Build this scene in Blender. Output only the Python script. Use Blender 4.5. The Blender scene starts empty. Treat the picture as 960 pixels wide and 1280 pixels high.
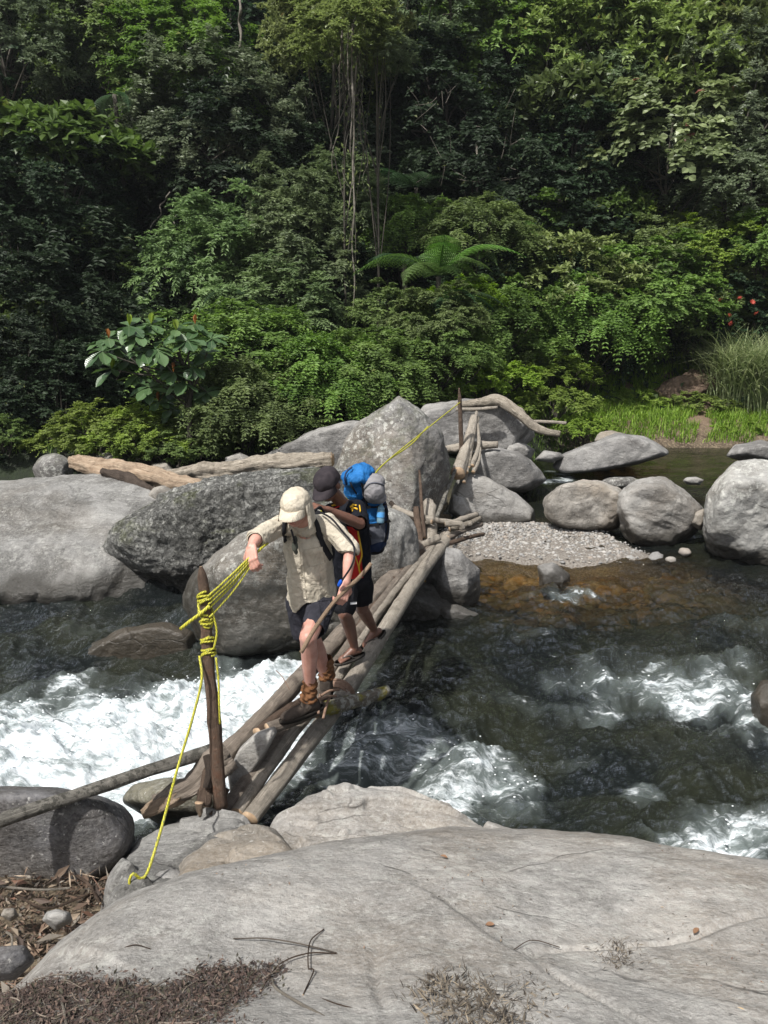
import bpy, bmesh, math, random
import numpy as np
from mathutils import Vector, Matrix

S = bpy.context.scene
COL = S.collection
# ------------------------------------------------------------------ camera, world, sun, exposure
CAM_Z, PITCH, FPX = 3.6, math.radians(15.0), 960.0
cam_d = bpy.data.cameras.new('camera'); cam = bpy.data.objects.new('camera', cam_d); COL.objects.link(cam)
cam.location = (0, 0, CAM_Z); cam.rotation_euler = (math.pi/2 - PITCH, 0, 0)
cam_d.sensor_fit = 'VERTICAL'; cam_d.sensor_height = 36.0; cam_d.lens = 36.0*FPX/1280.0
cam_d.clip_start = 0.05; cam_d.clip_end = 2000
S.camera = cam
SUN_EL, SUN_AZ = math.radians(57), math.radians(-142)     # azimuth from +Y (into the picture) towards +X (right)
world = bpy.data.worlds.new('World'); S.world = world; world.use_nodes = True
wn = world.node_tree.nodes; wl = world.node_tree.links
sky = wn.new('ShaderNodeTexSky'); sky.sky_type = 'NISHITA'; sky.sun_disc = False
sky.sun_elevation = SUN_EL; sky.sun_rotation = SUN_AZ; sky.air_density = 1.0; sky.dust_density = 3.0
hsv = wn.new('ShaderNodeHueSaturation'); hsv.inputs['Saturation'].default_value = 0.45      # pale hazy sky
wl.new(sky.outputs[0], hsv.inputs['Color']); wl.new(hsv.outputs[0], wn['Background'].inputs[0]); wn['Background'].inputs[1].default_value = 0.105
sun_d = bpy.data.lights.new('sun', 'SUN'); sun_d.energy = 4.5; sun_d.angle = math.radians(1.2); sun_d.color = (1.0, 0.97, 0.92)
sun = bpy.data.objects.new('sun', sun_d); COL.objects.link(sun)
sdir = Vector((math.cos(SUN_EL)*math.sin(SUN_AZ), math.cos(SUN_EL)*math.cos(SUN_AZ), math.sin(SUN_EL)))
sun.rotation_euler = (-sdir).to_track_quat('-Z', 'Y').to_euler(); sun.location = (-8, -8, 30)
S.view_settings.view_transform = 'Standard'; S.view_settings.look = 'None'
S.view_settings.exposure = 0.33; S.view_settings.gamma = 1.0
S.cycles.max_bounces = 6; S.cycles.transparent_max_bounces = 12
S.cycles.volume_bounces = 0; S.cycles.diffuse_bounces = 4; S.cycles.glossy_bounces = 3; S.cycles.transmission_bounces = 4
S.cycles.caustics_reflective = False; S.cycles.caustics_refractive = False

# ------------------------------------------------------------------ places: photograph pixel -> point
CP, SP = math.cos(PITCH), math.sin(PITCH)
def ray(px, py):
    a = (px-480.0)/FPX; b = (640.0-py)/FPX
    return np.array([a, CP+b*SP, -SP+b*CP])
def W(px, py, d):                       # the point of that sight line d metres ahead
    r = ray(px, py); r = r/r[1]*d
    return np.array([r[0], d, CAM_Z+r[2]])
def G(px, py, z):                       # the point of that sight line at height z
    r = ray(px, py); r = r*((z-CAM_Z)/r[2])
    return np.array([r[0], r[1], z])

# ------------------------------------------------------------------ noise (numpy)
_rs = np.random.RandomState(7)
_perm = _rs.permutation(256).astype(np.int32); _perm = np.concatenate([_perm, _perm, _perm])
_g = _rs.normal(size=(256, 3)); _g /= np.linalg.norm(_g, axis=1)[:, None]; _g = _g.astype(np.float32)
def pnoise(p):
    p = np.asarray(p, dtype=np.float32); i = np.floor(p).astype(np.int32); f = p - i; i &= 255
    u = f*f*f*(f*(f*6-15)+10); out = 0
    for dx in (0, 1):
        wx = u[:, 0] if dx else 1-u[:, 0]; a = _perm[i[:, 0]+dx]
        for dy in (0, 1):
            wy = u[:, 1] if dy else 1-u[:, 1]; b = _perm[a+i[:, 1]+dy]
            for dz in (0, 1):
                wz = u[:, 2] if dz else 1-u[:, 2]; g = _g[_perm[b+i[:, 2]+dz]]
                out = out + wx*wy*wz*(g[:, 0]*(f[:, 0]-dx)+g[:, 1]*(f[:, 1]-dy)+g[:, 2]*(f[:, 2]-dz))
    return out*1.5
def fbm(p, octv=4, gain=0.5, lac=2.03):
    p = np.asarray(p, dtype=np.float32); a = 1.0; s = 0; t = 0
    for k in range(octv):
        s = s + a*pnoise(p+17.3*k); t += a; a *= gain; p = p*lac
    return s/t
def ridged(p, octv=4, gain=0.5):
    p = np.asarray(p, dtype=np.float32); a = 1.0; s = 0; t = 0
    for k in range(octv):
        s = s + a*(1-2*np.abs(pnoise(p+9.1*k))); t += a; a *= gain; p = p*2.1
    return s/t
def sstep(a, b, x):
    t = np.clip((x-a)/(b-a), 0, 1); return t*t*(3-2*t)
def poly_sdf(P, poly):                  # signed distance (inside negative) of Nx2 points to a closed polygon
    poly = np.asarray(poly, float); n = len(poly); P = np.asarray(P, float)
    d = np.full(len(P), 1e9); ins = np.zeros(len(P), bool)
    for i in range(n):
        a = poly[i]; b = poly[(i+1) % n]; e = b-a; w = P-a
        t = np.clip((w@e)/max(e@e, 1e-12), 0, 1); q = w-t[:, None]*e
        d = np.minimum(d, (q*q).sum(1))
        c = ((a[1] > P[:, 1]) != (b[1] > P[:, 1]))
        with np.errstate(divide='ignore', invalid='ignore'):
            xi = (b[0]-a[0])*(P[:, 1]-a[1])/(b[1]-a[1]+1e-15)+a[0]
        ins ^= c & (P[:, 0] < xi)
    d = np.sqrt(d); return np.where(ins, -d, d)

# ------------------------------------------------------------------ objects
def tag(o, label=None, cat=None, group=None, kind=None):
    if label: o['label'] = label
    if cat: o['category'] = cat
    if group: o['group'] = group
    if kind: o['kind'] = kind
    return o
def mesh_np(name, V, F, mats=None, smooth=True, matidx=None, attrs=None, uv=None):
    V = np.asarray(V, np.float32); me = bpy.data.meshes.new(name)
    if isinstance(F, np.ndarray): Fs = [F]
    else: Fs = F
    if len(Fs) and isinstance(Fs[0], np.ndarray) and Fs[0].ndim == 2:
        loops = np.concatenate([f.ravel() for f in Fs]).astype(np.int32)
        tot = np.concatenate([np.full(len(f), f.shape[1]) for f in Fs]).astype(np.int32)
    else:
        loops = np.array([i for f in Fs for i in f], np.int32); tot = np.array([len(f) for f in Fs], np.int32)
    st = np.concatenate([[0], np.cumsum(tot)[:-1]]).astype(np.int32)
    me.vertices.add(len(V)); me.vertices.foreach_set('co', V.ravel())
    me.loops.add(len(loops)); me.loops.foreach_set('vertex_index', loops)
    me.polygons.add(len(tot)); me.polygons.foreach_set('loop_start', st)
    try: me.polygons.foreach_set('loop_total', tot)
    except Exception: pass
    if matidx is not None: me.polygons.foreach_set('material_index', np.asarray(matidx, np.int32))
    me.polygons.foreach_set('use_smooth', np.full(len(tot), bool(smooth)))
    for m in (mats if isinstance(mats, (list, tuple)) else [mats] if mats else []): me.materials.append(m)
    if attrs:
        for k, a in attrs.items():
            a = np.asarray(a, np.float32)
            if a.ndim == 1:
                at = me.attributes.new(k, 'FLOAT', 'POINT'); at.data.foreach_set('value', a)
            else:
                at = me.attributes.new(k, 'FLOAT_COLOR', 'POINT')
                at.data.foreach_set('color', np.concatenate([a, np.ones((len(a), 1), np.float32)], 1).ravel())
    if uv is not None:
        ul = me.uv_layers.new(name='UVMap'); ul.data.foreach_set('uv', np.asarray(uv, np.float32)[loops].ravel())
    me.update(); me.validate(); return me
def link(name, me, parent=None, loc=None):
    o = bpy.data.objects.new(name, me); COL.objects.link(o)
    if parent is not None: o.parent = parent
    if loc is not None: o.location = loc
    return o
def put(name, V, F, mats, parent=None, origin=None, **kw):
    """a mesh given in world coordinates, its origin set at `origin` (default: bottom centre)"""
    V = np.asarray(V, float)
    if origin is None:
        if parent is not None: origin = np.array(parent.location) if parent.parent is None else np.array(parent.matrix_world.translation)
        else: origin = np.array([V[:, 0].mean(), V[:, 1].mean(), V[:, 2].min()])
    origin = np.asarray(origin, float)
    me = mesh_np(name, V-origin, F, mats, **kw)
    o = link(name, me, parent)
    if parent is not None:
        pw = Vector((0, 0, 0)); q = parent
        while q is not None: pw = pw+q.location; q = q.parent
        o.location = Vector(origin)-pw
    else: o.location = origin
    return o
def empty(name, loc):
    o = bpy.data.objects.new(name, None); COL.objects.link(o); o.location = loc; o.empty_display_size = 0.1
    return o
def joinm(parts):                       # [(V,F)] -> V,F  with F a list of arrays of equal width kept apart
    Vs = []; Fd = {}; off = 0
    for V, F in parts:
        Vs.append(V)
        for f in ([F] if isinstance(F, np.ndarray) else F):
            f = np.asarray(f); Fd.setdefault(f.shape[1], []).append(f+off)
        off += len(V)
    return np.concatenate(Vs), [np.concatenate(v) for v in Fd.values()]

def catmull(P, n):                      # smooth resample of a control line (any width) to n points
    P = np.asarray(P, float)
    if len(P) == 2:
        t = np.linspace(0, 1, n)[:, None]; return P[0]*(1-t)+P[1]*t
    Q = np.vstack([2*P[0]-P[1], P, 2*P[-1]-P[-2]]); m = len(P)-1
    L = np.concatenate([[0], np.cumsum(np.linalg.norm(np.diff(P[:, :3], axis=0), axis=1)+1e-9)])
    s = np.linspace(0, L[-1], n); k = np.clip(np.searchsorted(L, s, side='right')-1, 0, m-1)
    t = ((s-L[k])/(L[k+1]-L[k]))[:, None]
    a, b, c, d = Q[k], Q[k+1], Q[k+2], Q[k+3]
    return 0.5*((2*b)+(-a+c)*t+(2*a-5*b+4*c-d)*t*t+(-a+3*b-3*c+d)*t**3)
def frames(P):
    T = np.gradient(P, axis=0); T /= np.linalg.norm(T, axis=1)[:, None]+1e-12
    N = np.zeros_like(P); v = np.array([0, 0, 1.0]) if abs(T[0, 2]) < 0.9 else np.array([0, 1.0, 0])
    v = v-T[0]*(v@T[0]); v /= np.linalg.norm(v); N[0] = v
    for i in range(1, len(P)):
        v = N[i-1]-T[i]*(N[i-1]@T[i]); N[i] = v/(np.linalg.norm(v)+1e-12)
    return T, N, np.cross(T, N)
def tube(P, R, seg=12, caps=True, rough=0.0, rscale=6.0, seed=0, flat=1.0, knots=0, stretch=0.25, nlong=None):
    """a swept branch: centre line P (nx3), radii R; returns V, [quads, tris], and per-vertex end flag"""
    P = np.asarray(P, float); R = np.broadcast_to(np.asarray(R, float), (len(P),)) if np.ndim(R) else np.full(len(P), float(R))
    T, N, B = frames(P); th = np.arange(seg)*2*math.pi/seg; rs = np.random.RandomState(seed)
    c = np.cos(th)[None, :, None]; s = np.sin(th)[None, :, None]*flat
    D = N[:, None, :]*c+B[:, None, :]*s
    rr = np.repeat(R[:, None], seg, 1)
    L = np.concatenate([[0], np.cumsum(np.linalg.norm(np.diff(P, axis=0), axis=1))])
    if rough > 0:
        q = np.stack([np.repeat(L[:, None], seg, 1)*rscale*stretch, np.cos(th)[None]*rr*rscale*2.2, np.sin(th)[None]*rr*rscale*2.2], -1).reshape(-1, 3)+seed*7.7
        rr = rr*(1+rough*(fbm(q, 4).reshape(rr.shape)*1.6+0.5*ridged(q*2.3+4, 2).reshape(rr.shape)-0.2))
    for k in range(knots):
        l0 = rs.uniform(0.05, 0.95)*L[-1]; t0 = rs.uniform(0, 2*math.pi); w = R.mean()*rs.uniform(0.6, 1.2)
        dl = (L[:, None]-l0)/w; dt = ((th[None]-t0+math.pi) % (2*math.pi)-math.pi)*rr/w
        rr = rr+R.mean()*rs.uniform(0.15, 0.4)*np.exp(-(dl*dl+dt*dt)*1.5)
    V = (P[:, None, :]+D*rr[..., None]).reshape(-1, 3); n = len(P)
    i = np.arange(n-1)[:, None]*seg; j = np.arange(seg)[None]; j2 = (j+1) % seg
    Q = np.stack([i+j, i+j2, i+seg+j2, i+seg+j], -1).reshape(-1, 4)
    if not caps: return V, [Q]
    V = np.vstack([V, P[0], P[-1]]); a = len(V)-2
    j = np.arange(seg); j2 = (j+1) % seg
    T1 = np.stack([np.full(seg, a), j2, j], 1); T2 = np.stack([np.full(seg, a+1), (n-1)*seg+j, (n-1)*seg+j2], 1)
    return V, [Q, np.vstack([T1, T2])]
def ico(n):
    bm = bmesh.new(); bmesh.ops.create_icosphere(bm, subdivisions=n, radius=1.0)
    V = np.array([v.co[:] for v in bm.verts]); F = np.array([[v.index for v in f.verts] for f in bm.faces]); bm.free(); return V, F
_ico = {}
def icos(n):
    if n not in _ico: _ico[n] = ico(n)
    return _ico[n]

# ------------------------------------------------------------------ material helper
class NT:
    def __init__(s, name):
        s.m = bpy.data.materials.new(name); s.m.use_nodes = True; s.t = s.m.node_tree; s.t.nodes.clear()
        s.out = s.t.nodes.new('ShaderNodeOutputMaterial')
    def n(s, typ, ins=None, **kw):
        nd = s.t.nodes.new('ShaderNode'+typ)
        for k, v in kw.items(): setattr(nd, k, v)
        for k, v in (ins or {}).items():
            sk = nd.inputs[k]
            if isinstance(v, bpy.types.NodeSocket): s.t.links.new(v, sk)
            elif isinstance(v, bpy.types.Node): s.t.links.new(v.outputs[0], sk)
            elif isinstance(v, (tuple, list)) and len(v) == 3 and sk.type == 'RGBA': sk.default_value = (*v, 1)
            else: sk.default_value = v
        return nd
    def noise(s, vec, scale, detail=5, rough=0.55, dist=0.0): return s.n('TexNoise', {'Vector': vec, 'Scale': scale, 'Detail': detail, 'Roughness': rough, 'Distortion': dist}).outputs[0]
    def mapr(s, v, a, b, c=0.0, d=1.0, smooth=False): return s.n('MapRange', {0: v, 1: a, 2: b, 3: c, 4: d}, interpolation_type='SMOOTHSTEP' if smooth else 'LINEAR').outputs[0]
    def mix(s, f, a, b, blend='MIX'):
        nd = s.t.nodes.new('ShaderNodeMix'); nd.data_type = 'RGBA'; nd.blend_type = blend
        for k, v in ((0, f), (6, a), (7, b)):
            sk = nd.inputs[k]
            if isinstance(v, bpy.types.NodeSocket): s.t.links.new(v, sk)
            elif isinstance(v, (tuple, list)): sk.default_value = (*v, 1)
            else: sk.default_value = v
        return nd.outputs[2]
    def math(s, op, a, b=0.0, clamp=False): return s.n('Math', {0: a, 1: b}, operation=op, use_clamp=clamp).outputs[0]
    def scalev(s, vec, v): return s.n('Mapping', {0: vec, 3: v}).outputs[0]
    def bump(s, h, strength=0.5, dist=0.02, normal=None):
        ins = {'Height': h, 'Strength': strength, 'Distance': dist}
        if normal is not None: ins['Normal'] = normal
        return s.n('Bump', ins).outputs[0]
    def obj(s): return s.n('TexCoord').outputs['Object']
    def attr(s, name): return s.n('Attribute', attribute_name=name)
    def done(s, shader):
        s.t.links.new(shader if isinstance(shader, bpy.types.NodeSocket) else shader.outputs[0], s.out.inputs[0]); return s.m
    def prin(s, **kw):
        ins = {}
        names = {'color': 'Base Color', 'rough': 'Roughness', 'normal': 'Normal', 'metal': 'Metallic', 'spec': 'Specular IOR Level', 'sheen': 'Sheen Weight',
                 'sss': 'Subsurface Weight', 'trans': 'Transmission Weight', 'coat': 'Coat Weight', 'ior': 'IOR', 'ssr': 'Subsurface Radius', 'sssc': 'Subsurface Scale', 'alpha': 'Alpha'}
        for k, v in kw.items(): ins[names[k]] = v
        return s.n('BsdfPrincipled', ins)
# ================================================================== the ground sheet
def bed_height(x, y):
    n = fbm(np.stack([x*0.35, y*0.35, x*0], 1), 4)
    z = np.full(len(x), -0.62)+n*0.18
    near = 0.52-sstep(3.35, 4.5, y+0.10*x)*1.3            # near bank on the left, under the boulders
    z = np.maximum(z, np.where(y < 5, near, -2))
    # gravel bar and the floor of the pool behind it
    bar = 0.16*np.exp(-(((x-1.9)/1.6)**2+((y-11.5)/1.0)**2)*1.1)
    z = z+sstep(9.2, 11.2, y)*(0.62*sstep(-1.0, 0.6, x))+bar
    z = np.where((y > 9) & (y < 13) & (x > 0.4), np.minimum(z, 0.35), z)
    # far bank
    yb = np.where(x > 1.5, 17.2, 13.6)-np.clip(x+4, -3, 0)*0.2
    yb = 13.6+(18.0-13.6)*sstep(0.8, 4.5, x)
    bank = (y-yb)
    z = np.where(bank > -1.5, z+sstep(-1.5, 0.6, bank)*(1.0-z), z)
    z = np.where(bank > 0.6, z+np.clip(bank-0.6, 0, 60)*(0.17+0.13*sstep(2, 5, x)), z)
    yh = 20.0-1.5*sstep(2, -6, x)
    up = np.clip(y-yh, 0, 70)
    z = z+up*0.55*sstep(0, 5, up)+np.clip(up-6, 0, 70)*0.35+fbm(np.stack([x*0.12, y*0.12, x*0+5], 1), 4)*np.clip(up*0.3, 0, 4)
    return z
gx = np.concatenate([np.linspace(-700, -40, 23)[:-1], np.linspace(-40, -10, 50)[:-1], np.linspace(-10, 14, 241)[:-1], np.linspace(14, 44, 50)[:-1], np.linspace(44, 700, 23)])
gy = np.concatenate([np.linspace(-700, -10, 20)[:-1], np.linspace(-10, 2, 30)[:-1], np.linspace(2, 24, 221)[:-1], np.linspace(24, 80, 90)[:-1], np.linspace(80, 900, 20)])
X, Y = np.meshgrid(gx, gy); n0, n1 = X.shape
def grid_faces(n0, n1):
    i = np.arange(n0-1)[:, None]*n1+np.arange(n1-1)[None]
    return np.stack([i, i+1, i+n1+1, i+n1], -1).reshape(-1, 4)
Z = bed_height(X.ravel(), Y.ravel())
m = NT('soil_and_bed'); ob = m.obj(); pos = m.n('NewGeometry').outputs['Position']; sep = m.n('SeparateXYZ', {0: pos})
c = m.mix(m.mapr(m.noise(ob, 3.0), 0.35, 0.65), (0.045, 0.032, 0.02), (0.11, 0.085, 0.055))
c = m.mix(m.mapr(m.noise(ob, 22.0, 3), 0.5, 0.62), c, (0.19, 0.15, 0.10))
undergrowth_shade = m.mix(m.mapr(m.noise(ob, 6.0, 6, 0.7), 0.35, 0.65), (0.006, 0.009, 0.004), (0.016, 0.026, 0.008))  # dark undergrowth, near-black so the colour carries the shade of forest gaps
c = m.mix(m.mapr(sep.outputs[0], 3.5, 5.0), m.mix(m.mapr(sep.outputs[1], 12.5, 13.5), c, undergrowth_shade), m.mix(m.mapr(sep.outputs[1], 20.5, 21.5), m.mix(m.mapr(sep.outputs[1], 17.5, 18.6), c, (0.17, 0.115, 0.08)), undergrowth_shade))
ground_mat = m.done(m.prin(color=c, rough=0.92, normal=m.bump(m.noise(ob, 14.0, 6, 0.65), 0.8, 0.06)))
ground = put('ground', np.stack([X.ravel(), Y.ravel(), Z], 1), grid_faces(n0, n1), ground_mat, origin=(0, 0, 0))
tag(ground, kind='structure')

# ================================================================== rock materials
def rock_mat(name, base=(0.21, 0.205, 0.20), light=(0.34, 0.33, 0.315), dark=(0.085, 0.08, 0.075), lichen=0.0, moss=0.0, tan=0.0, scale=1.0, strata=0.0, relief=1.0, wetz=0.34, speck=0.3, pits=0.0, aniso=0.6, stain=0.6):
    m = NT(name); ob = m.obj(); geo = m.n('NewGeometry'); pos = geo.outputs['Position']; sp = m.n('SeparateXYZ', {0: pos})
    rnd = m.n('ObjectInfo').outputs['Random']
    v = m.n('VectorMath', {0: ob, 1: m.n('CombineXYZ', {0: m.math('MULTIPLY', rnd, 37.0), 1: m.math('MULTIPLY', rnd, 11.0), 2: 0.0})}, operation='ADD').outputs[0]
    vr = m.n('Mapping', {0: v, 2: (0.5, 0.35, 0.6), 3: (1.0, 1+1.6*aniso, 1+2.2*aniso)}).outputs[0]      # streaks along the bedding
    a = m.noise(v, 1.1*scale, 6, 0.6); b = m.noise(vr, 1.7*scale, 7, 0.65, 0.4); f = m.noise(v, 45*scale, 4, 0.7); g = m.noise(v, 9*scale, 6, 0.7)
    c = m.mix(m.mapr(a, 0.38, 0.62), base, light)
    c = m.mix(m.mapr(b, 0.48, 0.70, 0, 0.75), c, dark)
    c = m.mix(m.mapr(m.noise(vr, 3.1*scale, 6, 0.62, 0.8), 0.55, 0.72, 0, 0.55), c, tuple(min(1, q*1.15) for q in light))
    sn = m.math('MULTIPLY', m.mapr(m.noise(v, 0.6*scale, 9, 0.70, 0.3), 0.48, 0.53), stain)
    c = m.mix(sn, c, tuple(q*0.75 for q in dark))
    c = m.mix(m.mapr(m.noise(v, 1.9*scale, 8, 0.72), 0.54, 0.60, 0, 0.5), c, tuple(min(1, q*1.2) for q in light))
    if tan > 0: c = m.mix(m.mapr(m.noise(v, 0.9*scale, 5, 0.6), 0.45, 0.65, 0, tan), c, (0.24, 0.185, 0.125))
    c = m.mix(m.mapr(g, 0.3, 0.7, 0.0, 1.0), m.mix(0.25, c, (0.05, 0.048, 0.045)), c)
    c = m.mix(m.mapr(f, 0.40, 0.66, 0, speck), c, m.mix(0.6, c, (0.5, 0.49, 0.47)))
    c = m.mix(m.mapr(m.noise(v, 30*scale, 3, 0.8), 0.60, 0.68, 0, 0.55), c, tuple(q*0.5 for q in dark))
    c = m.mix(m.mapr(m.noise(v, 38*scale, 2, 0.5), 0.66, 0.72, 0, 0.5), c, (0.5, 0.49, 0.46))
    # fine dark cracks
    vo = m.n('TexVoronoi', {'Vector': m.n('VectorMath', {0: vr, 1: m.n('Vector' 'Math', {0: m.n('TexNoise', {'Vector': v, 'Scale': 2.0}).outputs[1], 1: (0.5, 0.5, 0.5)}, operation='MULTIPLY').outputs[0]}, operation='ADD').outputs[0], 'Scale': 0.8*scale}, feature='DISTANCE_TO_EDGE').outputs[0]
    crack = m.mapr(vo, 0.0, 0.012, 1, 0); crack = m.math('MULTIPLY', crack, m.mapr(m.noise(v, 1.7, 3), 0.52, 0.62))
    c = m.mix(m.math('MULTIPLY', crack, 0.6), c, (0.04, 0.036, 0.032))
    if lichen > 0:
        l1 = m.mapr(m.noise(v, 12*scale, 6, 0.8), 0.53, 0.58); l2 = m.mapr(m.noise(v, 1.3*scale, 4), 0.38, 0.54)
        vl = m.mapr(m.n('TexVoronoi', {'Vector': v, 'Scale': 9.0*scale, 'Randomness': 1.0}).outputs[0], 0.30, 0.20)
        l = m.math('MULTIPLY', m.math('MAXIMUM', l1, m.math('MULTIPLY', vl, m.mapr(m.noise(v, 2.3, 2), 0.5, 0.55))), l2)
        c = m.mix(m.math('MULTIPLY', l, lichen), c, (0.52, 0.52, 0.48))
        d = m.math('MULTIPLY', m.mapr(m.noise(v, 5*scale, 6, 0.75), 0.52, 0.60), m.mapr(m.noise(v, 0.8*scale, 3), 0.40, 0.6, 0, 0.75))
        c = m.mix(m.math('MULTIPLY', d, lichen), c, (0.06, 0.06, 0.055))
    if moss > 0:
        mm = m.math('MULTIPLY', m.mapr(m.noise(v, 2.2, 6, 0.7), 0.50, 0.60), m.mapr(m.n('SeparateXYZ', {0: geo.outputs['Normal']}).outputs[2], -0.1, 0.6))
        c = m.mix(m.math('MULTIPLY', mm, moss), c, (0.075, 0.085, 0.025))
    # damp, algae-dark band just above the river
    wz = m.math('ADD', sp.outputs[2], m.math('MULTIPLY', m.noise(v, 3.0, 4), -0.30))
    wet = m.mapr(wz, wetz-0.18, wetz, 1, 0, True)
    c = m.mix(m.math('MULTIPLY', wet, 0.78), c, (0.028, 0.024, 0.017))
    h = m.math('ADD', m.math('MULTIPLY', m.noise(v, 5*scale, 9, 0.68), 1.0), m.math('MULTIPLY', m.noise(vr, 9*scale, 7, 0.7), 0.5*(1+strata*2)))
    if pits > 0: h = m.math('SUBTRACT', h, m.math('MULTIPLY', m.mapr(m.noise(v, 9.0, 5, 0.8), 0.55, 0.45), pits))
    nrm = m.bump(h, 0.55*relief, 0.07); nrm = m.bump(m.math('SUBTRACT', f, m.math('MULTIPLY', crack, 3.0)), 0.35*relief, 0.008, nrm)
    return m.done(m.prin(color=c, rough=m.mapr(wet, 0, 1, 0.82, 0.28), normal=nrm, spec=m.mapr(wet, 0, 1, 0.25, 0.5)))
RM = {
 'smooth': rock_mat('boulder_smooth_grey', speck=0.25),
 'pale': rock_mat('boulder_pale_grey', base=(0.29, 0.28, 0.265), light=(0.43, 0.42, 0.40), dark=(0.15, 0.14, 0.125), tan=0.25),
 'slab': rock_mat('bedrock_pale', base=(0.262, 0.250, 0.234), light=(0.385, 0.370, 0.348), dark=(0.17, 0.162, 0.15), tan=0.4, lichen=0.3, relief=0.95, speck=0.6, wetz=0.3, scale=1.25, aniso=0.25, stain=0.35),
 'tan': rock_mat('boulder_tan', base=(0.27, 0.245, 0.21), light=(0.37, 0.345, 0.31), dark=(0.14, 0.125, 0.105), tan=0.6, relief=0.9),
 'streak': rock_mat('boulder_streaked', base=(0.18, 0.178, 0.172), light=(0.30, 0.295, 0.282), dark=(0.09, 0.087, 0.08), lichen=0.25, tan=0.15, strata=0.6),
 'rough': rock_mat('boulder_rough_lichen', base=(0.21, 0.21, 0.198), light=(0.33, 0.33, 0.31), dark=(0.09, 0.09, 0.08), lichen=0.7, moss=0.6, relief=1.7, pits=1.2),
 'lichen': rock_mat('boulder_lichen', base=(0.19, 0.185, 0.18), light=(0.28, 0.275, 0.265), dark=(0.09, 0.08, 0.07), lichen=0.75, tan=0.35, moss=0.3, relief=1.2),
 'moss': rock_mat('rock_mossy_brown', base=(0.15, 0.14, 0.10), light=(0.22, 0.205, 0.15), dark=(0.07, 0.065, 0.04), lichen=0.3, moss=0.9, wetz=0.2),
 'whitish': rock_mat('boulder_pale_lichen', base=(0.28, 0.275, 0.26), light=(0.40, 0.395, 0.375), dark=(0.15, 0.14, 0.12), lichen=0.7, tan=0.3, stain=0.5),
 'dark': rock_mat('boulder_dark_round', base=(0.15, 0.147, 0.138), light=(0.25, 0.245, 0.23), dark=(0.05, 0.046, 0.038), lichen=0.6, tan=0.3, wetz=0.75, stain=0.9),
 'blue': rock_mat('boulder_blue_dark', base=(0.085, 0.085, 0.095), light=(0.15, 0.15, 0.16), dark=(0.035, 0.033, 0.035), tan=0.25, lichen=0.1, wetz=0.1),
 'wet': rock_mat('boulder_wet_brown', base=(0.10, 0.08, 0.055), light=(0.17, 0.13, 0.09), dark=(0.035, 0.028, 0.02), tan=0.4, wetz=0.9),
}
def planes_of(pts):
    bm = bmesh.new(); vs = [bm.verts.new(p) for p in pts]; bmesh.ops.convex_hull(bm, input=vs)
    bm.normal_update(); N = []; D = []
    c = np.mean(pts, axis=0)
    for f in bm.faces:
        if f.calc_area() < 1e-5: continue
        n = np.array(f.normal[:]); d = n@(np.array(f.verts[0].co[:])-c)
        if d < 0: n, d = -n, -d
        if any((n@q) > 0.995 for q in N): continue
        N.append(n); D.append(max(d, 1e-3))
    bm.free(); return np.array(N), np.array(D), c
def boulder(name, sil, d, tf, tb, mat, label, cat='boulder', kf=0.55, kb=0.6, p=14, sub=6, disp=0.045, nscale=1.3, seed=0, cy=0.0, crag=0.0, extra=None, group=None, facets=0, strata=0.0, parent=None, raw=None, wob=1.0):
    """sil: outline (photo pixels) at distance d; the mass swells tf metres towards us and tb away"""
    rs = np.random.RandomState(seed+11); sil = np.array(sil, float)
    cx, cyy = sil.mean(0); cyy += cy
    pts = [W(a, b, d) for a, b in sil] if not raw else []
    bb = lambda k, a, b: (cx+(a-cx)*k, cyy+(b-cyy)*k)
    if raw: pts = [np.array(q, float) for q in raw]; sil = sil[:0]
    pts += [W(*bb(kf, a, b), d-tf) for a, b in sil]+[W(*bb(kb, a, b), d+tb) for a, b in sil]
    if tf > 0.15: pts += [W(*bb(0.5*(1+kf)*1.04, a, b), d-tf*0.55) for a, b in sil]
    pts += [W(*bb(0.5*(1+kb)*1.04, a, b), d+tb*0.5) for a, b in sil]
    if extra: pts += [np.array(e, float) for e in extra]
    N, D, c = planes_of(pts)
    facets = facets+(7 if sub > 4 else 2)
    if facets:
        P = np.array(pts)-c
        for _ in range(facets):
            n = rs.normal(size=3); n /= np.linalg.norm(n); h = (P@n).max()
            N = np.vstack([N, n]); D = np.append(D, h*rs.uniform(0.82, 0.95))
    U, F = icos(sub)
    r = np.zeros(len(U))
    for k in range(0, len(U), 20000):
        q = np.clip(U[k:k+20000]@N.T/D[None], 0, None); mx = q.max(1)
        r[k:k+20000] = 1/(mx*((q/mx[:, None])**(p*2.6)).sum(1)**(1/(p*2.6)))
    r *= 1.02
    V = U*r[:, None]; size = np.median(r)
    so = seed*13.7
    dn = fbm(V*1.1/max(size, 0.2)+so, 2)*0.12*size*wob+fbm(V*nscale/max(size, 0.3)*2.2+so, 5)*disp*1.6+fbm(V*4.5+so, 5)*disp*0.6-np.exp(-(pnoise(V*1.3/max(size, 0.3)+so+5)/0.03)**2)*disp*0.5*sstep(-0.1, 0.2, pnoise(V*2+so))
    if crag > 0: dn = dn+crag*(ridged(V*3.5+so, 5, 0.6)*0.7-0.3+0.6*fbm(V*8+so, 4, 0.65))
    if strata > 0:
        a = V@np.array([0.35, 0.35, 0.87]); dn = dn+strata*ridged(np.stack([a*4.5, V[:, 0]*0.6, V[:, 1]*0.6], 1)+so, 3)
    dn = np.minimum(dn, disp*2+crag+0.05*size)
    V = V+U*(dn*min(1.0, max(size, 0.12)*1.2))[:, None]+c
    o = put(name, V, F, mat, parent=parent)
    if parent is None: tag(o, label, cat, group)
    return o

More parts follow.
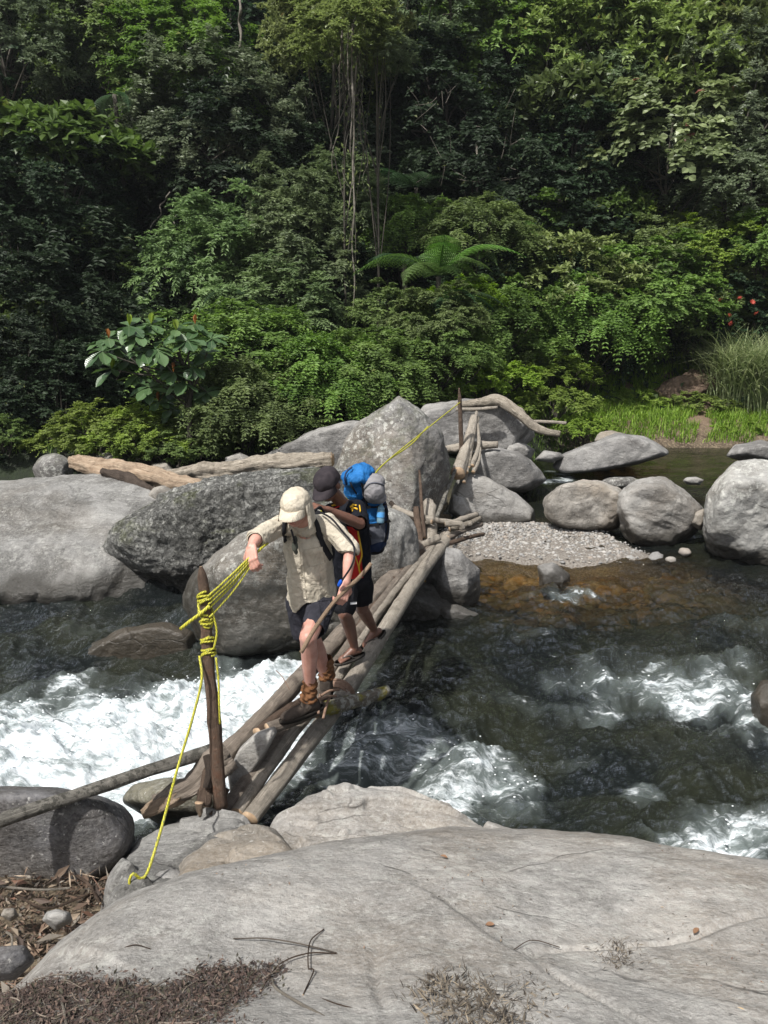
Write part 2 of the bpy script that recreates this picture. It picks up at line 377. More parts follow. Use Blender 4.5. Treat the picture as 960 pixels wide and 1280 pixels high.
# ================================================================== the near bedrock slab we stand on
slab_px = [(0, 1225), (70, 1190), (140, 1140), (185, 1108), (240, 1085), (290, 1068), (345, 1052), (420, 1036), (500, 1024), (560, 1020), (620, 1026), (680, 1024), (740, 1021), (790, 1030), (850, 1056), (905, 1078), (960, 1096)]
slab_z = [1.62, 1.50, 1.38, 1.30, 1.27, 1.25, 1.22, 1.20, 1.18, 1.16, 1.15, 1.16, 1.18, 1.18, 1.16, 1.14, 1.12]
edge = [G(a, b, z)[:2] for (a, b), z in zip(slab_px, slab_z)]
poly = [(-1.9, -0.4), (-1.35, 1.0)]+[tuple(e) for e in edge]+[(2.0, 2.75), (3.4, 2.5), (5.5, 2.0), (7.0, 0.5), (6, -5), (-3.5, -5)]
def slab_top(x, y):
    z = 1.98-0.20*sstep(0.6, 1.7, y)*1.0-0.30*sstep(1.3, 2.4, y)-0.33*sstep(2.2, 3.4, y)
    z = z+0.0*x
    return z+0.05*fbm(np.stack([x*0.8+3, y*0.8, x*0], 1), 3)+0.030*fbm(np.stack([x*2.2+y*1.2, y*1.6, x*0+2], 1), 4)
sx = np.linspace(-3.0, 6.5, 760); sy = np.concatenate([np.linspace(-4.5, 0.6, 80)[:-1], np.linspace(0.6, 4.5, 620)])
X, Y = np.meshgrid(sx, sy); P2 = np.stack([X.ravel(), Y.ravel()], 1)
sd = poly_sdf(P2, poly)+0.035*fbm(np.stack([P2[:, 0]*2, P2[:, 1]*2, P2[:, 0]*0+9], 1), 4)
zt = slab_top(P2[:, 0], P2[:, 1])
s0 = np.clip(sd+0.26, 0, None)
drop = np.where(s0 < 0.5, 0.95*s0**2, 0.2375+(s0-0.5)*2.1)
Z = zt-drop
# shallow joints and spalled steps across the slab
P3 = np.stack([P2[:, 0], P2[:, 1], Z], 1)
j = np.abs(pnoise(np.stack([P2[:, 0]*0.9+P2[:, 1]*1.1, P2[:, 1]*0.5-P2[:, 0]*0.35, P2[:, 0]*0+4.4], 1)))
Z = Z-0.016*np.exp(-(j/0.012)**2)*sstep(-0.1, 0.25, pnoise(P3*1.2+8))
st = pnoise(np.stack([P2[:, 0]*0.7+1.3*P2[:, 1], P2[:, 1]*0.9, P2[:, 0]*0+1.2], 1)); Z = Z+0.018*sstep(-0.012, 0.012, st)*sstep(0, 0.3, pnoise(P3*0.8+3))
Z = Z+0.006*fbm(P3*7, 4)+0.0025*fbm(P3*24, 3)
keep = (Z > -0.7)
Fq = grid_faces(*X.shape); Fq = Fq[keep[Fq].all(1)]
used = np.unique(Fq); remap = np.full(len(Z), -1); remap[used] = np.arange(len(used))
slab = put('bedrock_slab', np.stack([P2[:, 0], P2[:, 1], Z], 1)[used], remap[Fq], RM['slab'], origin=(0.5, 0.8, 0.3))
tag(slab, 'broad pale grey bedrock slab across the foreground with leaf litter patches', 'rock')
def on_slab(px, py, up=0.0):
    z = 1.5
    for _ in range(12):
        q = G(px, py, z); z = float(slab_top(np.array([q[0]]), np.array([q[1]]))[0])
        q2 = float(poly_sdf(np.array([[q[0], q[1]]]), poly)[0]); s = max(0, q2+0.26); z -= 0.95*s*s
    q = G(px, py, z); return np.array([q[0], q[1], z+up])

# ================================================================== boulders
B = boulder
# left bank
B('boulder', [(0, 600), (130, 600), (60, 780)], 9.2, 0.75, 2.2, RM['streak'],
  'huge low smooth grey boulder with slanting cracks filling the left bank', p=16, sub=7, disp=0.05, nscale=1.8, seed=3, strata=0.02, wob=0.35,
  raw=[W(-260, 640, 11.6), W(-60, 610, 11.8), W(60, 596, 11.8), W(130, 591, 11.5), W(178, 610, 10.9), W(255, 648, 10.3), W(-200, 690, 9.4), W(60, 690, 9.2), W(140, 682, 9.3), W(245, 690, 9.9), W(-200, 745, 8.8), W(60, 742, 8.7), W(150, 728, 8.9), W(-200, 800, 8.9), W(60, 795, 8.9), W(150, 775, 9.2), W(250, 745, 9.9), W(250, 720, 11.2), W(-200, 640, 13), W(60, 620, 13)])
B('boulder', [(122, 688), (145, 655), (200, 622), (270, 598), (340, 590), (440, 584), (470, 620), (440, 700), (330, 765), (250, 758), (190, 735), (140, 708)], 9.5, 0.55, 1.3, RM['rough'],
  'dark craggy boulder with pale lichen and a patch of moss left of the hikers', kf=0.8, kb=0.85, p=10, sub=7, disp=0.05, crag=0.075, seed=5)
B('boulder', [(228, 745), (250, 705), (300, 670), (360, 645), (420, 628), (490, 632), (528, 660), (530, 710), (505, 760), (470, 800), (420, 835), (340, 850), (265, 840), (238, 800)], 8.1, 0.55, 1.3, RM['dark'],
  'big rounded dark boulder behind the bridge with lichen on its shoulder', kf=0.78, kb=0.75, p=9, sub=7, disp=0.045, seed=8)
B('boulder', [(412, 600), (424, 560), (440, 537), (478, 510), (500, 497), (530, 515), (552, 540), (562, 580), (556, 625), (530, 660), (470, 670), (430, 650)], 11.3, 0.5, 0.9, RM['lichen'],
  'tall peaked boulder speckled with lichen behind the blue backpack', kf=0.9, kb=0.8, p=22, sub=7, disp=0.04, seed=13, wob=0.3, extra=[W(508, 515, 10.7), W(516, 600, 10.3), W(520, 660, 10.2)], crag=0.012)
B('boulder', [(36, 585), (50, 570), (70, 566), (88, 574), (92, 590), (85, 610), (50, 612)], 13.0, 0.3, 0.4, RM['lichen'], 'small round grey boulder at the far left below the dark forest', seed=17, sub=5, p=6, disp=0.03)
B('boulder', [(112, 590), (118, 574), (128, 566), (145, 566), (152, 580), (150, 600)], 13.3, 0.25, 0.3, RM['pale'], 'whitish stone behind the split end of the bleached driftwood log', seed=19, sub=5, disp=0.03, facets=4)
B('boulder', [(182, 595), (190, 580), (210, 578), (222, 590), (215, 605)], 12.8, 0.2, 0.3, RM['tan'], 'tan stone under the bright green bush on the left', seed=21, sub=5, disp=0.03)
B('stone', [(185, 618), (192, 610), (205, 607), (217, 613), (215, 625), (190, 628)], 10.7, 0.12, 0.2, RM['tan'], 'small brown stone wedged below the driftwood logs', 'stone', seed=22, sub=4, disp=0.03, facets=4)
B('boulder', [(280, 590), (282, 572), (300, 566), (330, 580)], 13.0, 0.3, 0.3, RM['pale'], 'pale stone showing between the driftwood log and the shrubs', seed=23, sub=5, disp=0.03)
B('boulder', [(300, 590), (345, 560), (400, 536), (440, 526), (480, 530), (470, 580), (420, 600), (330, 600)], 13.4, 0.5, 1.0, RM['smooth'], 'flat grey rock shelf left of the peaked boulder', kf=0.9, kb=0.85, seed=24, disp=0.02)
B('boulder', [(510, 530), (530, 510), (580, 502), (625, 505), (655, 522), (668, 545), (655, 560), (600, 568), (540, 565)], 14.4, 0.5, 1.2, RM['smooth'], 'broad flat-topped grey boulder under the bent driftwood branch', kf=0.92, kb=0.9, p=20, seed=25, disp=0.03, strata=0.02)
B('boulder', [(586, 595), (590, 565), (615, 558), (650, 565), (672, 585), (684, 600), (660, 615), (600, 615)], 13.2, 0.4, 0.6, RM['smooth'], 'rounded grey boulder right of the far stick bundle', seed=26, sub=5, disp=0.03, kf=0.8)
B('boulder', [(562, 635), (567, 600), (585, 590), (610, 597), (645, 617), (672, 640), (674, 654), (640, 660), (590, 655)], 12.2, 0.4, 0.5, RM['pale'], 'smooth pale wedge-shaped boulder above the gravel bar', seed=27, sub=6, disp=0.025, kf=0.85, p=18)
B('boulder', [(560, 640), (563, 617), (580, 618), (592, 640), (580, 655)], 11.9, 0.2, 0.3, RM['pale'], 'narrow pale boulder squeezed beside the wedge-shaped one', seed=28, sub=5, disp=0.02)
B('boulder', [(630, 568), (636, 556), (655, 553), (668, 562), (666, 574), (640, 576)], 13.9, 0.2, 0.3, RM['smooth'], 'small dark grey boulder below the tail of the bent driftwood', seed=29, sub=5)
B('stone', [(665, 575), (680, 563), (700, 566), (706, 572), (690, 578)], 14.2, 0.15, 0.3, RM['smooth'], 'low stone at the head of the pool beside the small dark boulder', 'stone', seed=30, sub=4)
B('boulder', [(688, 585), (700, 572), (735, 556), (770, 543), (810, 545), (842, 562), (830, 570), (790, 582), (740, 590), (700, 592)], 14.5, 0.5, 1.0, RM['smooth'], 'long low grey boulder lying in the still pool', seed=31, disp=0.025, kf=0.85, kb=0.85)
B('boulder', [(742, 552), (748, 540), (770, 538), (790, 548), (775, 560)], 15.6, 0.2, 0.3, RM['tan'], 'brownish rock behind the long low boulder in the pool', seed=32, sub=5)
B('boulder', [(680, 650), (676, 625), (690, 605), (720, 597), (755, 603), (780, 612), (785, 640), (775, 662), (740, 668), (700, 665)], 11.6, 0.4, 0.6, RM['tan'], 'rounded tan boulder left of the two split boulders on the gravel bar', seed=33, disp=0.04, kf=0.82, p=9, crag=0.015)
B('boulder', [(768, 640), (775, 615), (800, 600), (830, 598), (860, 618), (882, 640), (875, 665), (840, 690), (800, 688), (775, 668)], 11.2, 0.4, 0.6, RM['pale'], 'angular pale boulder with dark split layers on its underside', seed=34, disp=0.03, kf=0.7, p=14, cy=-12, strata=0.05, facets=3)
B('boulder', [(876, 660), (890, 610), (915, 575), (950, 568), (1000, 580), (1060, 640), (1050, 720), (960, 722), (900, 700), (880, 680)], 10.6, 0.6, 1.1, RM['whitish'], 'massive light grey boulder cut by the right edge of the frame', seed=35, disp=0.04, kf=0.8, p=10, sub=7)
B('boulder', [(908, 570), (920, 556), (950, 551), (1000, 556), (1000, 580), (940, 580)], 13.4, 0.4, 0.6, RM['smooth'], 'low grey rock behind the massive right boulder', seed=36, sub=5)
B('stone', [(862, 655), (868, 640), (880, 636), (884, 650), (876, 664)], 10.9, 0.1, 0.15, RM['tan'], 'small tan stone wedged between the angular and the massive boulder', 'stone', seed=37, sub=4)
B('boulder', [(590, 672), (597, 645), (595, 640)], 0, 0, 0, RM['smooth'], '') if False else None
B('boulder', [(795, 535), (800, 522), (830, 512), (850, 516), (852, 530), (820, 540)], 19.4, 0.4, 0.6, RM['smooth'], 'flat grey rock on the bank below the brown fallen log', seed=38, sub=5)
B('stone', [(840, 556), (843, 548), (855, 546), (866, 551), (868, 558), (850, 561)], 17.9, 0.15, 0.2, RM['blue'], 'small dark stone at the far edge of the pool', 'stone', seed=39, sub=4)
B('stone', [(750, 603), (758, 597), (790, 596), (804, 603), (790, 612), (760, 612)], 12.6, 0.15, 0.25, RM['lichen'], 'low mottled stone behind the tan boulder at the pool outlet', 'stone', seed=40, sub=4)
B('stone', [(853, 601), (858, 597), (870, 596), (880, 600), (875, 606), (860, 606)], 12.8, 0.1, 0.15, RM['pale'], 'small white stone alone in the still pool', 'stone', seed=41, sub=4)
B('stone', [(672, 730), (671, 708), (690, 703), (712, 716), (716, 726), (700, 745), (680, 748)], 9.3, 0.15, 0.2, RM['smooth'], 'grey angular stone standing alone in midstream', 'stone', seed=42, sub=5, facets=4, p=20)
B('boulder', [(530, 735), (532, 700), (548, 685), (575, 688), (600, 712), (600, 745), (585, 775), (545, 775)], 8.7, 0.25, 0.4, RM['smooth'], 'grey boulder right of the bridge logs at the waterline', seed=43, facets=5, p=18, disp=0.03)
B('boulder', [(470, 790), (480, 745), (520, 720), (552, 740), (590, 760), (585, 785), (540, 810), (480, 815)], 8.5, 0.2, 0.5, RM['dark'], 'dark low boulder beneath the bridge logs', seed=44, facets=4, p=16)
B('stone', [(545, 775), (548, 758), (570, 755), (598, 768), (600, 785), (570, 795)], 8.35, 0.12, 0.2, RM['smooth'], 'low flat stone at the foot of the grey waterline boulder', 'stone', seed=45, sub=5, facets=4, p=18)
B('stone', [(478, 665), (486, 650), (515, 640), (528, 655), (520, 680), (490, 690)], 10.3, 0.2, 0.3, RM['dark'], 'dark rock in the gap behind the trestle sticks', 'stone', seed=46, sub=5)
B('boulder', [(940, 905), (938, 870), (950, 852), (990, 850), (1010, 890), (990, 940), (950, 925)], 6.3, 0.2, 0.4, RM['wet'], 'wet brown rock at the right edge where the rapid breaks', seed=47, sub=5)
B('boulder', [(70, 850), (100, 812), (150, 786), (205, 776), (244, 790), (256, 825), (200, 850), (110, 868)], 7.85, 0.15, 0.3, RM['wet'], 'wet brown humped rock in the left channel above the white water', seed=48, kf=0.8, disp=0.03)
# near left rocks
B('boulder', [(-70, 1010), (-40, 988), (40, 982), (100, 988), (150, 1004), (172, 1030), (165, 1070), (120, 1110), (40, 1125), (-60, 1125)], 3.95, 0.35, 0.75, RM['blue'], 'dark bluish rounded boulder at the lower left beside the white water', seed=50, kf=0.85, kb=0.75, disp=0.02, p=9)
B('boulder', [(150, 1000), (165, 982), (210, 972), (270, 985), (300, 1000), (290, 1030), (200, 1030)], 4.7, 0.25, 0.35, RM['moss'], 'low mossy brown rock under the root stub of the bridge', seed=51, disp=0.02)
def ledge(name, px, z0, zs, mat, label, seed=0, rim=0.07, slope=(0.0, 0.0), ext=0.35):
    """a low flat-topped rock shelf: outline in photo pixels on the level z0, stepped and broken"""
    pl = np.array([G(a, b, z0)[:2] for a, b in px]); lo_, hi_ = pl.min(0)-ext, pl.max(0)+ext; n = 230
    xx, yy = np.meshgrid(np.linspace(lo_[0], hi_[0], n), np.linspace(lo_[1], hi_[1], n)); q = np.column_stack([xx.ravel(), yy.ravel()]); q3 = np.column_stack([q, q[:, 0]*0+seed*3.1])
    sdv = poly_sdf(q, pl)+0.05*fbm(q3*2.4, 3)+0.018*fbm(q3*9, 3); c = pl.mean(0)
    z = z0+slope[0]*(q[:, 0]-c[0])+slope[1]*(q[:, 1]-c[1])+0.05*fbm(q3*1.5+4, 4)
    st_ = fbm(np.column_stack([q[:, 0]*0.6+q[:, 1]*1.6, q[:, 1]*0.5-q[:, 0]*0.7, q[:, 0]*0+seed]), 4); z = z-0.05*sstep(-0.02, 0.02, st_)-0.03*sstep(0.16, 0.19, st_)+0.03*sstep(-0.2, -0.22, st_)
    s_ = np.clip(sdv+rim, 0, None); z = z-np.where(s_ < rim*2, s_**2/(rim*2.2), rim*1.8+(s_-rim*2)*3.2)+0.006*fbm(q3*12, 4)
    m_ = z > z0-zs; Fq = grid_faces(n, n); Fq = Fq[m_[Fq].all(1)]; used = np.unique(Fq); rm = np.full(len(z), -1); rm[used] = np.arange(len(used))
    o = put(name, np.column_stack([q, z])[used], rm[Fq], mat); tag(o, label, 'rock'); return o
ledge('rock_ledge', [(325, 1100), (340, 1045), (352, 1005), (385, 980), (430, 972), (500, 980), (560, 997), (615, 1020), (660, 1045), (680, 1110)], 0.86, 1.6, RM['slab'], 'flat stepped ledge of pale rock between the foreground slab and the river', 1, slope=(0.02, -0.12))
ledge('rock_ledge', [(205, 1125), (222, 1075), (236, 1040), (262, 1022), (300, 1016), (340, 1030), (362, 1060), (350, 1110)], 0.90, 1.3, RM['tan'], 'tan flat-topped rock wedged at the foot of the bridge logs', 2, rim=0.05, slope=(0.05, -0.10))
ledge('rock_ledge', [(150, 1135), (150, 1070), (168, 1012), (205, 992), (262, 988), (300, 1005), (300, 1050), (262, 1095), (220, 1130)], 0.76, 1.2, RM['streak'], 'mottled grey rock behind the hanging end of the yellow rope', 3, rim=0.06, slope=(0.1, -0.25))
B('stone', [(150, 1125), (175, 1098), (215, 1085), (240, 1095), (215, 1125), (175, 1150)], 3.35, 0.1, 0.25, RM['smooth'], 'small grey wedge stone where the yellow rope touches down', 'stone', seed=55, sub=5, facets=3, p=18)
B('stone', [(52, 1150), (58, 1140), (72, 1136), (88, 1140), (92, 1152), (70, 1164)], 3.05, 0.06, 0.08, RM['pale'], 'small rounded pale stone in the leaf litter', 'stone', seed=56, sub=4, disp=0.02)
B('stone', [(-30, 1205), (-10, 1185), (30, 1182), (45, 1200), (20, 1225), (-20, 1228)], 2.62, 0.08, 0.15, RM['blue'], 'bluish stone at the left edge below the leaf litter', 'stone', seed=57, sub=5, disp=0.02)
B('stone', [(0, 1145), (5, 1136), (18, 1135), (24, 1145), (14, 1152)], 3.15, 0.04, 0.05, RM['tan'], 'small tan cobble at the left edge of the leaf litter', 'stone', seed=58, sub=4, disp=0.02)
# ================================================================== water
def surf(x, y):
    z = 0.10-0.30*sstep(0.3, -1.3, x-(y-6)*0.12)*sstep(9.5, 6.5, y)
    z = z-0.24*sstep(6.1, 5.4, y-0.25*(x-0.6))*sstep(-0.6, 0.2, x)*sstep(1.9, 0.7, x)       # the drop beside the ledge
    z = z-0.16*sstep(7.3, 6.5, y+0.10*(x-2))*sstep(0.6, 1.4, x)
    z = z+0.35*sstep(12.3, 13.6, y-0.0*x)*sstep(0.8, 1.5, x)
    return z
def gp(pts, z=0.0): return [tuple(G(a, b, z)[:2]) for a, b in pts]
foam_polys = [  # outline, strength, softness
 (gp([(-80, 870), (60, 855), (150, 850), (230, 835), (290, 822), (380, 826), (420, 850), (400, 930), (330, 990), (200, 1000), (60, 1010), (-80, 1020)]), 1.0, 0.45),
 (gp([(395, 950), (420, 915), (480, 908), (540, 915), (590, 930), (632, 950), (640, 985), (600, 1002), (540, 1000), (470, 985), (410, 990)]), 0.62, 0.30),
 (gp([(545, 925), (590, 928), (632, 948), (642, 985), (610, 1000), (560, 995), (570, 960)]), 0.74, 0.30),
 (gp([(690, 860), (720, 842), (800, 848), (880, 850), (940, 852), (950, 872), (930, 900), (880, 888), (800, 880), (720, 882)]), 0.70, 0.42),
 (gp([(900, 870), (945, 855), (960, 905), (970, 945), (925, 910)]), 0.85, 0.18),
 (gp([(560, 890), (640, 868), (720, 868), (700, 888), (620, 902)]), 0.42, 0.35),
 (gp([(820, 1030), (850, 1005), (920, 1000), (1000, 1010), (1020, 1100), (930, 1095), (860, 1060)]), 0.78, 0.34),
 (gp([(770, 985), (800, 962), (828, 970), (815, 990)]), 0.55, 0.15),
 (gp([(670, 762), (690, 748), (738, 738), (728, 752), (695, 766)], 0.1), 0.62, 0.16),
 (gp([(560, 800), (590, 790), (640, 782), (610, 800)], 0.1), 0.25, 0.3),
 (gp([(0, 775), (90, 762), (190, 752), (230, 758), (170, 768), (60, 785)]), 0.25, 0.3),
 (gp([(0, 800), (40, 795), (90, 830), (60, 850), (0, 850)]), 0.28, 0.3),
 (gp([(672, 622), (668, 608), (690, 600), (715, 600), (705, 612)], 0.3), 0.75, 0.25),
]
wx = np.concatenate([np.linspace(-60, -9, 40)[:-1], np.linspace(-9, -5, 60)[:-1], np.linspace(-5, 6, 700)[:-1], np.linspace(6, 10, 60)[:-1], np.linspace(10, 60, 40)])
t = np.linspace(0, 1, 620); wy = np.concatenate([np.linspace(-60, 2.6, 14)[:-1], 2.6*(19.0/2.6)**t])
X, Y = np.meshgrid(wx, wy); x = X.ravel(); y = Y.ravel(); P2 = np.stack([x, y], 1)
inb = (x > -9) & (x < 10) & (y > 2)
Z = surf(x, y); foam = np.zeros(len(x)); Pn = np.stack([x, y, x*0], 1)
warp = np.stack([fbm(Pn*1.3+3, 3), fbm(Pn*1.3+40, 3)], 1)
q = P2+warp*0.55+np.stack([fbm(Pn*3.5+60, 3), fbm(Pn*3.5+80, 3)], 1)*0.22
for pl, s, soft in foam_polys:
    sdv = poly_sdf(q[inb], pl); foam[inb] = np.maximum(foam[inb], s*sstep(soft, -soft*0.7, sdv))
# flow-stretched waves: along x mostly, swinging diagonal
fl = np.stack([x*0.85+y*0.35, y*1.9-x*0.55, x*0], 1)
foam = foam*(1+0.35*np.clip(fbm(np.stack([x*0.9+y*0.4, y*2.2-x*0.6, x*0+9], 1), 3)*1.6, -1, 0.4))
turb = 0.36*sstep(9.6, 8.0, y)*sstep(-0.15, 0.25, fbm(np.stack([x*0.5+y*0.3, y*1.5-x*0.4, x*0+31], 1), 3))
foam = np.maximum(foam, turb*inb)
calm = sstep(11.6, 12.8, y)*sstep(1.5, 2.6, x)
bar = np.exp(-(((x-1.6)/1.5)**2+((y-10.3)/0.9)**2))
calm_n = np.clip(calm+0.55*bar, 0, 0.96)
amp = (0.090*(1+0.8*foam)+0.01)*(1-calm_n*0.95)*sstep(70, 30, np.abs(x)+np.abs(y))
wv = fbm(fl*0.9+7, 3)*2.4+0.8*(ridged(fl*2.1+warp.repeat(2, 1)[:, :3]*0.7, 3)-0.35)+0.35*(ridged(fl*5.3+2, 3)-0.3)
chop = 0.036*(ridged(np.stack([x*5.5+y, y*6.5-x*1.2, x*0+3], 1)+warp.repeat(2, 1)[:, :3], 4, 0.6)-0.3)*(1-calm_n)
Z = Z+amp*wv+chop*(0.7+0.5*foam)+foam*0.06*(fbm(Pn*4+50, 4, 0.65)+0.3)
V = np.stack([x, y, Z], 1)
m = NT('river_water'); ob = m.n('TexCoord').outputs['Object']
at = m.attr('foam').outputs['Fac']; cl = m.attr('calm').outputs['Fac']
mp = m.n('Mapping', {0: ob, 2: (0, 0, 0.22), 3: (0.8, 2.7, 1.0)}).outputs[0]
wp = m.n('VectorMath', {0: mp, 1: m.n('VectorMath', {0: m.n('TexNoise', {'Vector': ob, 'Scale': 1.6, 'Detail': 3}).outputs[1], 1: (0.55, 0.55, 0.0)}, operation='MULTIPLY').outputs[0]}, operation='ADD').outputs[0]
lace = m.noise(wp, 3.4, 10, 0.70, 0.8); lace2 = m.noise(m.scalev(wp, (0.8, 1.6, 1.0)), 11.0, 7, 0.72)
tot = m.math('ADD', m.math('MULTIPLY', lace, 0.65), m.math('MULTIPLY', lace2, 0.35))
# foam coverage: threshold the lace by the foam field
th = m.mapr(at, 0.0, 1.0, 0.70, 0.375)
cov = m.mapr(m.math('SUBTRACT', tot, th), -0.02, 0.16, 0, 1, True)
cov = m.math('MULTIPLY', cov, m.mapr(at, 0.02, 0.22))
aer = m.mapr(at, 0.25, 0.95)
rip = m.math('ADD', m.math('MULTIPLY', m.noise(wp, 4.2, 8, 0.72, 0.5), 1.3), m.math('MULTIPLY', m.noise(wp, 24.0, 4, 0.6), 0.30))
rip = m.math('MULTIPLY', rip, m.mapr(cl, 0, 1, 1.0, 0.10))
rip = m.math('MULTIPLY', rip, m.mapr(m.noise(m.scalev(ob, (0.5, 1.2, 1.0)), 0.9, 3), 0.38, 0.62, 0.30, 1.25))
nrm = m.bump(rip, 1.0, 0.17)
fnr = m.bump(m.noise(wp, 5.0, 7, 0.65, 0.6), 0.6, 0.07)
fr = m.n('Fresnel', {'IOR': 1.33, 'Normal': nrm}).outputs[0]
dp = m.attr('deep').outputs['Fac']
tint = m.mix(dp, (0.78, 0.66, 0.44), (0.07, 0.085, 0.065))
tr = m.n('BsdfTransparent', {'Color': tint})
body = m.n('BsdfDiffuse', {'Color': m.mix(aer, m.mix(m.mapr(m.noise(ob, 0.9, 4), 0.42, 0.62), (0.014, 0.018, 0.018), (0.030, 0.034, 0.022)), (0.17, 0.20, 0.195))})
inner = m.n('MixShader', {0: m.mapr(dp, 0.1, 1, 0.02, 0.62), 1: tr.outputs[0], 2: body.outputs[0]})
inner2 = m.n('MixShader', {0: m.math('MULTIPLY', aer, 0.85), 1: inner.outputs[0], 2: body.outputs[0]})
gl = m.n('BsdfGlossy', {'Color': (1, 1, 1), 'Roughness': 0.045, 'Normal': nrm})
wat = m.n('MixShader', {0: fr, 1: inner2.outputs[0], 2: gl.outputs[0]})
foamc = m.mix(m.mapr(lace2, 0.35, 0.65), (0.50, 0.57, 0.60), (0.74, 0.77, 0.79))
fo = m.prin(color=foamc, rough=0.6, normal=fnr)
water_mat = m.done(m.n('MixShader', {0: cov, 1: wat.outputs[0], 2: fo.outputs[0]}))
deep = 1-np.clip(0.95*np.exp(-(((x-2.0)/3.2)**2+((y-9.7)/1.9)**2)*0.9)+0.12*sstep(0.1, 0.5, fbm(Pn*0.8+12, 3))+0.45*calm, 0, 1)
water = put('river_water', V, grid_faces(*X.shape), water_mat, origin=(0, 0, 0), attrs={'foam': foam, 'calm': calm_n, 'deep': deep})
tag(water, kind='structure')

# spray droplets and broken crests over the white water
rs = np.random.RandomState(4); fi = np.where((foam > 0.6) & inb & (y > 3.6) & (y < 7.6))[0]
fi = rs.choice(fi, 900); Ui, Fi = icos(1); parts = []
for k in fi:
    r = rs.uniform(0.003, 0.009); c = np.array([x[k]+rs.normal()*0.03, y[k]+rs.normal()*0.03, Z[k]+abs(rs.normal())*0.045])
    parts.append((Ui*np.array([r*1.3, r, r*0.8])+c, Fi))
m = NT('spray'); spray_mat = m.done(m.prin(color=(0.85, 0.88, 0.9), rough=0.4))
V, F = joinm(parts); o = put('spray', V, F, spray_mat); tag(o, 'fine white droplets thrown up by the rapids', 'spray', kind='stuff')

# ================================================================== gravel bar and bed stones
stone_variants = []
sm = NT('gravel_stone'); ob = sm.obj(); rn = sm.n('ObjectInfo').outputs['Random']; ca = sm.attr('col').outputs['Color']
c = sm.mix(sm.mapr(sm.noise(ob, 9, 5, 0.7), 0.3, 0.7), ca, sm.mix(0.5, ca, (0.45, 0.44, 0.42)))
gravel_mat = sm.done(sm.prin(color=c, rough=0.8, normal=sm.bump(sm.noise(ob, 30, 5), 0.4, 0.01)))
def pebble(rs, n=1):
    U, F = icos(n); V = U*np.array([1, rs.uniform(0.6, 0.95), rs.uniform(0.35, 0.7)])
    V = V*(1+0.22*pnoise(U*1.7+rs.uniform(0, 90))[:, None]); a = rs.uniform(0, 6.28); c, s = math.cos(a), math.sin(a)
    return V@np.array([[c, s, 0], [-s, c, 0], [0, 0, 1]]), F
def pebbles(name, pts, sizes, cols, label, cat, kind='stuff', mat=None, n=1, seed=1):
    rs = np.random.RandomState(seed); parts = []; cc = []
    for p_, s_, c_ in zip(pts, sizes, cols):
        V, F = pebble(rs, n); parts.append((V*s_+p_, F)); cc.append(np.repeat([c_], len(V), 0))
    V, F = joinm(parts); o = put(name, V, F, mat or gravel_mat, attrs={'col': np.concatenate(cc)}, smooth=True)
    tag(o, label, cat, kind=kind); return o
rs = np.random.RandomState(21); greys = np.array([[0.24, 0.23, 0.215], [0.30, 0.285, 0.265], [0.19, 0.185, 0.18], [0.23, 0.205, 0.175], [0.34, 0.325, 0.30], [0.13, 0.127, 0.122], [0.22, 0.18, 0.145]])
barp = gp([(560, 668), (600, 656), (650, 654), (690, 662), (740, 668), (770, 680), (800, 690), (770, 698), (700, 694), (640, 690), (590, 688)], 0.2)
pts = []; sz = []; cl = []
bx0 = np.array(barp); lo = bx0.min(0)-0.3; hi = bx0.max(0)+0.3
while len(pts) < 7500:
    q = rs.uniform(lo, hi, (4000, 2)); sdq = poly_sdf(q, barp); q = q[sdq < 0.18*rs.uniform(-1, 1, len(q))]
    for a in q:
        pts.append([a[0], a[1], 0.17+0.10*math.exp(-((a[1]-11.5)/0.6)**2)+rs.uniform(-0.02, 0.02)]); sz.append(rs.choice([0.012, 0.018, 0.028, 0.045], p=[.40, .35, .19, .06])); cl.append(greys[rs.randint(7)]*rs.uniform(0.8, 1.2))
V, F = [], []
o = pebbles('gravel_bar', np.array(pts), sz, cl, 'pale pebble gravel bar between the boulders and the river', 'gravel', seed=3)
# sand mound under the pebbles
xx, yy = np.meshgrid(np.linspace(lo[0]-0.4, hi[0]+0.4, 90), np.linspace(lo[1]-0.4, hi[1]+0.4, 50)); q = np.stack([xx.ravel(), yy.ravel()], 1)
sdq = poly_sdf(q, barp); zz = 0.19+0.08*np.exp(-((q[:, 1]-11.5)/0.6)**2)-0.30*sstep(0.0, 0.6, sdq)+0.02*fbm(np.stack([q[:, 0]*3, q[:, 1]*3, q[:, 0]*0], 1), 4)
m = NT('wet_sand'); ob = m.obj(); sand_mat = m.done(m.prin(color=m.mix(m.mapr(m.noise(ob, 40, 4), 0.35, 0.65), (0.10, 0.085, 0.07), (0.24, 0.22, 0.195)), rough=0.85, normal=m.bump(m.noise(ob, 60, 4), 0.6, 0.01)))
o = put('sand_bar', np.stack([q[:, 0], q[:, 1], zz], 1), grid_faces(50, 90), sand_mat); tag(o, kind='structure')
# amber bed stones seen through the shallow water
pts, sz, cl = [], [], []
amb = np.array([[0.34, 0.21, 0.06], [0.26, 0.19, 0.09], [0.20, 0.18, 0.09], [0.30, 0.24, 0.15], [0.17, 0.12, 0.05]])
for _ in range(1100):
    a = rs.uniform(0.2, 4.6); b = rs.uniform(8.6, 10.9); s_ = rs.choice([0.05, 0.08, 0.13, 0.2], p=[.4, .3, .2, .1])
    pts.append([a, b, -0.13+0.10*sstep(8.6, 10.9, b)-s_*0.25]); sz.append(s_); cl.append(amb[rs.randint(5)]*rs.uniform(0.7, 1.25))
pebbles('bed_stones', np.array(pts), sz, cl, 'amber and brown stones on the shallow riverbed', 'gravel', n=2, seed=5)
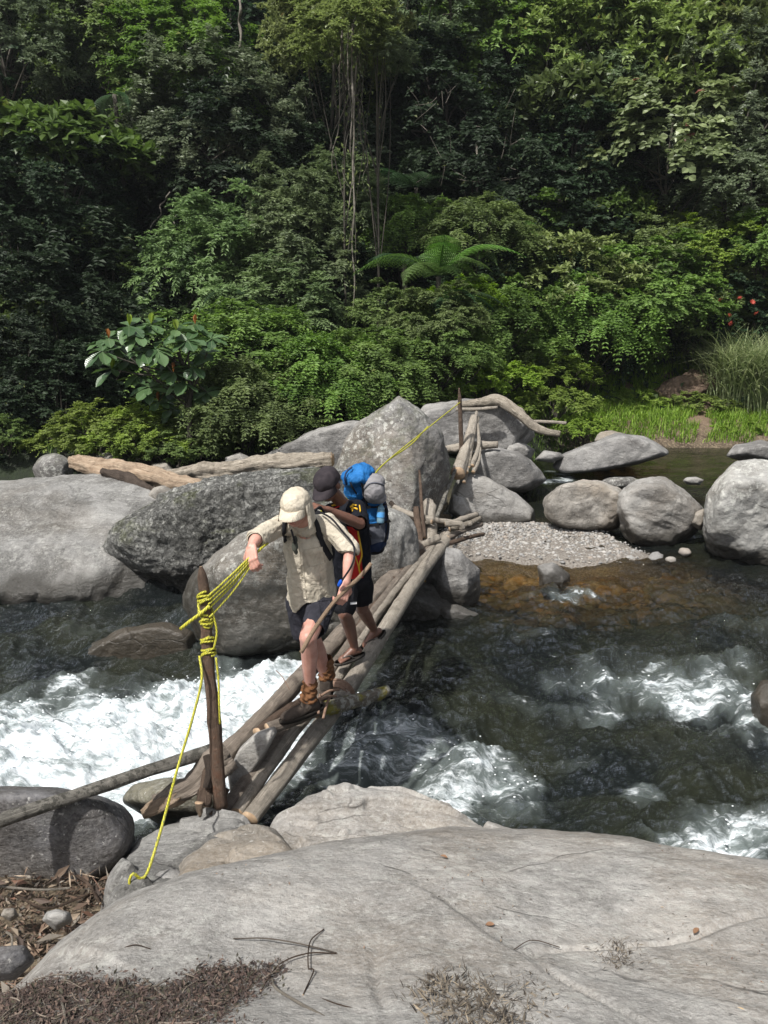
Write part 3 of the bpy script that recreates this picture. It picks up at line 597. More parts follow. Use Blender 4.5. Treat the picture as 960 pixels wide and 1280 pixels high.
# countable cobbles lining the bar
cob = [(608, 690, 9), (628, 687, 7), (645, 691, 6), (597, 600+78, 10), (575, 683, 8), (560, 690, 9), (588, 668, 7), (772, 682, 10), (757, 690, 6), (786, 700, 9), (820, 697, 12), (735, 690, 6), (716, 688, 5), (690, 690, 6), (668, 686, 5), (838, 700, 7), (856, 690, 8)]
proto = None
for k, (a, b, s_) in enumerate(cob):
    V, F = pebble(rs, 3); c_ = greys[rs.randint(7)]; me = mesh_np('cobble', V, F, gravel_mat, attrs={'col': np.repeat([c_], len(V), 0)})
    o = link('cobble', me); p_ = G(a, b, 0.14); r_ = s_/960*p_[1]*1.0; o.scale = (r_, r_, r_); o.location = p_
    ordn = ['leftmost', 'second', 'third', 'fourth', 'fifth', 'sixth', 'seventh', 'eighth', 'ninth', 'tenth', 'eleventh', 'twelfth', 'thirteenth', 'fourteenth', 'fifteenth', 'sixteenth', 'rightmost']; rk = sorted(range(len(cob)), key=lambda i: cob[i][0]).index(k)
    tag(o, '%s cobble %son the water edge of the gravel bar' % (ordn[rk], '' if rk in (0, 16) else 'from the left '), 'cobble', 'cobbles along the gravel bar')
# ================================================================== timber
def wood_mat(name, a, b, c2=None, rough=0.8, bark=1.0, spots=0.0, spotc=(0.5, 0.5, 0.45), yellow=0.0, scale=1.0):
    m = NT(name); ob = m.obj(); uv = m.n('TexCoord').outputs['UV']
    st = m.n('Mapping', {0: uv, 3: (6.0, 1.2, 1.0)}).outputs[0]
    g1 = m.noise(st, 6.0*scale, 8, 0.7, 0.3); g2 = m.noise(ob, 14*scale, 6, 0.7); big = m.noise(ob, 2.2, 4)
    c = m.mix(m.mapr(g1, 0.32, 0.68), a, b); c = m.mix(m.mapr(g2, 0.5, 0.68, 0, 0.55), c, c2 or tuple(q*0.4 for q in a))
    c = m.mix(m.mapr(m.noise(ob, 6.0, 7, 0.75), 0.53, 0.58, 0, 0.5), c, tuple(q*0.5 for q in a)); c = m.mix(m.mapr(m.noise(st, 1.7*scale, 6, 0.75), 0.56, 0.62, 0, 0.6), c, tuple(min(1, q*1.35) for q in b))
    c = m.mix(m.mapr(big, 0.4, 0.6, 0, 0.35), c, tuple(q*0.55 for q in b))
    if spots: c = m.mix(m.math('MULTIPLY', m.mapr(m.noise(ob, 17.0, 6, 0.75), 0.49, 0.54), spots), c, spotc)
    if yellow: c = m.mix(m.math('MULTIPLY', m.mapr(m.noise(ob, 5.0, 4, 0.6), 0.50, 0.58), yellow), c, (0.34, 0.30, 0.04))
    h = m.math('ADD', m.math('MULTIPLY', g1, 0.8), m.math('MULTIPLY', g2, 0.8))
    n = m.bump(h, 0.9*bark, 0.03); n = m.bump(m.noise(st, 30, 4, 0.7), 0.3*bark, 0.004, n)
    return m.done(m.prin(color=c, rough=rough, normal=n, spec=0.25))
WM = {
 'grey': wood_mat('log_grey', (0.17, 0.138, 0.110), (0.30, 0.255, 0.212)),
 'pale': wood_mat('log_pale', (0.27, 0.235, 0.19), (0.44, 0.395, 0.335)),
 'brown': wood_mat('log_brown', (0.13, 0.085, 0.062), (0.24, 0.175, 0.13), bark=1.6),
 'post': wood_mat('post_bark', (0.16, 0.105, 0.075), (0.27, 0.19, 0.14), bark=1.4, c2=(0.28, 0.10, 0.045)),
 'mossy': wood_mat('log_lichen', (0.17, 0.145, 0.115), (0.30, 0.265, 0.215), spots=0.9, yellow=0.9, bark=1.4),
 'birch': wood_mat('log_speckled', (0.17, 0.16, 0.14), (0.33, 0.31, 0.27), spots=0.7, spotc=(0.05, 0.048, 0.04)),
 'drift': wood_mat('driftwood', (0.26, 0.22, 0.17), (0.46, 0.41, 0.34), bark=1.6, scale=0.7),
 'orange': wood_mat('driftwood_fresh', (0.30, 0.205, 0.135), (0.48, 0.38, 0.28), bark=1.4, scale=0.6),
 'dark': wood_mat('log_dark', (0.06, 0.045, 0.035), (0.13, 0.10, 0.08), bark=1.6),
}
m = NT('cut_wood'); ob = m.obj(); cut_mat = m.done(m.prin(color=m.mix(m.mapr(m.noise(ob, 20, 4), 0.3, 0.7), (0.30, 0.20, 0.12), (0.50, 0.37, 0.25)), rough=0.85))
def Wd(k, pts): return [W(a, b, d*k) for a, b, d in pts]
def log(name, P, R, mat, label, cat='log', seg=22, n=None, rough=0.21, knots=5, seed=0, parent=None, flat=1.0, wig=0.5, rscale=9.0, stretch=0.3, seamcut=True, group=None):
    P = np.array(P, float); Lg = np.linalg.norm(np.diff(P, axis=0), axis=1).sum(); n = n or int(np.clip(Lg*34, 14, 190))
    if np.ndim(R) and len(R) == len(P): q = catmull(np.column_stack([P, R]), n); P, R = q[:, :3], q[:, 3]
    else: P = catmull(P, n)
    R = np.broadcast_to(R, (n,)).copy()
    P = P+fbm(np.stack([np.linspace(0, Lg*1.1, n)+seed*9, np.zeros(n)+seed, np.zeros(n)], 1), 3)[:, None]*np.array([1, 0.4, 0.8])*R.mean()*wig
    V, F = tube(P, R, seg, rough=rough, rscale=rscale, seed=seed, knots=knots, stretch=stretch, flat=flat)
    # pull the end rings in a little for a worn rim
    mi = np.concatenate([np.zeros(len(F[0]), int), np.ones(len(F[1]), int)])
    L = np.linspace(0, Lg, n); uv = np.zeros((len(V), 2)); th = np.arange(seg)/seg
    uv[:n*seg, 0] = np.tile(np.abs(th*2-1), n); uv[:n*seg, 1] = np.repeat(L, seg)
    o = put(name, V, F, [mat, cut_mat], parent=parent, uv=uv, matidx=mi)
    if parent is None: tag(o, label, cat, group)
    elif label: o['label'] = label
    return o
Z = np.array
# main bridge logs
log('bridge_log', [W(524, 684, 8.639), W(470, 745, 7.155), W(400, 822, 5.883), W(330, 896, 5.035), W(262, 962, 4.473)], [0.092, 0.081, 0.072, 0.067, 0.074], WM['grey'], 'thick brown-grey log along the left side of the footbridge', knots=7, seed=1, seg=28, wig=0.12)
log('bridge_log', [W(574, 655, 9.858), W(530, 712, 7.897), W(478, 792, 6.307), W(430, 868, 5.353), W(370, 948, 4.611), W(312, 1024, 4.049)], [0.072, 0.070, 0.068, 0.066, 0.060, 0.055], WM['pale'], 'long pale smooth log along the right side of the footbridge', knots=6, seed=2, seg=28, rough=0.08, wig=0.12)
log('bridge_log', [W(556, 668, 9.222), W(520, 708, 7.950), W(470, 770, 6.678), W(420, 850, 5.565), W(360, 922, 4.770), W(296, 1018, 4.092)], [0.042, 0.040, 0.042, 0.045, 0.048, 0.046], WM['pale'], 'thin pale log second from the right in the footbridge', knots=4, seed=3, wig=0.12)
log('bridge_log', [W(545, 676, 8.904), W(500, 722, 7.579), W(455, 780, 6.466), W(405, 850, 5.512), W(345, 930, 4.696), W(276, 1022, 4.092)], [0.035, 0.038, 0.041, 0.045, 0.050, 0.050], WM['grey'], 'thin grey log between the thick left log and the pale ones', knots=4, seed=4, wig=0.12)
log('bridge_log', [W(528, 690, 8.374), W(480, 735, 7.314), W(440, 800, 6.201), W(385, 880, 5.247), W(330, 900, 4.982)], [0.035, 0.04, 0.04, 0.035, 0.03], WM['brown'], 'dark narrow pole pressed against the thick left log', knots=3, seed=5, wig=0.12)
log('cross_log', [W(484, 868, 5.366)+Z([0, 0, .03]), W(440, 882, 5.108)+Z([0, 0, .03]), W(395, 893, 4.902)+Z([0, 0, .03])], [0.040, 0.050, 0.054], WM['mossy'], 'short crosswise log with yellow lichen and pale bark beside the boot', knots=3, seed=6, seg=26)
log('cross_log', [W(402, 884, 4.933)+Z([0, 0, .0]), W(365, 900, 4.747)+Z([0, 0, .0]), W(334, 912, 4.623)+Z([0, 0, .0])], [0.046, 0.045, 0.040], WM['grey'], 'bare crosswise log end under the front boot', knots=2, seed=7)
log('cross_log', [W(378, 876, 5.108), W(352, 893, 4.902), W(322, 915, 4.644)], [0.03, 0.035, 0.035], WM['brown'], 'dark branch running behind the boot to the stone wedge', knots=2, seed=8)
log('support_pole', [W(262, 938, 4.28), W(190, 962, 3.98), W(100, 992, 3.66), W(0, 1026, 3.4), W(-90, 1056, 3.2)], [0.040, 0.036, 0.034, 0.034, 0.034], WM['birch'], 'long speckled pole running off the left edge of the frame', 'pole', knots=4, seed=9)
# root stub
rt = empty('root_stub', W(225, 1000, 4.1)); tag(rt, 'gnarled dark root end of the thick log with a jagged broken tip', 'root')
log('branch', [W(285, 945, 4.28), W(262, 962, 4.2), W(235, 985, 4.1), W(195, 1003, 4.05)], [0.075, 0.085, 0.062, 0.04], WM['grey'], None, parent=rt, seed=10, rough=0.6, seg=32)
log('branch', [W(262, 965, 4.15), W(257, 985, 4.05), W(252, 1008, 3.98)], [0.045, 0.042, 0.04], WM['brown'], None, parent=rt, seed=11, rough=0.6, seg=28)
log('branch', [W(258, 945, 4.12), W(262, 965, 4.05), W(259, 985, 4.0)], [0.022, 0.02, 0.024], WM['dark'], None, parent=rt, seed=12, rough=0.4)
log('splinter', [W(249, 1003, 3.95), W(249, 1012, 3.94), W(250, 1021, 3.93)], [0.026, 0.018, 0.003], WM['orange'], 'pale freshly broken tip', parent=rt, seed=13, n=8, seg=8)
log('branch', [W(283, 985, 4.12), W(272, 1005, 4.06), W(262, 1022, 4.02)], [0.018, 0.018, 0.014], WM['brown'], 'cut side root', parent=rt, seed=14, rough=0.5)
log('branch', [W(232, 985, 4.1), W(208, 1000, 4.05), W(180, 1018, 4.0)], [0.045, 0.05, 0.03], WM['orange'], 'split orange-brown root', parent=rt, seed=15, rough=0.7, seg=28)
# stone wedge between the logs
B('stone_wedge', [(290, 955), (300, 935), (328, 908), (342, 905), (346, 915), (330, 945), (300, 985), (288, 990), (285, 970)], 4.5, 0.12, 0.15, RM['slab'], 'squared grey stone block wedged between the logs behind the post', 'stone', kf=0.9, kb=0.9, p=30, seed=60, sub=5, disp=0.012)
# upright post
post = log('rope_post', [W(276, 1008, 4.02), W(270, 920, 4.05), W(262, 830, 4.10), W(256, 750, 4.14), W(253, 722, 4.16), W(251, 708, 4.17)], [0.040, 0.039, 0.035, 0.030, 0.026, 0.009], WM['post'], 'upright rough post with chipped pointed top wound with yellow rope', 'post', knots=4, seed=16, rough=0.2)
# driftwood on the left bank
log('driftwood_log', [W(90, 578, 11.9), W(140, 586, 11.6), W(200, 598, 11.3), W(260, 612, 11.0)], [0.10, 0.13, 0.13, 0.10], WM['orange'], 'bleached orange driftwood log with a split end at left', 'driftwood', rough=0.45, knots=4, seed=17, seg=32, rscale=5)
log('driftwood_log', [W(195, 602, 12.0), W(260, 592, 11.9), W(330, 582, 11.7), W(415, 574, 11.5)], [0.12, 0.155, 0.15, 0.10], WM['drift'], 'long furrowed grey-brown driftwood log behind the hikers', 'driftwood', rough=0.45, knots=4, seed=18, seg=32, rscale=5)
log('driftwood_log', [W(128, 590, 11.4), W(165, 603, 11.2), W(195, 618, 11.0)], [0.06, 0.09, 0.07], WM['dark'], 'dark broken driftwood piece below the bleached log', 'driftwood', rough=0.4, seed=19)
# driftwood bent branch at far right bank
log('driftwood_branch', [W(572, 507, 13.9), W(600, 503, 13.9), W(622, 500, 13.8), W(645, 515, 13.6), W(670, 535, 13.4), W(700, 543, 13.3)], [0.07, 0.075, 0.095, 0.085, 0.075, 0.05], WM['drift'], 'bent grey driftwood branch lying over the flat-topped boulder', 'driftwood', rough=0.25, knots=5, seed=20, seg=24)
log('driftwood_branch', [W(570, 512, 13.6), W(600, 511, 13.6), W(622, 509, 13.6)], [0.03, 0.03, 0.025], WM['pale'], 'thin straight stick under the bend of the driftwood branch', 'stick', seed=21)
log('driftwood_log', [W(555, 562, 13.0), W(585, 558, 12.9), W(622, 556, 12.8)], [0.06, 0.07, 0.06], WM['pale'], 'short round log lying behind the far stick bundle', 'driftwood', seed=22)
log('fallen_log', [W(822, 496, 19.6), W(850, 485, 19.7), W(878, 480, 19.9), W(905, 477, 20.2)], [0.20, 0.30, 0.27, 0.20], WM['brown'], 'weathered brown fallen log on the far right bank', 'log', rough=0.5, knots=5, seed=23, seg=30, rscale=4)
log('driftwood_stick', [W(655, 527, 16.2), W(680, 527, 16.2), W(708, 529, 16.1)], [0.03, 0.035, 0.03], WM['pale'], 'pale stick lying among the green mounds of the far bank', 'stick', seed=24)
# far half of the footbridge: bundle of poles
log('bridge_log', [W(572, 592, 11.6), W(582, 565, 12.3), W(593, 522, 13.5)], [0.115, 0.095, 0.07], WM['pale'], 'stout pale log of the far footbridge section', 'log', knots=3, seed=25, rough=0.1)
for k, (a, b, r, lab) in enumerate([((583, 590, 11.7), (596, 514, 13.6), 0.032, 'pale stick nearest the stout far log'), ((586, 585, 11.8), (598, 522, 13.5), 0.028, 'thin middle stick of the far footbridge bundle'), ((590, 582, 11.9), (597, 530, 13.3), 0.035, 'knobbly right-hand stick of the far footbridge bundle'), ((580, 603, 11.6), (590, 560, 12.4), 0.03, 'short white stick at the near end of the far bundle'), ((592, 590, 11.8), (600, 560, 12.5), 0.030, 'crooked stick on the outer right of the far bundle')]):
    mid = W((a[0]+b[0])/2+[1, -2, 5, 0, 3][k], (a[1]+b[1])/2, (a[2]+b[2])/2)
    log('bridge_stick', [W(*a), mid, W(*b)], [r, r*0.9, r*0.7], WM['drift'] if k % 2 else WM['pale'], lab, 'stick', knots=4, seed=26+k, rough=0.25)
log('upright_pole', [W(577, 572, 12.4), W(576, 530, 12.4), W(575, 500, 12.4), W(574, 485, 12.4)], [0.035, 0.034, 0.028, 0.012], WM['brown'], 'upright thin pole holding the far end of the yellow rope', 'pole', seed=33)
log('bridge_stick', [W(545, 650, 10.2), W(556, 620, 10.8), W(569, 588, 11.5)], [0.028, 0.028, 0.026], WM['birch'], 'slim whitish pole leaning between the two footbridge sections', 'stick', seed=34)
# middle trestle
log('trestle_log', [W(541, 690, 9.0), W(538, 655, 9.4), W(535, 628, 9.8)], [0.09, 0.08, 0.068], WM['pale'], 'stout pale upright log of the trestle', 'log', seed=35)
log('trestle_pole', [W(525, 690, 9.0), W(523, 665, 9.2), W(520, 634, 9.4)], [0.045, 0.045, 0.035], WM['brown'], 'short brown upright pole left of the trestle', 'pole', seed=36, rough=0.3)
log('trestle_pole', [W(531, 672, 9.1), W(528, 640, 9.3), W(526, 612, 9.5), W(524, 588, 9.7)], [0.024, 0.022, 0.020, 0.014], WM['brown'], 'thin brown upright pole of the trestle before the peaked boulder', 'pole', seed=37)
for k, (pts_, r, mt, lab) in enumerate([
    ([(492, 634, 9.6), (520, 645, 9.4), (560, 652, 9.2), (590, 655, 9.2)], 0.035, 'pale', 'long pale stick lashed across the trestle'),
    ([(488, 628, 9.7), (505, 645, 9.5), (530, 650, 9.3)], 0.028, 'dark', 'dark stick at the left end of the trestle'),
    ([(560, 655, 9.1), (580, 648, 9.2), (596, 643, 9.4)], 0.030, 'pale', 'curved pale stick at the right end of the trestle'),
    ([(562, 662, 9.1), (585, 655, 9.2), (600, 648, 9.4)], 0.034, 'drift', 'weathered stick in the brush pile beside the gravel bar'),
    ([(560, 672, 9.0), (582, 662, 9.2), (602, 655, 9.4)], 0.030, 'grey', 'grey stick low in the brush pile'),
    ([(556, 655, 9.0), (575, 655, 9.0), (578, 662, 9.0)], 0.035, 'pale', 'stubby forked stick at the head of the long pale log'),
    ([(514, 686, 8.6), (530, 680, 8.6), (548, 672, 8.7)], 0.040, 'pale', 'short crosspiece under the upper ends of the bridge logs'),
    ([(560, 680, 8.9), (585, 672, 9.1), (604, 668, 9.4)], 0.026, 'brown', 'brown twig at the bottom of the brush pile'),
    ([(498, 645, 9.7), (515, 655, 9.4), (540, 652, 9.2)], 0.028, 'drift', 'crooked stick against the peaked boulder foot')]):
    log('brush_stick', [W(*q) for q in pts_], r, WM[mt], lab, 'stick', knots=2, seed=40+k, rough=0.25)
# binding of vine round the logs near the boot
m = NT('vine_lashing'); lash_mat = m.done(m.prin(color=m.mix(m.mapr(m.noise(m.obj(), 30, 3), 0.3, 0.7), (0.13, 0.075, 0.05), (0.26, 0.17, 0.12)), rough=0.8))
root = empty('vine_lashing', W(424, 870, 5.3)); tag(root, 'twisted brown vine lashing tied round the logs beside the boots', 'lashing')
rs = np.random.RandomState(6); cc = W(424, 868, 5.37); ax = norm_ = (W(530, 712, 7.9)-W(370, 948, 4.61)); ax = ax/np.linalg.norm(ax); s1 = np.cross(ax, [0, 0, 1.0]); s1 /= np.linalg.norm(s1); s2 = np.cross(s1, ax)
for k in range(5):
    t = np.linspace(0, 2*math.pi, 30); rr = 0.092+0.006*k
    P = cc+ax*(0.02*k-0.05)+np.outer(np.cos(t)*rr*1.0, s1)+np.outer(np.sin(t)*rr, s2)+np.outer(np.sin(t*1+k)*0.015, ax)
    V, F = tube(P, 0.011, 7, rough=0.2); put('wrap', V, F, lash_mat, parent=root)
for k, (a, b) in enumerate([((398, 872, 4.95), (424, 862, 5.05)), ((404, 898, 4.7), (412, 872, 4.95)), ((398, 892, 4.72), (400, 868, 4.98)), ((392, 880, 4.8), (420, 870, 5.0)), ((345, 838, 5.1), (362, 862, 4.9))]):
    V, F = tube(catmull([W(*a), (W(*a)+W(*b))/2+[0, 0, .02], W(*b)], 10), 0.010 if k < 4 else 0.003, 6, rough=0.2); put('strand', V, F, lash_mat, parent=root)

# ================================================================== yellow rope
m = NT('yellow_rope'); ob = m.obj(); uvw = m.n('TexCoord').outputs['UV']
wv = m.n('TexWave', {'Vector': uvw, 'Scale': 1.0, 'Distortion': 0.0}, bands_direction='DIAGONAL').outputs[0]
c = m.mix(m.mapr(wv, 0.2, 0.8), (0.30, 0.29, 0.03), (0.62, 0.58, 0.05)); c = m.mix(m.mapr(m.noise(ob, 60, 2), 0.6, 0.66), c, (0.20, 0.22, 0.06))
rope_mat = m.done(m.prin(color=c, rough=0.55, normal=m.bump(wv, 0.6, 0.004)))
def ropeline(name, P, parent, r=0.0062, n=None, seed=0, wob=0.0):
    P = np.array(P, float); Lg = np.linalg.norm(np.diff(P, axis=0), axis=1).sum(); n = n or int(np.clip(Lg*60, 12, 260)); P = catmull(P, n)
    if wob: P = P+np.stack([fbm(np.stack([np.linspace(0, Lg*5, n), np.full(n, seed+k*9.1), np.zeros(n)], 1), 3) for k in range(3)], 1)*wob*np.sin(np.linspace(0, math.pi, n))[:, None]
    V, F = tube(P, r, 9, rough=0.05, rscale=60); uv = np.zeros((len(V), 2)); th = np.arange(9)/9
    uv[:n*9, 0] = np.tile(th*2, n); uv[:n*9, 1] = np.repeat(np.linspace(0, Lg*25, n), 9)
    return put(name, V, F, rope_mat, parent=parent, uv=uv)
rope = empty('yellow_rope', W(275, 1008, 4.02)); tag(rope, 'bright yellow rope wound round the post and stretched up to the hiker', 'rope')
def post_at(py):                        # axis point and radius of the post at a height in the photograph
    ys = np.array([1008, 920, 830, 750, 722, 708]); xs = np.array([276, 270, 262, 256, 253, 251]); ds = np.array([4.02, 4.05, 4.10, 4.14, 4.16, 4.17])
    return W(np.interp(-py, -ys, xs), py, np.interp(-py, -ys, ds))
def wraps(py0, py1, turns, R=0.038, seed=0, tilt=0.02):
    n = int(turns*26); t = np.linspace(0, turns*2*math.pi, n); rs_ = np.random.RandomState(seed)
    P = [post_at(py0+(py1-py0)*k/(n-1))+np.array([math.cos(a+1)*R, -math.sin(a+1)*R*1.0, tilt*math.cos(a)+0.006*math.sin(a*1.7+seed)]) for k, a in enumerate(t)]
    V, F = tube(np.array(P), 0.0075, 9, rough=0.06, rscale=60); uv = np.zeros((len(V), 2)); uv[:n*9, 0] = np.tile(np.arange(9)/9*2, n); uv[:n*9, 1] = np.repeat(np.linspace(0, turns*9, n), 9)
    put('wrap', V, F, rope_mat, parent=rope, uv=uv)
wraps(742, 753, 3.2, seed=1); wraps(757, 772, 2.2, seed=2, tilt=-0.05); wraps(797, 803, 2.4, seed=3, tilt=0.02); wraps(811, 820, 3.0, seed=4); wraps(774, 779, 1.2, 0.039, seed=7, tilt=0.01)
HAND = W(315, 697, 4.42)
for k, (a, b) in enumerate([((256, 742), (-0.004, 0.0, 0.012)), ((258, 747), (0.0, 0.0, 0.004)), ((257, 752), (0.004, 0, -0.004)), ((260, 757), (0.008, 0.01, -0.012)), ((264, 768), (0.01, 0, -0.024))]):
    s_ = post_at(a[1])+np.array([0.03, -0.045, 0]); e = HAND+np.array(b); mid = (s_+e)/2+np.array([0.0, 0, -0.004-0.004*k])
    ropeline('line', [s_, mid, e], rope, seed=k, wob=0.006)
ropeline('line', [HAND, HAND+np.array([0.05, 0.12, 0.03]), W(350, 668, 4.85), W(372, 652, 5.1), W(400, 640, 5.45), W(455, 610, 6.2), W(480, 580, 7.4), W(535, 535, 10.0), W(575, 503, 12.36)], rope, r=0.0080, seed=9)
ropeline('line', [W(490, 572, 8.0)+[0, 0, .0], W(515, 553, 9.2)-[0, 0, .015], W(535, 533, 10.1)], rope, r=0.0085, seed=12)
ropeline('tail', [W(226, 786, 4.12), W(237, 777, 4.10), W(252, 766, 4.09), W(262, 757, 4.10)], rope, r=0.0105, seed=10)
ropeline('tail', [post_at(820)+[0.045, -0.02, 0], W(273, 850, 4.05), W(274, 880, 4.0), W(275, 905, 4.0)], rope, seed=11)
ropeline('tail', [post_at(765)+[0.045, -0.02, 0], W(271, 790, 4.1), W(267, 812, 4.08)], rope, seed=13)
hang = [post_at(818)+[-0.05, -0.02, 0], W(252, 850, 4.0), W(240, 900, 3.92), W(222, 960, 3.8), W(206, 1020, 3.44), W(193, 1065, 3.32), W(183, 1093, 3.22), W(175, 1098, 3.20), W(167, 1092, 3.19), W(162, 1100, 3.18), W(163, 1116, 3.17)]
ropeline('tail', hang, rope, r=0.0075, seed=14)

# ================================================================== litter and twigs
m = NT('dead_leaf'); ca = m.attr('col').outputs['Color']; litter_mat = m.done(m.prin(color=ca, rough=0.75, normal=m.bump(m.noise(m.obj(), 40, 3), 0.4, 0.01)))
lit_cols = np.array([[0.13, 0.085, 0.058], [0.19, 0.13, 0.09], [0.075, 0.052, 0.04], [0.30, 0.235, 0.17], [0.19, 0.165, 0.135], [0.16, 0.085, 0.055], [0.055, 0.045, 0.035]])
def litter(name, pts, label, seed, Lr=(0.03, 0.08), w=0.4, sticks=0.25, cols=lit_cols, kind='stuff', hh=0.03):
    rs_ = np.random.RandomState(seed); n = len(pts); A = rs_.normal(size=(n, 3))*[1, 1, 0.35]; N_ = rs_.normal(size=(n, 3))*0.45+[0, 0, 1]; L = rs_.uniform(*Lr, n); ww = np.where(rs_.rand(n) < sticks, 0.08, w)*L
    P = pts+np.abs(rs_.normal(size=(n, 3)))*[0, 0, hh]
    A = A/np.linalg.norm(A, axis=1)[:, None]; N_ = N_-A*(A*N_).sum(1)[:, None]; N_ /= np.linalg.norm(N_, axis=1)[:, None]; Sd = np.cross(A, N_)
    f = rs_.uniform(-0.2, 0.35, n)[:, None]
    mid = P+A*L[:, None]*0.5+N_*ww[:, None]*f
    V = np.stack([P, mid+Sd*ww[:, None]*0.5, P+A*L[:, None], mid-Sd*ww[:, None]*0.5], 1).reshape(-1, 3); k = np.arange(n)[:, None]*4
    cc_ = np.repeat(cols[rs_.randint(len(cols), size=n)]*rs_.uniform(0.6, 1.3, (n, 1)), 4, 0)
    o = put(name, V, np.concatenate([k+np.array([[0, 1, 2]]), k+np.array([[0, 2, 3]])]), litter_mat, attrs={'col': cc_}, smooth=False); return tag(o, label, 'leaf litter', kind=kind)
rs = np.random.RandomState(14)
def hz(x, y): return bed_height(x, y)
x = rs.uniform(-2.1, -0.75, 11000); y = rs.uniform(2.0, 3.6, 11000); kp = poly_sdf(np.stack([x, y], 1), poly) > 0.1
litter('leaf_litter', np.stack([x[kp], y[kp], hz(x[kp], y[kp])+0.01+0.05*np.exp(-((x[kp]+1.15)**2+(y[kp]-3.15)**2)/0.08)], 1), 'heap of brown dead leaves and twigs in the hollow at lower left', 2, (0.010, 0.045), 0.38, 0.55, lit_cols*0.8, hh=0.018)
x = rs.uniform(-2.1, -0.75, 1500); y = rs.uniform(2.0, 3.6, 1500); kp = (poly_sdf(np.stack([x, y], 1), poly) > 0.1) & (fbm(np.stack([x*2, y*2, x*0], 1), 3) > -0.1)
litter('leaf_litter', np.stack([x[kp], y[kp], hz(x[kp], y[kp])+0.03+0.06*np.exp(-((x[kp]+1.15)**2+(y[kp]-3.15)**2)/0.08)], 1), 'larger curled dead leaves and sticks lying over the heap at lower left', 22, (0.04, 0.14), 0.34, 0.6, lit_cols, hh=0.03)
def patch(polypx, n, z=0.0):
    pl = np.array([on_slab(a, b)[:2] for a, b in polypx]); lo_, hi_ = pl.min(0), pl.max(0); q = rs.uniform(lo_-0.05, hi_+0.05, (n*4, 2)); sdv = poly_sdf(q, pl)+0.05*fbm(np.column_stack([q*9, q[:, 0]*0]), 3); q = q[sdv < np.maximum(0, np.abs(rs.normal(size=len(q)))*0.05-0.03)][:n]
    s_ = np.clip(poly_sdf(q, poly)+0.26, 0, None); zz = slab_top(q[:, 0], q[:, 1])-0.95*s_**2
    return np.column_stack([q, zz+z]), pl
moss_cols = np.array([[0.055, 0.036, 0.030], [0.080, 0.052, 0.042], [0.038, 0.026, 0.022], [0.12, 0.082, 0.062], [0.05, 0.045, 0.028]])
p_, pl_m = patch([(-30, 1290), (-20, 1262), (30, 1238), (100, 1226), (150, 1233), (215, 1240), (250, 1215), (300, 1213), (345, 1210), (330, 1228), (295, 1250), (283, 1275), (300, 1310), (100, 1330), (-30, 1330)], 26000)
litter('moss_mat', p_, 'dark reddish-brown mat of moss and rotten leaves at the lower left of the slab', 3, (0.005, 0.024), 0.4, 0.65, moss_cols, hh=0.010)
rs_f = np.random.RandomState(90)
soil_cols = np.array([[0.075, 0.06, 0.045], [0.12, 0.10, 0.075], [0.05, 0.04, 0.03], [0.22, 0.18, 0.13]])
p_, _ = patch([(520, 1238), (560, 1228), (610, 1238), (635, 1258), (650, 1300), (560, 1310), (540, 1270)], 4200)
litter('soil_patch', p_, 'dark earthy patch with dry grass at the bottom centre of the slab', 4, (0.006, 0.05), 0.2, 0.85, soil_cols, hh=0.014)
p_, _ = patch([(642, 1235), (662, 1225), (685, 1240), (690, 1275), (665, 1285), (655, 1262)], 1500); litter('soil_patch', p_, 'narrow strip of dark soil right of the dry grass patch', 5, (0.005, 0.03), 0.25, 0.8, soil_cols, hh=0.01)
p_, _ = patch([(760, 1195), (775, 1185), (790, 1192), (785, 1207), (765, 1207)], 420); litter('soil_patch', p_, 'tiny clump of debris near the middle of the slab', 6, (0.006, 0.03), 0.2, 0.85, soil_cols, hh=0.012)
q = rs.uniform([-1.2, 1.25], [2.1, 3.0], (3200, 2)); kp = (poly_sdf(q, poly) < -0.2) & (fbm(np.column_stack([q*1.7, q[:, 0]*0+3]), 3) > 0.05); q = q[kp]
litter('grit', np.column_stack([q, slab_top(q[:, 0], q[:, 1])+0.001]), 'sparse crumbs and leaf bits scattered on the bedrock', 7, (0.004, 0.014), 0.5, 0.4, hh=0.003)
rs2 = np.random.RandomState(33); lo_m, hi_m = pl_m.min(0), pl_m.max(0); q = rs2.uniform(lo_m, hi_m, (400, 2)); q = q[poly_sdf(q, pl_m) < 0.0][:90]; parts = []
for a in q:
    an = rs2.uniform(0, 6.28); L_ = rs2.uniform(0.03, 0.13); e = a+np.array([math.cos(an), math.sin(an)])*L_; mid = (a+e)/2+rs2.normal(size=2)*L_*0.12
    P = [np.array([v[0], v[1], float(slab_top(np.array([v[0]]), np.array([v[1]]))[0])+rs2.uniform(0.008, 0.02)]) for v in (a, mid, e)]
    parts.append(tube(catmull(P, 7), rs2.uniform(0.0010, 0.0026), 5, rough=0.2))
V, F = joinm(parts); tag(put('moss_twigs', V, F, WM['grey']), 'fine pale rootlets tangled in the dark moss mat', 'twigs', kind='stuff')
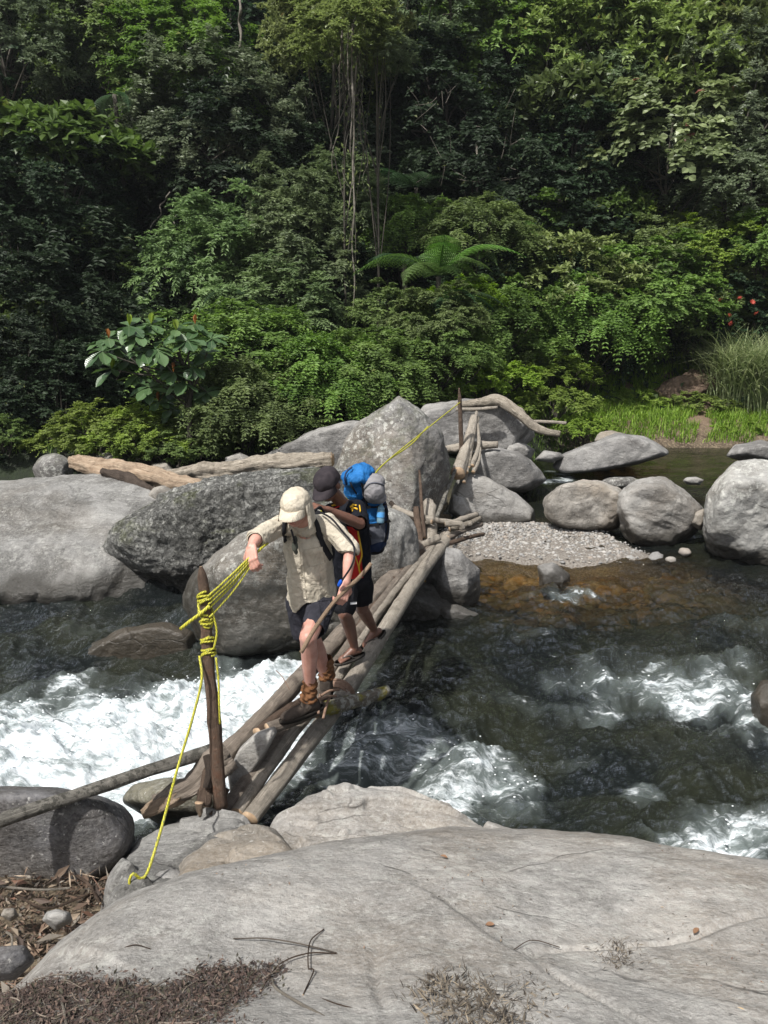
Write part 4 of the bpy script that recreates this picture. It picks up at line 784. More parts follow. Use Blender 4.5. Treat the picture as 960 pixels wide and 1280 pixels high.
# single twigs and leaves on the slab
tw = [([(292, 1175), (330, 1178), (370, 1184), (421, 1193)], 0.0022, 'grey', 'long straight twig lying on the slab'), ([(421, 1193), (385, 1196), (350, 1210), (327, 1240)], 0.0021, 'brown', 'curved twig meeting the long straight one'),
      ([(405, 1163), (388, 1182), (386, 1215), (393, 1217), (380, 1245)], 0.0022, 'brown', 'forked crooked twig crossing the long straight one'), ([(400, 1250), (425, 1262), (450, 1265)], 0.0018, 'brown', 'short twig with a bud near the bottom edge'),
      ([(150, 1188), (170, 1186), (188, 1188)], 0.0018, 'brown', 'tiny twig on the left slope of the slab'), ([(545, 1285), (560, 1262), (590, 1245)], 0.0045, 'pale', 'pale stalk lying over the earthy patch'),
      ([(585, 1240), (600, 1238), (650, 1232)], 0.0022, 'dark', 'thin stalk at the edge of the dry grass'), ([(340, 1225), (350, 1245), (420, 1285)], 0.004, 'pale', 'curved pale root near the bottom left'),
      ([(640, 1190), (665, 1150+30), (700, 1186)], 0.0015, 'brown', 'hair-thin stalk in the middle of the slab'), ([(75, 1245), (80, 1270), (84, 1290)], 0.004, 'pale', 'upright pale stalk in the moss mat'), ([(180, 1225), (205, 1250), (225, 1268)], 0.003, 'pale', 'thin root crossing the moss mat')]
for k, (pp, r, mt, lab) in enumerate(tw):
    log('twig', [on_slab(a, b, 0.006+(0.01 if 0 < i < len(pp)-1 else 0)) for i, (a, b) in enumerate(pp)], r, WM[mt], lab, 'twig', seg=7, n=40, knots=3, seed=70+k, rough=0.25, rscale=60, wig=4.0)
lf = NT('fallen_leaf'); leaf_y = lf.done(lf.prin(color=(0.42, 0.27, 0.10), rough=0.6)); lf = NT('fallen_leaf_brown'); leaf_b = lf.done(lf.prin(color=(0.20, 0.11, 0.06), rough=0.6))
for k, (a, b, mt, lab) in enumerate([(571, 1183, leaf_y, 'pale yellow curled leaf left of centre on the slab'), (626, 1187, leaf_y, 'flat yellow leaf at the centre of the slab'), (555, 1073, leaf_b, 'brown leaf near the top of the slab'), (870, 1166, leaf_b, 'small brown leaf on the right of the slab'), (927, 1268, leaf_y, 'pale tan leaf at the bottom right corner'), (612, 1158, leaf_b, 'tiny brown leaf above the yellow one')]):
    t = np.linspace(0, 1, 6); w_ = 0.009*np.sin(t*math.pi)**0.7; V = []
    for i in range(6):
        for s in (-1, 0, 1): V.append([t[i]*0.034-0.017, s*w_[i], 0.005*s*s+0.004*math.sin(t[i]*3)])
    me = mesh_np('fallen_leaf', np.array(V), grid_faces(6, 3), mt); o = link('fallen_leaf', me); o.location = on_slab(a, b, 0.004); o.rotation_euler = (0.1, 0.1, k*1.3); tag(o, lab, 'leaf')
# loose sticks in the left hollow
for k, (pp, r, lab) in enumerate([([(0, 1108), (50, 1112), (88, 1110)], 0.006, 'pale stick lying along the top of the leaf heap'), ([(8, 1165), (15, 1172), (12, 1195), (0, 1210)], 0.005, 'thin curved pale stick at the left edge'), ([(95, 1095), (110, 1105), (125, 1130)], 0.007, 'brown stick sloping through the leaf heap'), ([(20, 1120), (60, 1135), (110, 1118)], 0.006, 'dark stick crossing the leaf heap')]):
    log('stick', [G(a, b, 0.62) for a, b in pp], r, WM['pale' if k < 2 else 'brown'], lab, 'stick', seg=8, n=24, seed=90+k)
# ================================================================== foliage
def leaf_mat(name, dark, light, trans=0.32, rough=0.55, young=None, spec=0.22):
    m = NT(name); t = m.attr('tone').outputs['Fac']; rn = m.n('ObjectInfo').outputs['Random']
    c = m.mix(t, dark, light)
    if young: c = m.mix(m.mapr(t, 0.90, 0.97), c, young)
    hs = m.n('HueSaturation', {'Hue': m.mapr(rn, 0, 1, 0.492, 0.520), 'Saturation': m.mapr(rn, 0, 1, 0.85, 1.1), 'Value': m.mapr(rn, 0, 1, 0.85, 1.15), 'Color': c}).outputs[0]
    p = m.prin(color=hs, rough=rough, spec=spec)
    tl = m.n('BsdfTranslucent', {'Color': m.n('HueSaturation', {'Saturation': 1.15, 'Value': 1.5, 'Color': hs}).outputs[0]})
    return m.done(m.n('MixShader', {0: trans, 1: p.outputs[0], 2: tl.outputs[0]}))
bark_m = NT('tree_bark'); ob = bark_m.obj()
tree_bark = bark_m.done(bark_m.prin(color=bark_m.mix(bark_m.mapr(bark_m.noise(bark_m.scalev(ob, (1, 1, 0.3)), 6, 5, 0.7), 0.35, 0.65), (0.028, 0.024, 0.018), (0.095, 0.083, 0.066)), rough=0.9, normal=bark_m.bump(bark_m.noise(bark_m.scalev(ob, (1, 1, 0.2)), 20, 5), 0.7, 0.03)))
pale_m = NT('pale_bark'); ob = pale_m.obj()
pale_bark = pale_m.done(pale_m.prin(color=pale_m.mix(pale_m.mapr(pale_m.noise(ob, 8, 5, 0.7), 0.35, 0.65), (0.085, 0.075, 0.058), (0.24, 0.215, 0.18)), rough=0.85))

def norm(a): return a/(np.linalg.norm(a, axis=-1, keepdims=True)+1e-9)
def leaves_to_mesh(Bp, A, Nn, L, Wd, tone, curl=0.12, fold=0.22, six=False):
    """Bp base points, A axis, Nn normal (all Nx3), L, Wd lengths -> V,F,tone"""
    A = norm(A); Sd = norm(np.cross(A, Nn)); Nn = np.cross(Sd, A); n = len(Bp); L = np.broadcast_to(L, (n,))[:, None]; Wd = np.broadcast_to(Wd, (n,))[:, None]
    if not six:
        tip = Bp+A*L-Nn*L*curl; mid = Bp+A*L*0.45+Nn*Wd*fold
        V = np.stack([Bp, mid+Sd*Wd*0.5, tip, mid-Sd*Wd*0.5], 1).reshape(-1, 3); k = np.arange(n)[:, None]*4
        F = np.concatenate([k+np.array([[0, 1, 2]]), k+np.array([[0, 2, 3]])]); return V, F, np.repeat(tone, 4)
    m1 = Bp+A*L*0.3+Nn*Wd*fold*0.6; m2 = Bp+A*L*0.68+Nn*Wd*(fold*0.7); tip = Bp+A*L-Nn*L*curl; ctr = Bp+A*L*0.55-Nn*L*curl*0.1
    V = np.stack([Bp, m1+Sd*Wd*0.40, m2+Sd*Wd*0.48, tip, m2-Sd*Wd*0.48, m1-Sd*Wd*0.40, ctr], 1).reshape(-1, 3); k = np.arange(n)[:, None]*7
    F = np.concatenate([k+np.array([[6, a, b]]) for a, b in ((0, 1), (1, 2), (2, 3), (3, 4), (4, 5), (5, 0))]); return V, F, np.repeat(tone, 7)
def clumps_for(rs, n, shape, rz, low=-0.35):
    if shape == 'dome':
        u = norm(rs.normal(size=(n*3, 3))); u = u[u[:, 2] > low][:n]; r = rs.uniform(0.55, 1.0, (len(u), 1))**0.6
        C = u*r; C[:, 2] *= rz
        lump = 1+0.28*fbm(u*1.9+rs.uniform(0, 50), 2)[:, None]*2; C = C*lump
    elif shape == 'layers':
        C = []; nl = 5
        for k in range(nl):
            for q in range(n//nl):
                a = rs.uniform(0, 6.28); rr = rs.uniform(0.15, 1)**0.6*(1-0.55*(k/(nl-1))**1.6)
                C.append([math.cos(a)*rr, math.sin(a)*rr, rz*(-0.55+1.35*k/(nl-1))+0.10*rs.normal()-0.22*rr*rr+0.18*math.sin(a*3+k*2)])
        C = np.array(C)
    elif shape == 'hang':
        C = []
        for q in range(n):
            a = rs.uniform(0, 6.28); rr = rs.uniform(0, 1)**0.5; C.append([math.cos(a)*rr, math.sin(a)*rr, rz*rs.uniform(-1, 1)*(0.9-0.4*rr)])
        C = np.array(C)
    return C
def crown_mesh(name, seed, mat, n_cl=70, nt=14, nl=7, tl=0.26, L=0.07, Wd=0.035, shape='dome', rz=0.75, droop=0.35, six=False, rosette=0, up=0.45, low=-0.35, upn=1.0, spread=0.8):
    rs = np.random.RandomState(seed); C = clumps_for(rs, n_cl, shape, rz, low); n = len(C)
    out = norm(C*np.array([1, 1, 1.0/rz*0.8])+np.array([0, 0, 0.25]))
    d = norm(out[:, None, :]*0.7+rs.normal(size=(n, nt, 3))*spread*0.75+np.array([0, 0, up])); tlen = tl*rs.uniform(0.5, 1.15, (n, nt, 1))
    ctone = rs.uniform(0.15, 0.65, (n, 1))
    t = np.linspace(0.25, 1.0, nl)[None, None, :, None]
    P = C[:, None, None, :]+d[:, :, None, :]*tlen[:, :, None, :]*t; P[..., 2] -= droop*tlen*(t[..., 0]**2)
    side = norm(np.cross(d, np.array([0, 0, 1.0])))[:, :, None, :]
    dd = d[:, :, None, :]+np.array([0, 0, -2*droop*0.35])*t
    Bp, A, Nn, T, LL = [], [], [], [], []
    for s in (-1, 1):
        a = dd*0.55+side*s*1.0+rs.normal(size=P.shape)*0.28; a[..., 2] -= 0.12
        nn = np.array([0, 0, 0.62])*upn+out[:, None, None, :]*(0.8 if upn <= 1 else 0.35)+rs.normal(size=P.shape)*0.36
        Bp.append(P.reshape(-1, 3)); A.append(a.reshape(-1, 3)); Nn.append(nn.reshape(-1, 3))
        T.append((np.repeat(ctone, nt*nl, 1)+rs.uniform(-0.2, 0.35, (n, nt*nl))).ravel()); LL.append((L*rs.uniform(0.65, 1.15, (n, nt, nl))*(1-0.35*t[..., 0]**3)).ravel())
    if rosette:
        tip = P[:, :, -1, :].reshape(-1, 3)
        for k in range(rosette):
            a = np.repeat(d.reshape(-1, 3), 1, 0)*0.5+norm(rs.normal(size=tip.shape))*0.9
            Bp.append(tip); A.append(a); Nn.append(np.array([0, 0, 1.0])+rs.normal(size=tip.shape)*0.4); T.append(rs.uniform(0.4, 0.95, len(tip))); LL.append(L*rs.uniform(0.8, 1.3, len(tip)))
    Bp, A, Nn, T, LL = map(np.concatenate, (Bp, A, Nn, T, LL)); T = np.clip(T, 0, 1)
    yt = rs.uniform(0, 1, len(T)) > 0.992; T[yt] = 1.0
    V, F, tn = leaves_to_mesh(Bp, A, Nn, LL, LL*(Wd/L)*rs.uniform(0.8, 1.2, len(LL)), np.minimum(T, np.where(yt, 1, 0.9)), six=six)
    me = mesh_np(name, V, F, mat, smooth=False, attrs={'tone': tn}); return me, C
LM = {
 'bright': leaf_mat('foliage_bright', (0.095, 0.14, 0.024), (0.3, 0.4, 0.065), young=(0.19, 0.20, 0.04)),
 'mid': leaf_mat('foliage_mid', (0.06, 0.095, 0.028), (0.215, 0.3, 0.083), young=(0.15, 0.17, 0.05)),
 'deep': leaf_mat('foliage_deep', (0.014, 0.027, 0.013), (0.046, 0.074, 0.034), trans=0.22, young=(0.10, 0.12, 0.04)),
 'mimosa': leaf_mat('foliage_mimosa', (0.08, 0.12, 0.052), (0.26, 0.34, 0.15)),
 'silver': leaf_mat('foliage_silver', (0.06, 0.082, 0.045), (0.23, 0.275, 0.16), rough=0.35, young=(0.16, 0.18, 0.09)),
 'olive': leaf_mat('foliage_olive', (0.07, 0.09, 0.032), (0.29, 0.345, 0.125), rough=0.38, young=(0.20, 0.17, 0.07)),
 'broad': leaf_mat('foliage_broad', (0.08, 0.105, 0.045), (0.32, 0.365, 0.18), rough=0.35, young=(0.20, 0.08, 0.07)),
 'lime': leaf_mat('foliage_lime', (0.04, 0.068, 0.02), (0.125, 0.18, 0.05), rough=0.35, young=(0.17, 0.20, 0.05)),
}
LM['fresh'] = leaf_mat('foliage_fresh', (0.1, 0.165, 0.022), (0.3, 0.42, 0.055), trans=0.35, young=(0.34, 0.36, 0.07))
CR = {}
def reg(k, *a, **kw): CR[k] = crown_mesh('foliage_'+k, *a, **kw)
reg('shrub', 1, LM['bright'], n_cl=150, nt=13, nl=5, tl=0.17, L=0.058, Wd=0.039, rz=0.70, low=-0.2)
reg('shrub2', 2, LM['mid'], n_cl=130, nt=14, nl=6, tl=0.22, L=0.069, Wd=0.042, rz=0.80, low=-0.3, droop=0.5)
reg('wild', 3, LM['mid'], n_cl=108, nt=16, nl=7, tl=0.36, L=0.080, Wd=0.039, rz=0.85, droop=0.75, spread=1.0)
reg('mimosa', 4, LM['mimosa'], n_cl=110, nt=15, nl=9, tl=0.27, L=0.083, Wd=0.033, shape='layers', rz=0.62, droop=0.45, up=0.1, upn=1.6)
reg('deep', 5, LM['deep'], n_cl=121, nt=15, nl=6, tl=0.28, L=0.086, Wd=0.051, rz=1.05, low=-0.8)
reg('deep2', 6, LM['deep'], n_cl=70, nt=13, nl=6, tl=0.36, L=0.117, Wd=0.060, rz=1.2, shape='hang', droop=0.9)
reg('silver', 7, LM['silver'], n_cl=135, nt=15, nl=6, tl=0.25, L=0.066, Wd=0.033, rz=0.9, low=-0.6)
reg('olive', 8, LM['olive'], n_cl=128, nt=13, nl=6, tl=0.26, L=0.086, Wd=0.042, rz=0.95, low=-0.6, rosette=2)
reg('broad', 9, LM['broad'], n_cl=81, nt=10, nl=4, tl=0.30, L=0.145, Wd=0.108, rz=0.85, low=-0.5, six=True, droop=0.5)
reg('lime', 10, LM['lime'], n_cl=45, nt=11, nl=4, tl=0.30, L=0.172, Wd=0.083, rz=0.6, low=-0.3, six=True, rosette=3)
reg('midtree', 11, LM['mid'], n_cl=121, nt=14, nl=6, tl=0.27, L=0.088, Wd=0.048, rz=1.0, low=-0.6)
reg('cover', 12, LM['fresh'], n_cl=150, nt=14, nl=5, tl=0.14, L=0.047, Wd=0.039, rz=0.42, low=-0.05)
_trunks = {}
def plant(kind, px, py, d, r, rzs=1.0, name='tree', label='', cat='tree', group=None, seed=0, trunk=True, bark=None, thick=0.03):
    """crown centre at the sight line's point d metres ahead, crown radius r"""
    rs = np.random.RandomState(seed*7+int(px)); c = W(px, py, d)
    gz = float(bed_height(np.array([c[0]]), np.array([c[1]]))[0]); me, C = CR[kind]
    base = np.array([c[0], c[1], min(gz, c[2]-0.3)-0.1])
    root = empty(name, base); tag(root, label, cat, group)
    o = link('crown' if trunk else 'foliage', me, root); r = r*1.12; o.location = Vector(c-base); o.scale = (r, r*rs.uniform(0.9, 1.1), r*rzs); o.rotation_euler = (rs.uniform(-.08, .08), rs.uniform(-.08, .08), rs.uniform(0, 6.28))
    # stem and limbs reaching the clumps
    parts = []; h = c[2]-base[2]; tr = thick*r*0.9+0.02
    rot = np.array(o.rotation_euler.to_matrix()); CC = (C*np.array(o.scale))@rot.T+(c-base)
    lean = rs.normal(size=2)*0.06*r
    top = np.array([lean[0], lean[1], h+0.25*r*rzs])
    main = catmull([[0, 0, -0.2], [lean[0]*1.5, lean[1]*0.3, h*0.4], [lean[0]*0.4, lean[1], h*0.8], top], 12)
    parts.append(tube(main, np.linspace(tr, tr*0.35, 12), 8, caps=False))
    sel = rs.choice(len(CC), min(13, len(CC)), replace=False)
    for k in sel:
        e = CC[k]; t0 = rs.uniform(0.35, 0.9) if h > r else rs.uniform(0.05, 0.4); s_ = main[int(t0*11)]
        mid = s_*0.5+e*0.5+rs.normal(size=3)*0.08*r+np.array([0, 0, 0.06*r])
        parts.append(tube(catmull([s_, mid, e], 8), np.linspace(tr*0.45, tr*0.12, 8), 5, caps=False))
    V, F = joinm(parts); ob_ = mesh_np('trunk' if trunk else 'stems', V, F, bark or tree_bark)
    link('trunk' if trunk else 'stems', ob_, root)
    return root

# ---- named bushes and trees of the photograph, near to far
PL = [
 ('shrub', 118, 548, 13.9, 0.95, 0.75, 'bush', 'rounded bright green bush at the far left bank beside the dark gap', 'bush', 0),
 ('shrub', 175, 552, 13.7, 0.95, 0.8, 'bush', 'bright green bush directly under the large-leaved tree', 'bush', 0),
 ('shrub2', 225, 565, 13.5, 0.70, 0.7, 'bush', 'low dark green bush at the foot of the large-leaved tree', 'bush', 0),
 ('wild', 300, 520, 14.2, 1.15, 0.9, 'shrub', 'arching mid green shrub just right of the large-leaved tree', 'shrub', 0),
 ('shrub2', 350, 525, 14.6, 1.05, 0.85, 'shrub', 'leafy green shrub above the driftwood log', 'shrub', 0),
 ('wild', 400, 490, 15.2, 1.20, 0.9, 'shrub', 'tall feathery shrub left of the peaked boulder', 'shrub', 0),
 ('wild', 470, 478, 15.8, 1.25, 0.85, 'shrub', 'loose bright shrub behind the top of the peaked boulder', 'shrub', 0),
 ('shrub2', 425, 535, 14.9, 0.70, 0.6, 'shrub', 'small low shrub beside the flat rock shelf', 'shrub', 0),
 ('wild', 310, 455, 16.2, 1.50, 0.8, 'shrub', 'wide green shrub under the layered tree', 'shrub', 0),
 ('shrub2', 540, 440, 16.6, 0.95, 0.9, 'shrub', 'green shrub hiding the stem of the bright tree fern', 'shrub', 0),
 ('shrub2', 530, 465, 17.5, 1.30, 0.8, 'shrub', 'dark shrub at the foot of the tree fern', 'shrub', 0),
 ('mimosa', 262, 335, 19.0, 1.75, 1.0, 'tree', 'layered feathery tree left of the hanging vine', 'tree', 1),
 ('mimosa', 365, 310, 19.8, 1.90, 1.0, 'tree', 'larger layered feathery tree just behind the hanging vine', 'tree', 1),
 ('mimosa', 350, 385, 18.2, 1.70, 0.8, 'tree', 'lower layered feathery tree in front of the other two', 'tree', 1),
 ('mimosa', 425, 262, 21.5, 1.60, 0.9, 'tree', 'pale flat-topped tree behind the vine strands', 'tree', 1),
 ('shrub2', 640, 338, 22.7, 1.99, 0.95, 'shrub', 'tall vine-covered bush right of the tree fern', 'shrub', 0),
 ('wild', 605, 420, 19.2, 1.50, 0.9, 'shrub', 'green shrub below the vine-covered bush', 'shrub', 0),
 ('olive', 700, 374, 20.7, 1.58, 0.9, 'shrub', 'yellowish leafy shrub in the middle of the right bank', 'shrub', 0),
 ('wild', 735, 414, 20.0, 1.52, 0.9, 'shrub', 'soft feathery green shrub right of the yellowish one', 'shrub', 0),
 ('shrub2', 790, 374, 20.9, 1.89, 0.85, 'shrub', 'big blue-green feathery shrub above the brown log', 'shrub', 0),
 ('wild', 835, 348, 22.2, 1.78, 0.9, 'shrub', 'broad soft shrub left of the red flowers', 'shrub', 0),
 ('shrub', 760, 333, 23.2, 1.78, 0.8, 'shrub', 'bright bush on the skyline of the right thicket', 'shrub', 0),
 ('shrub', 880, 330, 21.8, 1.70, 0.8, 'shrub', 'bright rounded bush high on the right bank', 'shrub', 0),
 ('wild', 650, 453, 19.9, 1.16, 0.8, 'shrub', 'small loose shrub above the bent driftwood', 'shrub', 0),
 ('cover', 605, 482, 17.2, 1.15, 0.9, 'bush', 'yellow-green low bush behind the upright pole', 'bush', 0),
 ('cover', 690, 507, 17.6, 0.95, 0.9, 'bush', 'bright green mound of leaves behind the bent driftwood', 'bush', 0),
 ('cover', 730, 538, 16.8, 0.70, 0.9, 'bush', 'low green mound between the driftwood tail and the pool', 'bush', 0),
 ('cover', 790, 503, 20.0, 1.00, 0.8, 'bush', 'leafy mound left of the brown fallen log', 'bush', 0),
 ('shrub', 640, 512, 17.5, 0.60, 0.7, 'bush', 'small bush above the bend of the driftwood branch', 'bush', 0),
 ('cover', 850, 540, 19.0, 0.90, 0.55, 'bush', 'low bright herb mound beside the flat bank rock', 'bush', 0),
 ('cover', 905, 533, 19.0, 1.10, 0.65, 'bush', 'bright green herb mound at the right end of the pool', 'bush', 0),
 ('cover', 965, 530, 19.2, 1.10, 0.7, 'bush', 'bright green herb mound at the right frame edge', 'bush', 0),
 ('deep', 915, 379, 21.7, 1.68, 0.9, 'shrub', 'dark shrub carrying red flowers at the right edge', 'shrub', 0),
 ('silver', 560, 300, 23.0, 1.30, 0.9, 'shrub', 'greyish shrub behind the tree fern', 'shrub', 0),
 ('lime', 757, 265, 23.0, 0.95, 1.0, 'sapling', 'sapling with drooping pale broad leaves in the centre right', 'sapling', 1),
 ('lime', 5, 405, 17.0, 0.75, 1.0, 'sapling', 'bright leafy branch-tip sapling at the left frame edge', 'sapling', 1),
 ('shrub2', 5, 545, 14.0, 0.50, 0.8, 'bush', 'small dark bush at the left frame edge', 'bush', 0),
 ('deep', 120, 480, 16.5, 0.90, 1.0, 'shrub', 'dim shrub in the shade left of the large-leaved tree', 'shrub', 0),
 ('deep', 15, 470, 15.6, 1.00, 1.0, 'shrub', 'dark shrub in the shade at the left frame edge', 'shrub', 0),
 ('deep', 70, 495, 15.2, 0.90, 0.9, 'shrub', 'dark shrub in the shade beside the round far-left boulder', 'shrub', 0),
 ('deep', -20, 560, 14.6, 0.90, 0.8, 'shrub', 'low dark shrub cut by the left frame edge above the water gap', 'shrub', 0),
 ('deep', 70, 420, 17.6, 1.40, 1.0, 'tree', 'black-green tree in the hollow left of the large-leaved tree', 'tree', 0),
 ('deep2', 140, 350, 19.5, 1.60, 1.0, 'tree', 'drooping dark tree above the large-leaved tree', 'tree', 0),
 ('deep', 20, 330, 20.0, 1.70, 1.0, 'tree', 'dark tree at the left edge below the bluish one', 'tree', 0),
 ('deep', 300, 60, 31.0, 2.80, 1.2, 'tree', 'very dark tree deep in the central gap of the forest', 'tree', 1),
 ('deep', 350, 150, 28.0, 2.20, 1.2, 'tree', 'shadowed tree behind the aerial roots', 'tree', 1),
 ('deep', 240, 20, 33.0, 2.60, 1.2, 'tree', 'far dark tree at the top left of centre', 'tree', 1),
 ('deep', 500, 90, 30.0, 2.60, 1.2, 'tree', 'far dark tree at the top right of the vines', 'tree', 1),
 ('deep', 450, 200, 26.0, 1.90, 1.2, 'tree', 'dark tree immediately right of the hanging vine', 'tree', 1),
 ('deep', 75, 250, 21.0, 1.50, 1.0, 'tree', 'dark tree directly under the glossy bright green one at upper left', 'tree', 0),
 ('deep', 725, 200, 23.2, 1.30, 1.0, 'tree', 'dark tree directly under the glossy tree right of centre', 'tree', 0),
 ('silver', -5, 20, 28.0, 2.40, 1.2, 'tree', 'bluish green crown at the very top left corner', 'tree', 1),
 ('deep', 10, 130, 27.0, 2.20, 1.2, 'tree', 'dark tree between the pale corner crown and the glossy tree', 'tree', 1),
 ('olive', 650, 20, 27.0, 1.90, 1.0, 'tree', 'light green crown at the top left of the yellowish tree', 'tree', 1),
 ('olive', 920, 70, 25.0, 1.90, 1.0, 'tree', 'sunlit crown near the right edge above the silvery tree', 'tree', 1),
 ('silver', 780, 110, 25.0, 1.60, 0.9, 'tree', 'pale grey-green crown between the two broad-leaved ones', 'tree', 1),
 ('shrub2', 560, 438, 16.2, 0.950, 0.8, 'shrub', 'low green shrub below the shaded fern', 'shrub', 0),
 ('shrub2', 700, 330, 23.5, 1.60, 0.9, 'shrub', 'high green shrub behind the yellowish one', 'shrub', 0),
 ('shrub', 820, 300, 24.0, 1.70, 0.8, 'shrub', 'light green shrub under the broad-leaved tree', 'shrub', 0),
 ('olive', 430, 45, 18.9, 0.95, 0.7, 'tree', 'leafy branch mass from which the aerial roots hang', 'tree', 2),
 ('silver', 470, 70, 19.2, 0.70, 0.7, 'tree', 'small leafy clump right of the aerial roots near the top', 'tree', 0),
 ('wild', 600, 300, 20.3, 1.20, 0.8, 'shrub', 'shrub between the tree fern and the vine-covered bush', 'shrub', 0),
 ('shrub2', 500, 395, 17.6, 0.90, 0.8, 'shrub', 'shrub at the left foot of the tree fern', 'shrub', 0),
 ('shrub', 585, 385, 18.6, 0.95, 0.8, 'shrub', 'light shrub at the right side of the tree fern', 'shrub', 0),
 ('cover', 870, 505, 19.6, 1.00, 0.7, 'bush', 'bright herb mound between the brown log and the reeds', 'bush', 0),
 ('shrub', 690, 470, 18.9, 1.00, 0.7, 'bush', 'light green bush between the bent driftwood and the taller thicket', 'bush', 0),
 ('shrub2', 545, 402, 16.5, 0.95, 0.8, 'shrub', 'green shrub wrapped round the stem of the bright tree fern', 'shrub', 0),
 ('wild', 510, 300, 21.5, 1.2, 0.9, 'shrub', 'loose shrub left of the dark upper tree fern', 'shrub', 0),
 # upper forest
 ('lime', 75, 185, 22.0, 1.90, 0.7, 'tree', 'tree with glossy bright green leaves at the upper left', 'tree', 1),
 ('silver', 40, 235, 22.8, 1.80, 1.0, 'tree', 'bluish green tree below the glossy one at the left', 'tree', 1),
 ('silver', 10, 70, 25.0, 1.90, 1.1, 'tree', 'pale bluish crown in the top left corner', 'tree', 1),
 ('midtree', 135, 65, 26.0, 2.00, 1.0, 'tree', 'mid green tree near the top left', 'tree', 1),
 ('midtree', 235, 95, 25.0, 1.90, 0.9, 'tree', 'tree with golden tips above the dense dome tree', 'tree', 1),
 ('silver', 265, 165, 23.5, 2.20, 1.0, 'tree', 'dense domed grey-green tree in the upper left centre', 'tree', 1),
 ('deep', 300, 225, 23.0, 1.90, 1.0, 'tree', 'dark tree under the dense domed one', 'tree', 1),
 ('silver', 165, 15, 28.0, 2.00, 0.8, 'tree', 'pale green crown touching the top edge at left', 'tree', 1),
 ('olive', 420, 35, 24.0, 1.75, 0.9, 'tree', 'spreading tree at the top centre from which the vines hang', 'tree', 1),
 ('silver', 535, 25, 26.0, 2.10, 1.0, 'tree', 'tall shaded tree at the top just right of centre', 'tree', 1),
 ('midtree', 600, 70, 27.0, 2.20, 1.1, 'tree', 'dark green tree right of the hanging vines', 'tree', 1),
 ('deep', 560, 160, 25.0, 1.90, 1.0, 'tree', 'dark shadowy tree behind the twiggy thicket', 'tree', 1),
 ('deep2', 600, 225, 23.5, 1.70, 1.0, 'tree', 'twiggy thicket of drooping dark leaves in the centre', 'tree', 1),
 ('olive', 745, 55, 26.0, 2.30, 1.0, 'tree', 'tall yellowish tree at the top right of centre', 'tree', 1),
 ('olive', 850, 85, 25.5, 2.40, 1.1, 'tree', 'large sunlit tree in the upper right', 'tree', 1),
 ('lime', 720, 145, 24.0, 1.50, 1.0, 'tree', 'bright glossy-leaved tree left of the broad-leaved one', 'tree', 1),
 ('broad', 835, 175, 23.0, 1.75, 0.9, 'tree', 'tree with big pale flat leaves in the right centre', 'tree', 1),
 ('broad', 840, 110, 24.5, 1.30, 0.8, 'tree', 'upper crown of broad pale leaves among the sunlit tree', 'tree', 1),
 ('silver', 925, 150, 23.5, 2.10, 1.1, 'tree', 'silvery green tree at the right edge above the thicket', 'tree', 1),
 ('silver', 930, 235, 22.0, 1.50, 0.9, 'tree', 'grey-green spreading tree at the right edge below the silvery one', 'tree', 1),
 ('midtree', 955, 30, 27.0, 2.20, 1.0, 'tree', 'green tree in the top right corner', 'tree', 1),
 ('midtree', 690, 25, 30.0, 2.30, 1.0, 'tree', 'distant green crown at the top behind the yellowish tree', 'tree', 1),
 ('deep', 775, 225, 24.5, 1.50, 1.0, 'tree', 'dark hollow crown beneath the broad-leaved tree', 'tree', 1),
 ('shrub2', 960, 310, 21.0, 1.20, 1.0, 'shrub', 'bright leafy shrub on the right frame edge', 'shrub', 0),
]
for k, (kind, px, py, d, r, rzs, nm, lab, cat, tr) in enumerate(PL):
    plant(kind, px, py, d, r, rzs, nm, lab, cat, seed=k+1, trunk=bool(tr), thick=0.012 if tr == 2 else 0.03)
# the dark mass of forest filling the slope behind them
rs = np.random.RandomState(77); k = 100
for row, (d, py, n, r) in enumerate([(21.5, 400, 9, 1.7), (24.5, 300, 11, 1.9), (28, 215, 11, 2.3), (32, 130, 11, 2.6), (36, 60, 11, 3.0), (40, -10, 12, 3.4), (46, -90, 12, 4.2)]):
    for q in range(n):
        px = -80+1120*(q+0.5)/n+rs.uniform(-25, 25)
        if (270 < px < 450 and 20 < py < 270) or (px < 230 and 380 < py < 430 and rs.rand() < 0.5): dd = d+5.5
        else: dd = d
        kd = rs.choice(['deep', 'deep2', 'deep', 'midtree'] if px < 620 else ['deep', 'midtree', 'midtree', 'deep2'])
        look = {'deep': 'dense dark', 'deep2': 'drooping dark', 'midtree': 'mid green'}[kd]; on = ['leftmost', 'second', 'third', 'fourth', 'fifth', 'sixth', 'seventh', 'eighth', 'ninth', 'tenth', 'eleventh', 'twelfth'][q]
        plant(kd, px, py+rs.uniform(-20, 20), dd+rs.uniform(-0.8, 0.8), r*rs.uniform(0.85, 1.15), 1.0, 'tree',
              '%s tree, %s%s in the %s tier of the forested slope' % (look, on, '' if q == 0 else ' from the left', ['lowest', 'second lowest', 'third', 'fourth', 'fifth', 'sixth', 'topmost'][row]), 'tree', 'trees massed on the forested slope', seed=k); k += 1

